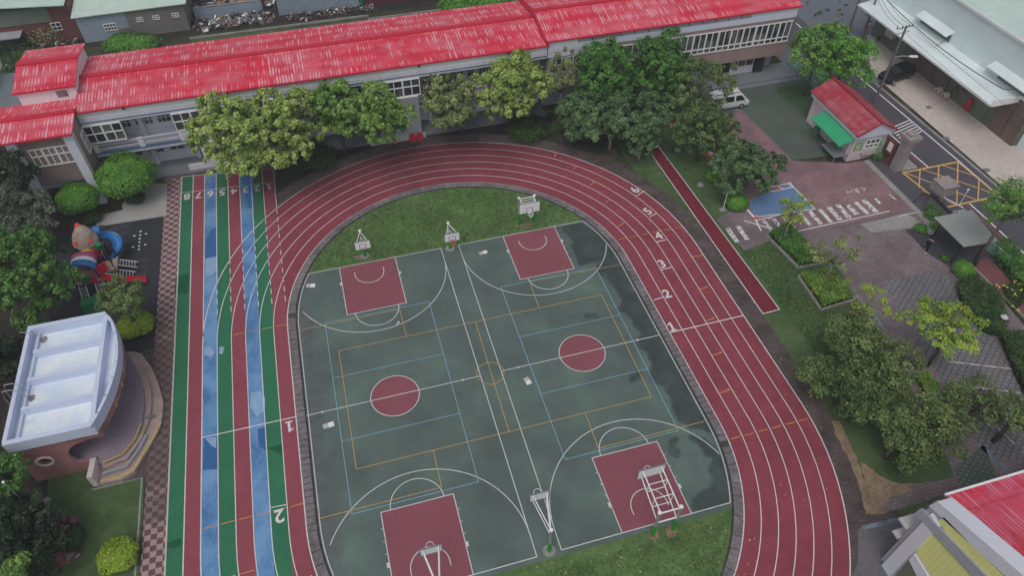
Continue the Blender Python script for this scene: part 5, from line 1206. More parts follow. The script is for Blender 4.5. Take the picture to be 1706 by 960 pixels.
# ------------------------------------------------------------------ warehouse across the road
wh = empty('warehouse', (62, 20, 0), 'pale green corrugated metal warehouse with long white canopy across the road', 'warehouse')
WX = 59.5
b = MB(); b.box(WX, 110, 13.4, 38.0, 4.6, 9.3); b.build('upper_wall', 'metal_green_pale', wh)
b = MB(); slab_x(b, WX - .15, 9.42, 85, 11.6, 13.2, 38.2, .12); b.build('roof', 'metal_green_roof', wh)
b = MB(); b.box(WX - .3, WX - .14, 13.2, 38.2, 9.25, 9.5); b.box(WX - .1, 85, 23.8, 23.9, 9.45, 9.55); b.build('gutter', 'steel_white', wh)
b = MB(); b.box(WX + .1, 110, 13.5, 38.0, 0, 4.59); b.build('lower_wall', 'wall_olive', wh)
b = MB(); slab_x(b, 56.2, 4.35, WX - .02, 4.95, 15.4, 38.2, .1); cn = b.build('canopy', 'metal_canopy', wh)
b = MB(); b.box(56.1, 56.19, 15.4, 38.2, 4.2, 4.4); b.box(56.2, WX, 15.3, 15.39, 4.2, 4.95); b.build('canopy_edge', 'steel_white', cn)
for y0, y1 in ((26.2, 31.5), (21.0 - 2.0, 13.0)):
    ya_, yb2 = min(y0, y1), max(y0, y1); b = MB(); slab_x(b, WX - 1.0, 5.9, WX - .02, 6.35, max(ya_, 13.6) , yb2 - (0 if y0 > 22 else -.9), .06); b.build('window_hood', 'metal_canopy', wh)
    b = MB(); b.box(WX - .06, WX - .01, max(ya_, 13.6) + .2, yb2 - .2, 5.0, 5.8); b.build('window_strip', 'wall_green_grey', wh)
for y0, y1 in ((24.6, 30.6), (13.6, 15.2), (15.3, 17.0)):
    b = MB(); b.box(WX + .02, WX + .1, y0, y1, 0, 3.9); b.build('brick_panel', 'wall_brown_brick', wh)
for y0, y1, mat in ((31.8, 33.6, 'wall_green_grey'), (18.0, 19.4, 'wall_green_grey')):
    b = MB(); b.box(WX + .0, WX + .1, y0, y1, 0, 2.4); b.build('door', mat, wh)
b = MB(); b.box(WX - .03, WX + .1, 21.2, 22.2, 1.4, 2.4); f = b.build('window_frame', 'rust_stain', wh); b = MB(); b.box(WX - .05, WX - .031, 21.3, 22.1, 1.5, 2.3); b.build('pane', 'glass', f)
b = MB(); b.box(WX - .2, WX + .1, 20.0, 20.6, .2, 1.5); b.build('red_cabinet', 'red_paint', wh)
b = MB(); b.tube([(WX - .1, 24.0, .9), (WX - .1, 24.0, 3.2), (WX - .1, 23.6, 3.6), (WX - .1, 23.2, 3.6)], .06, 6); b.tube([(WX - .1, 22.9, .6), (WX - .1, 22.6, 1.9), (WX - .1, 22.0, .6)], .05, 6); b.build('pipe', 'dark_void', wh)
b = MB(); b.box(WX - .6, WX, 33.8, 35.2, 1.6, 2.7); b.build('vent_box', 'concrete_pale', wh)
b = MB(); b.box(WX + .6, 66, 12.2, 13.38, 0, 4.4); b.build('annex_wall', 'metal_green_pale', wh)
for i, (u, v) in enumerate(((1563, 152), (1574, 160))):
    q = G(u, v, .3); r = empty('outdoor_unit', (q.x, q.y, 0), ('white round fan unit lying by the warehouse wall, farther from the red cabinet', 'white round fan unit lying by the warehouse wall, nearer the red cabinet')[i], 'fan unit', 'fan units by the warehouse wall')
    b = MB(); b.tube([(q.x - .3, q.y, .4), (q.x + .3, q.y, .4)], .38, 12); b.build('drum', 'stone_white_pink', r); b = MB(); b.tube([(q.x - .34, q.y, .4), (q.x - .3, q.y, .4)], .25, 10); b.build('grille', 'wood_tan', r)
# ------------------------------------------------------------------ utility poles and wires
def upole(u, v, h, label, lean=(0, 0), lamp=True, arms=True):
    q = G(u, v); r = empty('utility_pole', (q.x, q.y, 0), label, 'utility pole', 'utility poles along the road'); top = Vector((q.x + lean[0], q.y + lean[1], h))
    b = MB(); b.tube([(q.x, q.y, 0), tuple(top)], [.16, .10], 10); b.build('pole', 'pole_grey', r)
    if arms:
        b = MB(); b.bar(top + Vector((-1.0, .1, -.3)), top + Vector((1.0, .3, -.3)), .1); b.bar(top + Vector((-.8, .0, -.8)), top + Vector((.8, .2, -.8)), .08); b.build('cross_arm', 'steel', r)
        for dx in (-.9, -.3, .5, .9): b = MB(); b.cyl(top.x + dx, top.y + .2, h - .26, h - .05, .06, .04, 8); b.build('insulator', 'black_metal', r)
    if lamp:
        zl_ = h * .58; b = MB(); p = Vector((q.x + lean[0] * .58, q.y + lean[1] * .58, zl_)); b.tube([p, p + Vector((.3, -.1, .4)), p + Vector((.9, -.3, .5)), p + Vector((1.6, -.5, .45))], .04, 6); a_ = b.build('lamp_arm', 'steel', r)
        b = MB(); b.obox(p + Vector((1.95, -.6, .44)), (.85, .26, .13), -.3); b.build('lamp_head', 'steel_white', a_)
    return top
TOP1 = upole(1456, 172, 9.2, 'grey concrete utility pole with street lamp behind the gatehouse, beside the parked black car')
TOP2 = upole(1434, 66, 6.6, 'short grey utility pole with a lamp at the far end of the warehouse', lamp=True)
upole(1415, 46, 5.4, 'bare short pole on the asphalt lot near the top edge', lamp=False, arms=False)
b = MB()
def wire(a, c, sag, r_=.022, n=14):
    a, c = Vector(a), Vector(c); b.tube([a.lerp(c, i / n) - Vector((0, 0, sag * 4 * (i / n) * (1 - i / n))) for i in range(n + 1)], r_, 4, False)
for dx in (-.9, -.3, .5): wire(TOP1 + Vector((dx, .2, -.05)), TOP2 + Vector((dx * .8, .2, -.05)), .5)
for dx in (-.9, .5): wire(TOP1 + Vector((dx, .2, -.05)), (50.8 + dx, -12, 8.6), .6, .016)
wire(TOP2 + Vector((0, 0, -.4)), (57.5, 16, 5.6), .7, .05); wire((57.5, 16, 5.6), (59.4, 15.0, 6.0), .05, .05); wire((57.4, 26, 5.15), (59.4, 26.5, 5.6), .1, .035); wire(TOP2 + Vector((0, 0, -.4)), (44, 60, 7), .3, .02)
tag(b.build('overhead_wires', 'black_metal'), 'dark cables strung between the utility poles and over the warehouse canopy', 'cable')
# wooden cart and bicycles near the far corner of the yard
q = G(1462, 70); r = empty('bicycle', (q.x, q.y, 0), 'dark bicycle leaning at the far end of the warehouse wall', 'bicycle')
b = MB()
def bx_(dx, z): return (q.x + dx, q.y + dx * .35, z)
b.tube([bx_(-.35, .35), bx_(-.1, .75), bx_(.35, .8), bx_(.5, .35)], .035, 5); b.tube([bx_(-.1, .75), bx_(.05, .35), bx_(.35, .8)], .03, 5); b.tube([bx_(-.35, .35), bx_(.05, .35)], .03, 5); b.build('frame', 'black_metal', r)
for dx in (-.35, .5):
    b = MB(); b.tube([(q.x + dx + .33 * math.cos(a), q.y + dx * .35 + .12 * math.cos(a), .35 + .33 * math.sin(a)) for a in np.linspace(0, 2 * math.pi, 17)], .03, 5, False); b.build('wheel', 'rubber', r)
b = MB(); b.obox(bx_(-.12, .82), (.25, .12, .06)); b.build('saddle', 'rubber', r); b = MB(); b.bar(bx_(.35, .95) , (q.x + .2, q.y + .5, .95), .04); b.build('handlebar', 'steel', r)
q = G(1447, 60); r = empty('wooden_post', (q.x, q.y, 0), 'stubby wooden stake with a pale cap beside the far utility pole', 'post'); b = MB(); b.cyl(q.x - 1.0, q.y - .4, 0, 1.9, .16, .14, 8); b.build('stake', 'wood_tan', r); b = MB(); b.box(q.x - 1.35, q.x - .65, q.y - .6, q.y - .2, 1.9, 2.0); b.build('cap', 'concrete_pale', r)
# ------------------------------------------------------------------ vehicles
def wheel(parent, x, y, r_, w):
    b = MB(); b.tube([(x, y - w / 2, r_), (x, y + w / 2, r_)], r_, 18); t = b.build('tyre', 'rubber', parent)
    b = MB(); b.tube([(x, y - w / 2 - .012, r_), (x, y + w / 2 + .012, r_)], r_ * .62, 12); b.build('rim', 'steel', t)
def vehicle(name, label, cat, L, Wd, prof, glassprof, mat, wheelx, wr, loc, rz, roofin=.16, belt=.9, extra=None):
    r = local(name, label, cat)
    # body as lofted section: lower body full width, cabin tapered
    b = MB(); secs = []
    for (x, zt_, zb_) in prof: secs.append((x, zb_, zt_))
    vs = []; n = len(secs)
    for (x, zb_, zt_) in secs:
        e = .92 if x in (secs[0][0], secs[-1][0]) else 1.0
        for y, z in ((-Wd / 2 * e * .96, zb_), (-Wd / 2 * e, zb_ + (min(zt_, belt) - zb_) * .5), (-Wd / 2 * e * .97, min(zt_, belt)), (-Wd / 2 * e * .97 + (roofin if zt_ > belt + .05 else .12 * 1), zt_), (Wd / 2 * e * .97 - (roofin if zt_ > belt + .05 else .12), zt_), (Wd / 2 * e * .97, min(zt_, belt)), (Wd / 2 * e, zb_ + (min(zt_, belt) - zb_) * .5), (Wd / 2 * e * .96, zb_)):
            vs.append((x, y, z))
    fs = [(i * 8 + k, i * 8 + (k + 1) % 8, (i + 1) * 8 + (k + 1) % 8, (i + 1) * 8 + k) for i in range(n - 1) for k in range(8)] + [tuple(range(7, -1, -1)), tuple((n - 1) * 8 + k for k in range(8))]
    b.add(vs, fs); bo_ = b.build('body', mat, r)
    bv = bo_.modifiers.new('bevel', 'BEVEL'); bv.width = .05; bv.segments = 3; bv.limit_method = 'ANGLE'; bv.angle_limit = R(25)
    for p in bo_.data.polygons: p.use_smooth = True
    for side in (-1, 1):
        for (xa_, xb_, zb_, xta, xtb, zt_) in glassprof['side']:
            g = MB(); y0 = side * (Wd / 2 * .97 + .006); yt = side * (Wd / 2 * .97 - roofin * (zt_ - belt) / max(.1, glassprof['roof'] - belt) + .012)
            g.add([(xa_, y0, zb_), (xb_, y0, zb_), (xtb, yt, zt_), (xta, yt, zt_)], [(0, 1, 2, 3)]); o = g.build('side_window', 'car_glass', r); m_ = o.modifiers.new('t', 'SOLIDIFY'); m_.thickness = .02
    for nm, (xa_, za_, xb_, zb_) in glassprof['ends'].items():
        g = MB(); w0, w1 = Wd / 2 * .90, Wd / 2 * .97 - roofin - .04; dz = .02
        g.add([(xa_, -w0, za_ + dz), (xa_, w0, za_ + dz), (xb_, w1, zb_ + dz), (xb_, -w1, zb_ + dz)], [(0, 1, 2, 3)]); o = g.build(nm, 'car_glass', r); m_ = o.modifiers.new('t', 'SOLIDIFY'); m_.thickness = .02
    for x in wheelx:
        for s in (-1, 1):
            e = bpy.data.objects.new('wheel', None); COL.objects.link(e); e.parent = r; e.location = (x, s * (Wd / 2 - .1), 0); wheel(e, 0 + 0, 0, wr, .22)
            for ch in e.children: ch.matrix_parent_inverse = Matrix.Identity(4)
    for s in (-1, 1):
        b = MB(); b.obox((L / 2 - .12, s * Wd * .36, .62), (.14, .34, .16)); b.build('headlight', 'headlight_glass', r); b = MB(); b.obox((-L / 2 + .08, s * Wd * .38, .75), (.10, .22, .22)); b.build('tail_light', 'red_paint', r)
        b = MB(); b.obox((glassprof['mirror'], s * (Wd / 2 + .07), belt + .08), (.14, .18, .12)); b.build('mirror', mat, r)
    b = MB(); b.box(L / 2 - .10, L / 2 + .02, -Wd * .42, Wd * .42, .28, .45); b.build('bumper', mat, r)
    put(r, loc[0], loc[1], rz); return r
qa, qb = G(1478, 135), G(1532, 122)
car = vehicle('parked_car', 'black hatchback parked nose out beneath the warehouse canopy', 'car', 4.3, 1.75,
    [(-2.15, .85, .35), (-2.1, 1.0, .28), (-1.75, 1.42, .25), (-.9, 1.52, .22), (.2, 1.48, .22), (.95, 1.02, .22), (1.7, .88, .24), (2.1, .70, .28), (2.15, .55, .34)],
    {'side': [(-1.75, -.75, .93, -1.45, -.75, 1.36), (-.68, .85, .93, -.68, .25, 1.38)], 'roof': 1.5, 'ends': {'windscreen': (.95, 1.03, .24, 1.47), 'rear_window': (-2.08, 1.03, -1.78, 1.40)}, 'mirror': .7}, 'car_black', (-1.3, 1.35), .31, (56.2, 28.3), R(180 + 12))
van = vehicle('parked_van', 'white minivan parked beneath the trees at the edge of the turf paving', 'van', 4.0, 1.6,
    [(-2.0, 1.6, .35), (-1.95, 1.86, .3), (-1.0, 1.92, .28), (.7, 1.90, .28), (1.1, 1.82, .28), (1.75, 1.08, .3), (1.98, .85, .32), (2.0, .6, .36)],
    {'side': [(-1.8, -.75, 1.05, -1.75, -.75, 1.65), (-.6, .35, 1.05, -.6, .3, 1.65), (.5, 1.5, 1.05, .5, 1.05, 1.65)], 'roof': 1.9, 'ends': {'windscreen': (1.72, 1.12, 1.14, 1.78), 'rear_window': (-2.0, 1.15, -1.97, 1.7)}, 'mirror': 1.45}, 'car_white', (-1.3, 1.25), .3, (34.7, 28.35), R(-1), belt=1.0)
van.scale = (1.16, 1.05, 1.0); van.location.x = 34.4
b = MB(); b.box(-1.6, .9, -.55, -.50, 1.95, 2.0); b.box(-1.6, .9, .50, .55, 1.95, 2.0); o = b.build('roof_rack', 'black_metal'); o.parent = van
# red bench and orange/white sign by the trees
q = G(1118, 206); r = empty('bench', (q.x, q.y, 0), 'red slatted bench half hidden under the trees left of the white minivan', 'bench')
b = MB(); b.obox((q.x, q.y, .45), (.5, 1.7, .07), .35); b.build('seat', 'red_paint', r); b = MB(); b.obox((q.x - .25, q.y - .08, .75), (.06, 1.7, .35), .35); b.build('backrest', 'red_paint', r)
for s in (-1, 1): b = MB(); b.obox((q.x - s * .25, q.y + s * .65, .22), (.4, .07, .42), .35); b.build('leg', 'black_metal', r)
q = G(1177, 272); r = empty('bird_box', (q.x, q.y, 0), 'orange box with white gabled lid on a stake beside the dark round tree', 'box')
b = MB(); b.cyl(q.x, q.y, 0, .9, .05, .05, 6); b.build('stake', 'wood_tan', r); b = MB(); b.obox((q.x, q.y, 1.15), (.35, .9, .5), .5); b.build('box', 'cone_orange', r)
for s in (-1, 1): b = MB(); b.obox((q.x + s * .13 * math.cos(.5), q.y + s * .13 * math.sin(.5), 1.46), (.32, 1.0, .04), .5, 0, s * .6); b.build('lid', 'board_white', r)
q = G(1204, 350); r = empty('sapling_stake', (q.x, q.y, 0), 'slim white post on a little concrete foot left of the dark round tree', 'post'); b = MB(); b.cyl(q.x, q.y, .0, 2.1, .04, .03, 6); b.build('post', 'steel_white', r); b = MB(); b.box(q.x - .3, q.x + .3, q.y - .25, q.y + .25, 0, .08); b.build('foot', 'concrete_path', r)
for (u, v, lab) in ((1167, 308, 'grey rock on the lawn between the runway and the dark round tree'), (1129, 250, 'grey rock on the lawn at the head of the red runway')):
    q = G(u, v); b = MB(); b.tube([(q.x, q.y, 0), (q.x, q.y, .15), (q.x + .05, q.y, .25)], [.35, .3, .1], 8); tag(b.build('garden_rock', 'concrete_path'), lab, 'rock', 'garden rocks')
# ------------------------------------------------------------------ person
def person():
    q = G(1540, 420); r = empty('person', (q.x, q.y, 0), 'person in dark clothes and white shoes walking past the shelter', 'person')
    J = {'pel': (0, 0, .92), 'wai': (.01, 0, 1.08), 'che': (.03, 0, 1.32), 'nek': (.04, 0, 1.47), 'hd0': (.05, 0, 1.54), 'hd1': (.06, 0, 1.66),
         'lh': (0, .10, .90), 'lk': (.14, .11, .50), 'la': (.02, .11, .09), 'lt': (.17, .12, .04), 'rh': (0, -.10, .90), 'rk': (-.02, -.11, .48), 'ra': (-.24, -.11, .12), 'rt': (-.10, -.12, .04),
         'ls': (.03, .19, 1.40), 'le': (-.08, .24, 1.13), 'lw': (.02, .24, .90), 'lf': (.04, .24, .80), 'rs': (.03, -.19, 1.40), 're': (.10, -.24, 1.14), 'rw': (.24, -.22, .95), 'rf': (.29, -.21, .87)}
    Rr = {'pel': .15, 'wai': .13, 'che': .16, 'nek': .055, 'hd0': .085, 'hd1': .10, 'lh': .095, 'lk': .065, 'la': .045, 'lt': .04, 'rh': .095, 'rk': .065, 'ra': .045, 'rt': .04, 'ls': .065, 'le': .045, 'lw': .032, 'lf': .028, 'rs': .065, 're': .045, 'rw': .032, 'rf': .028}
    E_ = [('pel', 'wai'), ('wai', 'che'), ('che', 'nek'), ('nek', 'hd0'), ('hd0', 'hd1'), ('pel', 'lh'), ('lh', 'lk'), ('lk', 'la'), ('la', 'lt'), ('pel', 'rh'), ('rh', 'rk'), ('rk', 'ra'), ('ra', 'rt'), ('che', 'ls'), ('ls', 'le'), ('le', 'lw'), ('lw', 'lf'), ('che', 'rs'), ('rs', 're'), ('re', 'rw'), ('rw', 'rf')]
    ks = list(J); me = bpy.data.meshes.new('body'); me.from_pydata([J[k] for k in ks], [(ks.index(a), ks.index(c)) for a, c in E_], []); o = bpy.data.objects.new('body', me); COL.objects.link(o); o.parent = r
    md = o.modifiers.new('skin', 'SKIN'); sv = me.skin_vertices[0].data if me.skin_vertices else None
    if sv is None:
        bm = bmesh.new(); bm.from_mesh(me); bm.verts.layers.skin.verify(); bm.to_mesh(me); bm.free(); sv = me.skin_vertices[0].data
    for i, k in enumerate(ks): sv[i].radius = (Rr[k], Rr[k]); sv[i].use_root = (k == 'pel')
    o.modifiers.new('sub', 'SUBSURF').levels = 1; me.materials.append(M('skin'))
    b = MB(); b.tube([(0, 0, .86), (.01, 0, 1.08), (.03, 0, 1.3), (.035, 0, 1.44)], [.19, .165, .19, .10], 12); b.tube([(.03, .15, 1.41), (-.08, .25, 1.12), (.01, .25, .94)], [.09, .065, .05], 8); b.tube([(.03, -.15, 1.41), (.11, -.25, 1.13), (.23, -.22, .98)], [.09, .065, .05], 8)
    t = b.build('jacket', 'cloth_navy', r, True)
    b = MB(); b.tube([(0, .1, .92), (.14, .11, .5), (.02, .11, .12)], [.125, .085, .065], 8); b.tube([(0, -.1, .92), (-.02, -.11, .48), (-.23, -.11, .16)], [.125, .085, .065], 8); b.build('trousers', 'hair_black', r, True)
    b = MB(); b.tube([(.02, 0, 1.58), (.03, 0, 1.68), (.04, 0, 1.78)], [.10, .125, .06], 10); b.build('hair', 'hair_black', r, True)
    for a, c in (((-.04, .11, .05), (.18, .12, .05)), ((-.30, -.11, .08), (-.10, -.12, .05))): b = MB(); b.tube([a, c], [.055, .05], 8); b.build('shoe', 'shoe_white', r)
    for ch in r.children: ch.matrix_parent_inverse = Matrix.Identity(4)
    r.rotation_euler = (0, 0, R(215)); r.location = (q.x, q.y, .04)
person()
# ------------------------------------------------------------------ sheds behind the school
s1 = empty('metal_shed', (-29, 66, 0), 'blue grey corrugated shed with rusty right half and pale green roof behind the school', 'shed')
SY = 62.6
def py(u, v, y=SY): q = PY(u, v, y); return q.x, q.z
b = MB(); b.box(-35.6, -30.0, SY, 90, 0, 3.5); b.build('wall', 'metal_blue_grey', s1); b = MB(); b.box(-29.995, -23.1, SY, 90, 0, 3.45); b.build('rusty_wall', 'metal_rusty', s1)
b = MB(); b.add([(-35.9, SY - .35, 3.45), (-22.6, SY - .35, 3.6), (-22.6, 90, 6.2), (-35.9, 90, 6.0), (-35.9, SY - .35, 3.35), (-22.6, SY - .35, 3.5), (-22.6, 90, 6.1), (-35.9, 90, 5.9)], [(0, 1, 2, 3), (7, 6, 5, 4), (0, 4, 5, 1), (1, 5, 6, 2), (2, 6, 7, 3), (3, 7, 4, 0)]); b.build('roof', 'metal_shed_roof', s1)
window_band(s1, -32.85, -31.4, 1.2, 2.1, SY - .05, 4, (.5,), .07, .06)
for xx in (-28.9, -27.0, -24.7): window_band(s1, xx, xx + .8, 1.85, 2.4, SY - .05, 2, (.5,), .07, .06)
b = MB(); b.box(-31.5, -29.9, SY - .06, SY - .01, 0, 1.3); b.build('lean_sheet', 'metal_rusty', s1)
s2 = empty('brick_house', (-42, 66, 0), 'red brick house with pale green metal roof at the top left corner', 'house')
b = MB(); b.box(-60, -36.0, 64.0, 90, 0, 2.6); b.build('wall', 'brick_red_wall', s2); b = MB(); b.box(-60, -38.5, 63.9, 64.0, 2.6, 4.4); b.box(-60, -38.5, 64.0, 66, 2.61, 4.4); b.build('upper_wall', 'wall_green_grey', s2)
b = MB(); b.box(-38.49, -36.0, 64.0, 90, 2.61, 4.3); b.build('wall', 'brick_red_wall', s2)
b = MB(); slab_x(b, -60, 4.9, -44.5, 5.3, 63.4, 90, .1); slab_x(b, -44.5, 5.3, -36.3, 4.7, 63.2, 90, .1); b.build('roof', 'metal_green_roof', s2)
window_band(s2, -38.9, -37.8, 1.4, 2.4, 63.95, 2, (.5,), .06, .06)
b = MB(); b.box(-47.0, -42.4, 62.6, 64.0, 0, 1.8); b.build('dark_doorway', 'dark_void', s2); b = MB(); b.box(-47.2, -42.2, 62.2, 64.0, 1.81, 1.95); b.build('door_canopy', 'wall_grey', s2)
s3 = empty('metal_shed', (-6, 66, 0), 'pale blue corrugated shed wall at the top edge, left of the maroon shed', 'shed')
b = MB(); b.box(-12.0, -1.0, 63.4, 72, 0, 4); b.build('wall', 'metal_blue_grey', s3); b = MB(); b.box(-12.3, -.7, 63.0, 72.5, 4.0, 4.15); b.build('roof', 'metal_shed_roof', s3); b = MB(); b.box(-1.6, -1.0, 63.36, 63.4, 0, 3.6); b.build('green_corner', 'play_green', s3)
s4 = empty('metal_shed', (5, 66, 0), 'maroon corrugated shed wall at the top edge behind the red roof', 'shed')
b = MB(); b.box(-.95, 9.5, 62.9, 72, 0, 3.2); b.build('wall', 'metal_maroon', s4); b = MB(); b.box(-1.0, 9.8, 62.5, 72.5, 3.2, 3.32); b.build('roof', 'metal_rusty', s4)
s5 = empty('low_screen', (-18, 66, 0), 'low pale metal screen behind the rubbish heap', 'fence')
b = MB(); b.box(-22.5, -14.0, 65.2, 65.3, 0, 1.5); b.build('panel', 'metal_blue_grey', s5); b = MB(); b.box(-22.5, -14.0, 65.15, 65.35, 1.5, 1.6); b.build('rail', 'steel', s5)
def debris(name, label, region, n, seed, sizes=(.1, .7)):
    rnd = random.Random(seed); mats = ['debris_mix', 'wood_tan', 'board_white', 'brick_red_wall', 'slab_grey']
    b = {m: MB() for m in mats}
    for i in range(n):
        x = rnd.uniform(region[0], region[1]); y = rnd.uniform(region[2], region[3]); m = rnd.choice(mats + ['debris_mix', 'slab_grey'])
        s = rnd.uniform(*sizes); b[m].obox((x, y, .08 + rnd.random() * .45), (s * rnd.uniform(.6, 1.8), s * rnd.uniform(.15, .7), s * rnd.uniform(.05, .4)), rnd.uniform(0, 3.1), rnd.uniform(-.7, .7), rnd.uniform(-.7, .7))
    bb = MB(); o = None; allm = []
    for m in mats:
        st_ = len(bb.f); bb.add(b[m].v, b[m].f); allm += [mats.index(m)] * (len(bb.f) - st_)
    o = bb.build(name, mats[0], None, fix=False)
    for m in mats[1:]: o.data.materials.append(M(m))
    for i, p in enumerate(o.data.polygons): p.material_index = allm[i]
    o['kind'] = 'stuff'; tag(o, label, 'rubbish'); return o
debris('rubbish_heap', 'heap of planks, sheets and rubble beside the low screen in the back alley', (-22.8, -12.8, 61.5, 64.6), 300, 1)
debris('rubbish_heap', 'broken bricks and rubble along the foot of the pale blue shed', (-11, .5, 61.0, 62.9), 220, 2, (.1, .4))
debris('rubbish_heap', 'piled scrap, crates and sacks in the dim yard behind the low screen', (-22.5, -12.5, 66, 74), 300, 3, (.3, 1.0))
debris('rubbish_heap', 'pots, crates and junk in front of the red brick house', (-43, -36.3, 60.5, 63.2), 120, 4, (.1, .5))
debris('rubbish_heap', 'crates and bins below the dark doorway of the brick house', (-52, -44, 58, 62), 60, 5, (.2, .8))
# ------------------------------------------------------------------ foliage
def leaf_mesh(name, mat, parent, C_, Nn, size, seed, tint, acc=None, aspect=1.5):
    rng = np.random.default_rng(seed); n = len(C_)
    Nn = Nn / np.linalg.norm(Nn, axis=1, keepdims=True); a = rng.normal(size=(n, 3)); U = np.cross(Nn, a); U /= np.linalg.norm(U, axis=1, keepdims=True) + 1e-9; V = np.cross(Nn, U)
    s = (size * rng.uniform(.6, 1.35, n))[:, None]; U = U * s * aspect / 2; V = V * s / 2
    bend = Nn * s * .18
    vs = np.empty((n, 4, 3)); vs[:, 0] = C_ - U; vs[:, 1] = C_ - V + bend; vs[:, 2] = C_ + U; vs[:, 3] = C_ + V + bend
    me = bpy.data.meshes.new(name); me.vertices.add(n * 4); me.vertices.foreach_set('co', vs.reshape(-1).astype(np.float32))
    me.loops.add(n * 4); me.loops.foreach_set('vertex_index', np.arange(n * 4, dtype=np.int32)); me.polygons.add(n); me.polygons.foreach_set('loop_start', np.arange(0, n * 4, 4, dtype=np.int32)); me.update()
    at = me.color_attributes.new('tint', 'FLOAT_COLOR', 'POINT'); col = np.ones((n, 4, 4), np.float32); col[:, :, 0] = np.clip(tint, 0, 1)[:, None]; col[:, :, 1] = rng.uniform(0, 1, n)[:, None] if acc is None else acc[:, None]
    at.data.foreach_set('color', col.reshape(-1)); me.materials.append(M(mat))
    o = bpy.data.objects.new(name, me); COL.objects.link(o)
    if parent is not None: o.parent = parent; o.matrix_parent_inverse = parent_inv(parent)
    return o
def crown_points(c, r, rz, seed, n, lobes=16, lobe_r=.36, clump=.28, flat_bottom=.55, gappy=0.0, elong=(1, 1)):
    rng = np.random.default_rng(seed); LC = []; LR = []
    k = 0
    while len(LC) < lobes and k < 4000:
        k += 1; p = rng.normal(size=3); p /= np.linalg.norm(p); p *= rng.uniform(.35, .74) if rng.random() < .8 else rng.uniform(0, .4)
        if p[2] < -flat_bottom: continue
        if LC and min(np.linalg.norm(np.array(LC) - p, axis=1)) < .26: continue
        LC.append(p); LR.append(lobe_r * rng.uniform(.75, 1.25))
    LC = np.array(LC); LR = np.array(LR); nl = len(LC)
    # clumps on lobe surfaces
    ncl = max(40, n // 26); li = rng.integers(0, nl, ncl); d = rng.normal(size=(ncl, 3)); d /= np.linalg.norm(d, axis=1, keepdims=True); d[:, 2] = np.where(d[:, 2] < -.35, -d[:, 2], d[:, 2])
    cp = LC[li] + d * LR[li][:, None] * rng.uniform(.75, 1.05, ncl)[:, None]
    inside = np.zeros(ncl, bool)
    for j in range(nl): inside |= (np.linalg.norm(cp - LC[j], axis=1) < LR[j] * .72) & (li != j)
    keep = ~inside | (rng.random(ncl) < .15)
    if gappy: keep &= rng.random(ncl) > gappy
    cp, d, li = cp[keep], d[keep], li[keep]; m = len(cp)
    per = max(4, n // m); ci = np.repeat(np.arange(m), per); cr = clump / r
    off = rng.normal(size=(len(ci), 3)); off /= np.linalg.norm(off, axis=1, keepdims=True); off *= (rng.uniform(0, 1, len(ci)) ** .45)[:, None] * cr * rng.uniform(.7, 1.4, m)[ci][:, None]
    P = cp[ci] + off; nrm = d[ci] * .5 + off / cr * .6 + np.array([0, 0, .55]) + rng.normal(size=P.shape) * .38
    clt = rng.uniform(0, 1, m); lt = rng.uniform(-.15, .15, nl)
    tint = .5 + lt[li][ci] + (clt[ci] - .5) * .45 + rng.normal(size=len(ci)) * .14 + off[:, 2] / cr * .10
    S = np.array([r * elong[0], r * elong[1], rz]); W_ = P * S + np.array(c)
    return W_, nrm, tint, LC * S + np.array(c)
def tree(name, label, cat, u, v, Y, r, rz, leaf='leaf_camphor', n=5200, seed=1, size=.24, lobes=16, lobe_r=.36, clump=.42, gappy=0, bark='bark', trunk_r=.16, group=None, base=None, limbs=6, elong=(1, 1), zfix=None, aspect=1.4, minz=1.6, baseuv=None, by=None):
    if baseuv: base = tuple(G(*baseuv))[:2]
    c = PY(u, v, Y) if zfix is None else G(u, v, zfix)
    if zfix is None and c.z - rz * .75 < minz - 1.2: pass
    bx = base or (c.x, by if by is not None else c.y); t = empty(name, (bx[0], bx[1], 0), label, cat, group)
    P, nn, ti, LC = crown_points((c.x, c.y, c.z), r, rz, seed, n, lobes, lobe_r, clump, gappy=gappy, elong=elong)
    ok = P[:, 2] > .15; P, nn, ti = P[ok], nn[ok], ti[ok]
    leaf_mesh('crown', leaf, t, P, nn, size, seed, ti, aspect=aspect)
    rng = random.Random(seed); b = MB(); fork = Vector((bx[0] + (c.x - bx[0]) * .6, bx[1] + (c.y - bx[1]) * .6, max(.8, c.z - rz * .55)))
    b.tube([(bx[0], bx[1], 0), (bx[0] + .05, bx[1], fork.z * .5), tuple(fork)], [trunk_r * 1.25, trunk_r, trunk_r * .8], 8)
    idx = list(range(len(LC))); rng.shuffle(idx)
    for j in idx[:limbs]:
        e = Vector(LC[j]); mid = fork.lerp(e, .5) + Vector((rng.uniform(-.2, .2), rng.uniform(-.2, .2), .15)); b.tube([fork, mid, e], [trunk_r * .55, trunk_r * .35, trunk_r * .12], 5)
        if gappy:
            for q_ in range(3):
                e2 = e + Vector((rng.uniform(-1, 1), rng.uniform(-1, 1), rng.uniform(-.2, .8))) * r * .32; b.tube([mid.lerp(e, .5), e2], [trunk_r * .22, trunk_r * .06], 4)
    b.build('trunk', bark, t, True); return t
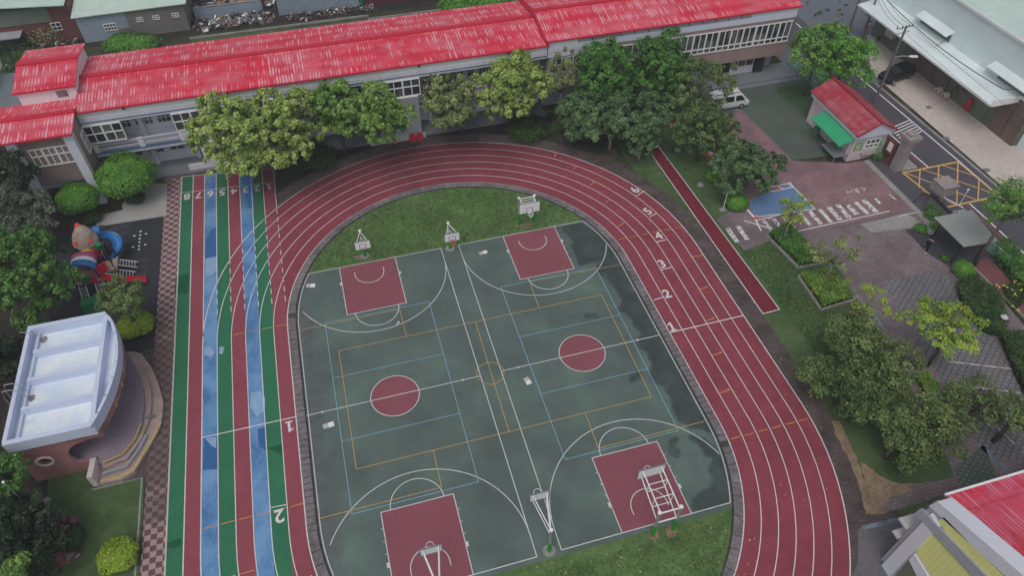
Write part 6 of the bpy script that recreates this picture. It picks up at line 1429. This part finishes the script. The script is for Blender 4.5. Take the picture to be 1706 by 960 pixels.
def bush(name, label, u, v, r, h, leaf, seed, n=1800, size=.14, zc_=None, cat='bush', group=None, ell=1.0, rz_rot=0, stem=False, clipped=True):
    c = G(u, v, h * .5 if zc_ is None else zc_); rng = np.random.default_rng(seed)
    d = rng.normal(size=(n, 3)); d /= np.linalg.norm(d, axis=1, keepdims=True); d[:, 2] = np.where(d[:, 2] < -.5, -d[:, 2], d[:, 2])
    rr = 1 + .06 * np.sin(d[:, 0] * 5 + seed) + .05 * np.sin(d[:, 1] * 7 + d[:, 2] * 4) + rng.normal(size=n) * (.035 if clipped else .09)
    rr -= np.where(rng.random(n) < .3, rng.uniform(0, .25, n), 0)
    P = d * rr[:, None] * np.array([r, r * ell, h / 2]) + np.array([c.x, c.y, c.z]); nn = d + np.array([0, 0, .3]) + rng.normal(size=(n, 3)) * .4
    ti = .5 + rng.normal(size=n) * .17 + .12 * np.sin(P[:, 0] * 3.1) * np.sin(P[:, 1] * 2.7); ok = P[:, 2] > .02
    t = empty(name, (c.x, c.y, 0), label, cat, group); leaf_mesh('foliage', leaf, t, P[ok], nn[ok], size, seed, ti[ok], aspect=1.3)
    b = MB(); b.tube([(c.x, c.y, 0), (c.x, c.y, max(.3, c.z))], [.1, .06], 6)
    for a in range(4): b.tube([(c.x, c.y, max(.15, c.z - h * .35)), (c.x + r * .6 * math.cos(a * 1.6), c.y + r * .6 * math.sin(a * 1.6), c.z + h * .2)], [.05, .02], 4)
    b.build('stem', 'bark', t); return t
def hedge(name, label, poly, h, leaf, seed, dens=220, size=.13, group=None, cat='hedge', kerb=False, hole=None):
    P2 = [Vector(p) for p in Gs(poly)]; xs = [p.x for p in P2]; ys_ = [p.y for p in P2]; rng = np.random.default_rng(seed)
    area = abs(sum(P2[i].x * P2[(i + 1) % len(P2)].y - P2[(i + 1) % len(P2)].x * P2[i].y for i in range(len(P2)))) / 2; n = int(area * dens * 2)
    X = rng.uniform(min(xs), max(xs), n * 3); Yy = rng.uniform(min(ys_), max(ys_), n * 3); inside = np.zeros(len(X), bool); j = len(P2) - 1
    for i in range(len(P2)):
        a, c = P2[i], P2[j]; cond = ((a.y > Yy) != (c.y > Yy)) & (X < (c.x - a.x) * (Yy - a.y) / (c.y - a.y + 1e-12) + a.x); inside ^= cond; j = i
    X, Yy = X[inside][:n], Yy[inside][:n]; m = len(X)
    top = h * (1 + .14 * np.sin(X * 1.9 + seed) * np.cos(Yy * 1.6) + .08 * np.sin(X * 5.1) * np.sin(Yy * 4.3)); z = top * np.where(rng.random(m) < .6, rng.uniform(.85, 1.05, m), rng.uniform(.1, 1, m))
    X += rng.normal(size=m) * .06; Yy += rng.normal(size=m) * .06
    nn = np.stack([rng.normal(size=m) * .5, rng.normal(size=m) * .5, np.ones(m) * .9], 1); ti = .5 + rng.normal(size=m) * .17 + .15 * np.sin(X * 2.3) * np.sin(Yy * 2.9)
    cx_, cy_ = sum(xs) / len(xs), sum(ys_) / len(ys_); t = empty(name, (cx_, cy_, 0), label, cat, group)
    leaf_mesh('foliage', leaf, t, np.stack([X, Yy, z], 1), nn, size, seed, ti, aspect=1.3)
    if kerb:
        b = MB(); Q = P2 + [P2[0]]
        for a, c in zip(Q[:-1], Q[1:]):
            e = c - a; mdir = ((a + c) / 2 - Vector((cx_, cy_))).normalized() * .12; b.obox(((a.x + c.x) / 2 + mdir.x, (a.y + c.y) / 2 + mdir.y, .12), (e.length + .2, .14, .24), math.atan2(e.y, e.x))
        b.build('kerb', 'concrete_path', t)
    b = MB(); b.prism([(cx_ + (p.x - cx_) * .93, cy_ + (p.y - cy_) * .93) for p in P2], 0, .05); b.build('soil', 'soil_dark', t)
    return t
GF = 'trees in the row before the school building'
tree('tree', 'large yellow green lobed tree shading the far ends of lanes six to eight', 'tree', 388, 227, 28.2, 4.5, 4.4, 'leaf_camphor', 15000, 11, .21, 30, .27, .30, group=GF, by=31.2)
tree('tree', 'large yellow green lobed tree over the far ends of lanes one to four', 'tree', 475, 217, 28.0, 4.3, 4.2, 'leaf_camphor', 15000, 12, .21, 30, .27, .30, group=GF, by=31.2)
tree('tree', 'bright green tree between the biggest yellow green trees and the round wall opening', 'tree', 560, 186, 29.6, 3.0, 3.4, 'leaf_camphor_green', 9000, 13, .21, 20, .30, .32, group=GF, by=31.2)
tree('tree', 'bright green broad tree partly hiding the round wall opening', 'tree', 627, 190, 29.4, 3.9, 3.5, 'leaf_camphor_green', 12000, 14, .21, 24, .28, .32, group=GF, by=31.2)
tree('tree', 'olive green tree with visible trunk just right of the round wall opening', 'tree', 748, 172, 30.2, 3.6, 3.3, 'leaf_olive', 11000, 15, .20, 22, .30, .32, group=GF, baseuv=(770, 222))
tree('tree', 'lobed yellow green tree in the middle of the row, above the top of the track', 'tree', 858, 147, 29.6, 4.3, 4.1, 'leaf_camphor', 15500, 16, .21, 30, .27, .30, group=GF, by=31.2)
tree('tree', 'thin pale nearly bare tree showing the wall behind it', 'tree', 936, 125, 30.4, 2.7, 3.6, 'leaf_sparse', 2800, 17, .15, 18, .3, .35, .4, 'bark_pale', group=GF, limbs=14)
tree('tree', 'deep green dense tree before the end of the white balcony, left of its twin', 'tree', 1011, 132, 29.8, 3.6, 4.2, 'leaf_deep', 16000, 18, .20, 28, .34, .36, group=GF)
tree('tree', 'deep green dense tree before the tan wall and its long window band', 'tree', 1106, 112, 29.8, 4.1, 4.0, 'leaf_deep', 17000, 19, .20, 30, .32, .36, group=GF)
tree('tree', 'leftmost of the three dark bluish green trees with pale trunks beside the top bend', 'tree', 970, 192, 0, 3.0, 3.0, 'leaf_blue', 8500, 20, .20, 14, .36, .34, .04, 'bark_pale', group=GF, baseuv=(959, 234), zfix=3.4)
tree('tree', 'middle one of the three dark bluish green trees with pale trunks beside the top bend', 'tree', 1012, 198, 0, 3.4, 3.1, 'leaf_blue', 11000, 61, .20, 16, .36, .34, .04, 'bark_pale', group=GF, baseuv=(1015, 248), zfix=3.6)
tree('tree', 'dark bluish green tree with pale trunk, the one nearest the runway head', 'tree', 1066, 204, 0, 3.7, 3.2, 'leaf_blue', 12500, 21, .20, 20, .34, .34, .03, 'bark_pale', group=GF, baseuv=(1063, 268), zfix=3.8)
tree('tree', 'thin brownish green tree before the tan wall, right of the deep green pair', 'tree', 1168, 138, 0, 3.8, 3.3, 'leaf_drab', 6000, 22, .16, 24, .30, .36, .28, 'bark_pale', group=GF, limbs=12, zfix=5.2)
tree('tree', 'loose olive green tree hiding the rear of the white minivan', 'tree', 1172, 214, 0, 3.7, 3.0, 'leaf_drab_green', 10000, 23, .17, 24, .32, .36, .08, group=GF, limbs=8, zfix=3.9)
tree('tree', 'round dark green tree above a clipped bush beside the blue parking bay', 'tree', 1240, 274, 0, 3.4, 2.7, 'leaf_blue', 12500, 24, .18, 24, .32, .32, .0, baseuv=(1231, 338), zfix=3.3)
tree('tree', 'feathery bright green tree by the road, the left one of the pair behind the gatehouse', 'tree', 1364, 84, 28.0, 3.3, 3.4, 'leaf_fresh', 11000, 25, .15, 24, .32, .38, .02, group='feathery trees behind the gatehouse', aspect=2)
tree('tree', 'feathery bright green tree by the road, the right one of the pair behind the gatehouse', 'tree', 1408, 104, 25.6, 3.4, 3.4, 'leaf_bright', 12500, 26, .15, 26, .32, .38, .0, group='feathery trees behind the gatehouse', aspect=2)
tree('tree', 'thin feathery roadside tree at the right edge beyond the shelter', 'tree', 1686, 346, -.5, 2.5, 2.6, 'leaf_fresh', 5200, 27, .11, 22, .3, .4, .2, limbs=14, aspect=2)
tree('tree', 'nearly bare tree rising from the upper box planter of the car park', 'tree', 1395, 425, 1.2, 2.4, 2.2, 'leaf_sparse', 1500, 28, .12, 20, .3, .4, .5, 'bark_pale', limbs=20, trunk_r=.11, base=(30.0, 1.6))
tree('tree', 'thin yellowish tree shading the crossing beside the blue parking bay', 'tree', 1322, 352, 7.0, 2.2, 1.6, 'leaf_lime', 1300, 29, .12, 16, .3, .4, .45, 'bark_pale', limbs=16, trunk_r=.08)
tree('tree', 'bare pale branches with few leaves in the middle of the planting by the car park', 'tree', 1446, 505, 0, 2.4, 1.5, 'leaf_lime', 900, 30, .12, 18, .3, .4, .5, 'bark_pale', limbs=18, trunk_r=.12, zfix=4.2)
tree('tree', 'lime green tree with yellow leaves standing out over the car park bays', 'tree', 1572, 545, 0, 3.2, 1.5, 'leaf_lime', 6000, 31, .13, 24, .28, .36, .2, 'bark', limbs=14, trunk_r=.12, zfix=4.0, baseuv=(1545, 610))
GC = 'drab trees between track and car park'
tree('tree', 'dull olive green tree at the upper end of the clump between track and car park', 'tree', 1425, 568, 0, 2.5, 2.0, 'leaf_drab', 5800, 32, .14, 26, .26, .5, .44, group=GC, limbs=8, zfix=3.2)
tree('tree', 'dull yellow flecked tree on the left of the clump, reaching over the lawn', 'tree', 1372, 622, 0, 2.1, 1.5, 'leaf_drab_green', 3200, 33, .14, 22, .26, .5, .4, group=GC, limbs=8, zfix=2.6)
tree('tree', 'dense olive tree in the middle of the clump next to the drain channel', 'tree', 1478, 605, 0, 3.0, 2.2, 'leaf_drab', 7500, 34, .14, 30, .26, .5, .40, group=GC, limbs=8, zfix=3.4)
tree('tree', 'green tree low on the left of the clump, above the lower lawn', 'tree', 1430, 662, 0, 2.3, 1.8, 'leaf_drab_green', 5000, 55, .14, 26, .26, .5, .44, group=GC, limbs=8, zfix=2.8)
tree('tree', 'orange flecked tree at the lower end of the clump, above the sandy corner', 'tree', 1500, 728, 0, 2.6, 1.9, 'leaf_drab', 6000, 35, .14, 26, .26, .5, .42, group=GC, limbs=8, zfix=2.8)
tree('tree', 'rusty olive tree between the lower clump and the drain channel', 'tree', 1565, 705, 0, 2.9, 2.0, 'leaf_drab', 5600, 56, .14, 28, .26, .5, .46, group=GC, limbs=8, zfix=3.2)
tree('tree', 'brownish thin tree over the lower car park bays near the right edge', 'tree', 1632, 672, 0, 2.9, 1.8, 'leaf_drab', 3600, 36, .13, 22, .3, .5, .42, group=GC, limbs=12, zfix=3.6)
tree('tree', 'thin reddish green tree at the right edge, lowest of the car park trees', 'tree', 1698, 690, 0, 2.3, 1.6, 'leaf_drab', 2800, 37, .13, 18, .3, .34, .35, group=GC, limbs=12, zfix=3.6)
# west side trees
tree('tree', 'dark dull tree before the west wing windows at the left edge', 'tree', 8, 296, 27.6, 2.7, 2.8, 'leaf_dark', 8500, 42, .17, 20, .34, .34, .0)
tree('tree', 'greyish olive tree at the left edge between dark tree and big green tree', 'tree', 40, 350, 24.0, 3.0, 2.4, 'leaf_grey', 8000, 43, .15, 20, .34, .34, .02)
tree('tree', 'big green tree at the left edge beside the playground', 'tree', 38, 462, 14.6, 4.3, 4.8, 'leaf_left', 20000, 44, .18, 34, .28, .32, .0)
tree('tree', 'small olive tree drooping over the red slide end of the playground', 'tree', 196, 492, 11.8, 2.2, 1.6, 'leaf_drab', 5600, 45, .12, 20, .34, .32, .06, limbs=8)
tree('tree', 'dark tree at the left edge behind the white stage roof', 'tree', 4, 600, 9.0, 2.3, 2.8, 'leaf_dark', 6200, 46, .15, 18, .36, .34, .0)
GD = 'dark trees left of the stage and flagpole'
tree('tree', 'green tree at the left edge below the white stage roof corner', 'tree', -8, 806, -2.6, 1.9, 2.0, 'leaf_deep', 7500, 47, .13, 20, .34, .30, .0, group=GD)
tree('tree', 'dark tree left of the looping stone planter', 'tree', 26, 900, -6.4, 2.6, 2.4, 'leaf_dark', 11000, 48, .14, 24, .32, .32, .0, group=GD)
tree('tree', 'dark tree touching the looping stone planter near the bottom edge', 'tree', 66, 930, -7.4, 1.6, 1.5, 'leaf_dark', 5200, 49, .13, 16, .36, .3, .0, group=GD)
tree('tree', 'lighter green tree cut off by the bottom left corner', 'tree', 18, 962, -9.0, 1.2, 1.2, 'leaf_camphor_green', 4200, 50, .12, 14, .34, .26, .0, group=GD)
tree('tree', 'dark leafy tree between the oval window wall and the flagpole', 'tree', 22, 850, -4.2, 1.6, 1.5, 'leaf_dark', 6200, 51, .13, 18, .34, .3, .02, group=GD)
bush('clipped_tree', 'large clipped dome shaped tree before the west wing, beside the pale mat', 208, 293, 2.55, 3.2, 'leaf_bright', 40, 10000, .14, zc_=2.7, cat='tree')
bush('clipped_tree', 'smaller clipped dome shaped tree left of the larger one', 128, 331, 1.75, 2.3, 'leaf_bright', 41, 6000, .13, zc_=2.2, cat='tree')
# bushes
bush('bush', 'yellow green rounded bush between playground and stage', 224, 541, 1.35, 1.3, 'leaf_yellow', 60, 4200, .12)
bush('bush', 'yellow green rounded bush on the grass near the bottom edge', 195, 926, 1.15, 1.2, 'leaf_yellow', 61, 3800, .11)
bush('bush', 'dark clipped bush inside the looping stone planter', 122, 898, .62, .9, 'leaf_hedge', 62, 1600, .1, ell=1.5)
bush('bush', 'small low bush on the pale mat under the large clipped tree', 226, 329, .85, .8, 'leaf_hedge', 63, 1500, .12)
bush('bush', 'small low bush at the left corner of the pale mat', 154, 362, .8, .8, 'leaf_hedge', 64, 1500, .12)
bush('bush', 'clipped green bush at the foot of the round dark tree', 1228, 336, 1.05, 1.3, 'leaf_bright', 65, 2600, .12)
bush('bush', 'small green bush among the trees right of the runway', 1187, 292, .8, .9, 'leaf_bright', 66, 1500, .12)
bush('bush', 'dark green bush beneath the lobed tree in the middle of the row', 878, 212, 2.2, 1.2, 'leaf_hedge', 67, 2600, .16, clipped=False)
bush('bush', 'low dark bush between lane one and the top bend of the track', 520, 262, 2.4, .9, 'leaf_hedge', 68, 2600, .16, clipped=False, ell=.8)
bush('bush', 'round green bush at the end of the red garden path', 1606, 448, .85, 1.2, 'leaf_yellow', 69, 2400, .1) if False else bush('bush', 'round green bush at the end of the red garden path', 1606, 448, .85, 1.1, 'leaf_bright', 69, 2400, .1)
bush('bush', 'light green bushes behind the red roof near the left tower', 203, 72, 1.9, 1.6, 'leaf_bright', 70, 2600, .2, clipped=False, zc_=.8); bush('bush', 'light green bush right behind the red roof, left of the middle of the alley', 238, 72, 1.7, 1.6, 'leaf_bright', 71, 2200, .2, clipped=False)
bush('bush', 'light green bush behind the red roof near the top edge', 765, 6, 2.6, 2.2, 'leaf_bright', 72, 3000, .22, clipped=False); bush('bush', 'light green bush at the top edge beside the higher red roof', 815, 0, 2.8, 2.2, 'leaf_bright', 73, 3000, .22, clipped=False)
bush('bush', 'thin yellowish weeds before the red brick house', 75, 58, 2.0, 2.0, 'leaf_sparse', 74, 420, .16, clipped=False, cat='weeds')
bush('bush', 'dark scrub behind the white stair head at the left edge', 20, 100, 3.5, 1.6, 'leaf_hedge', 75, 2400, .2, clipped=False)
bush('shrub', 'small shrub beside the white tub', 1535, 380, .6, .5, 'leaf_bright', 76, 500, .1, clipped=False); bush('shrub', 'shrub at the foot of the sliding gate', 1560, 356, 1.0, .9, 'leaf_deep', 77, 1200, .11, clipped=False)
bush('shrub', 'shrubs growing at the foot of the gatehouse beside the traffic cone', 1462, 258, .6, .8, 'leaf_deep', 78, 700, .12, clipped=False)
bush('shrub', 'small plant beside the left leg of the shelter', 1575, 430, .35, .4, 'leaf_deep', 79, 400, .09, clipped=False)
for i, (u, v) in enumerate(((1355, 245), (1365, 262 - 30))): pass
q = G(1357, 225); r = empty('rubbish_bin', (q.x, q.y, 0), 'dark green bin standing at the corner of the gatehouse wall', 'bin'); b = MB(); b.cyl(q.x, q.y, 0, .9, .3, .34, 12); b.build('drum', 'wall_green_grey', r); b = MB(); b.cyl(q.x, q.y, .9, 1.0, .36, .3, 12); b.build('lid', 'play_green', r)
bx, by, pt_ = POT
P = np.random.default_rng(5).normal(size=(140, 3)) * np.array([.2, .2, .15]) + np.array([bx, by, .85]); o = leaf_mesh('foliage', 'leaf_fresh', pt_, P, np.random.default_rng(6).normal(size=(140, 3)) + np.array([0, 0, 1]), .16, 7, np.full(140, .5))
# planters and hedges on the east side
hedge('box_planter', 'kerbed box planter of dark shrubs beside the zebra crossing', [(1280, 395), (1312, 378), (1362, 440), (1330, 446)], .75, 'leaf_deep', 80, 260, .13, kerb=True, cat='planter')
hedge('box_planter', 'kerbed square planter with bright yellow green hedge around a tree', [(1332, 463), (1380, 452), (1420, 500), (1368, 516)], .7, 'leaf_planter', 81, 260, .12, kerb=True, cat='planter')
hedge('box_planter', 'kerbed planter with dark shrubs just above the drab tree clump', [(1390, 545), (1430, 525), (1480, 590), (1430, 600)], .7, 'leaf_hedge', 82, 240, .13, kerb=True, cat='planter')
hedge('hedge', 'bright green low hedge beside the drain channel under the drab trees', [(1518, 628), (1540, 625), (1562, 655), (1545, 668)], .6, 'leaf_planter', 83, 240, .12)
hedge('hedge', 'broad dark green clipped hedge right of the car park, beside the mushroom lamp', [(1590, 478), (1620, 465), (1660, 500), (1672, 540), (1668, 565), (1640, 560), (1600, 520)], .8, 'leaf_hedge', 84, 220, .12)
hedge('hedge', 'dark hedge at the right edge below the mushroom lamp', [(1660, 560), (1706, 560), (1750, 640), (1720, 690), (1690, 630)], .8, 'leaf_hedge', 85, 180, .13)
hedge('hedge', 'dark green hedge along the painted fence beyond the shelter', [(1648, 415), (1672, 408), (1706, 452), (1760, 500), (1730, 520), (1700, 490), (1662, 445)], 1.0, 'leaf_deep', 86, 200, .13)
hedge('flower_bed', 'bed of low yellow flowers beside the red garden path', [(1668, 478), (1700, 470), (1712, 500), (1690, 520), (1672, 500)], .35, 'leaf_hedge', 87, 90, .1, cat='flower bed')
rngf = np.random.default_rng(9); fl = []
for u, v in ((1663, 477), (1673, 476), (1678, 478), (1692, 469), (1700, 475), (1701, 483), (1687, 484), (1692, 492), (1662, 506), (1687, 511), (1696, 517), (1666, 510), (1702, 568)):
    q = G(u, v, .5)
    for k in range(7): fl.append((q.x + rngf.normal() * .09, q.y + rngf.normal() * .09, .5 + rngf.normal() * .05))
fl = np.array(fl); o = leaf_mesh('yellow_flowers', 'leaf_flower', None, fl, rngf.normal(size=fl.shape) * .4 + np.array([0, 0, 1]), .11, 3, np.full(len(fl), .5)); o['kind'] = 'stuff'; tag(o, 'scattered yellow flowers on both sides of the red garden path', 'flowers')
# ground cover: grass tufts, fallen leaves
def tufts(name, label, poly, n, leaf, size, seed, h=.12, cat='grass'):
    P2 = [Vector(p) for p in poly]; xs = [p.x for p in P2]; ys_ = [p.y for p in P2]; rng = np.random.default_rng(seed); X = rng.uniform(min(xs), max(xs), n); Yy = rng.uniform(min(ys_), max(ys_), n); ins = np.zeros(n, bool); j = len(P2) - 1
    for i in range(len(P2)):
        a, c = P2[i], P2[j]; ins ^= ((a.y > Yy) != (c.y > Yy)) & (X < (c.x - a.x) * (Yy - a.y) / (c.y - a.y + 1e-12) + a.x); j = i
    X, Yy = X[ins], Yy[ins]; m = len(X); z = rng.uniform(.03, h, m); nn = rng.normal(size=(m, 3)) * .6 + np.array([0, 0, .6])
    o = leaf_mesh(name, leaf, None, np.stack([X, Yy, z], 1), nn, size, seed, .5 + rng.normal(size=m) * .2 + .2 * np.sin(X * .9) * np.sin(Yy * .8), aspect=1.8); o['kind'] = 'stuff'; tag(o, label, cat)
foliage('leaf_grass', sc(54, 78, 40, K), sc(70, 98, 48, K), sc(94, 118, 66, K))
foliage('leaf_fallen', sc(120, 96, 60, K), sc(150, 130, 84, K), sc(176, 160, 120, K))
tufts('grass_tufts', 'short grass of the infield beyond the two courts', [p for p in oval(13.9) if p[1] > 14.75] + [], 9000, 'leaf_grass', .10, 90, .06)
tufts('grass_tufts', 'short grass of the infield on the camera side of the courts', [p for p in oval(13.9) if p[1] < -15.1], 8000, 'leaf_grass', .09, 91, .06)
tufts('grass_tufts', 'short lawn grass between the track paving, the runway and the planters', [(25.0, -6), (29, -6), (29, 6.5), (25.0, 6.8)], 5000, 'leaf_grass', .10, 92, .06)
tufts('fallen_leaves', 'small pale fallen leaves scattered over track paving, lawn and infield grass', [(-14, -17), (24, -17), (24, 22), (14, 22), (22, 5), (20, -14), (-10, -17)], 900, 'leaf_fallen', .09, 93, .06, 'fallen leaves')
tufts('fallen_leaves', 'fallen leaves lying on the grass at the near end of the courts', [(2, -21), (13, -21), (13.5, -15.2), (-4, -15.2)], 120, 'leaf_fallen', .11, 94, .08, 'fallen leaves')
tufts('roadside_weeds', 'dark weed tufts dotted over the grey asphalt lot by the road', [(46, 44), (62, 38), (80, 60), (50, 80)], 260, 'leaf_hedge', .5, 95, .2, 'weeds')
# thin moist air under the overcast: one closed box round camera and ground
def haze():
    m = bpy.data.materials.new('haze'); m.use_nodes = True; n = m.node_tree; n.nodes.clear(); out = n.nodes.new('ShaderNodeOutputMaterial'); v = n.nodes.new('ShaderNodeVolumePrincipled')
    v.inputs['Color'].default_value = (.86, .90, .96, 1); v.inputs['Density'].default_value = .0010; v.inputs['Anisotropy'].default_value = .2
    n.links.new(v.outputs[0], out.inputs['Volume']); b = MB(); b.box(-165, 245, -125, 245, -1.2, 48.0); o = b.build('haze', m); o['kind'] = 'stuff'; tag(o, 'thin pale haze hanging over the whole school ground', 'haze')
haze()
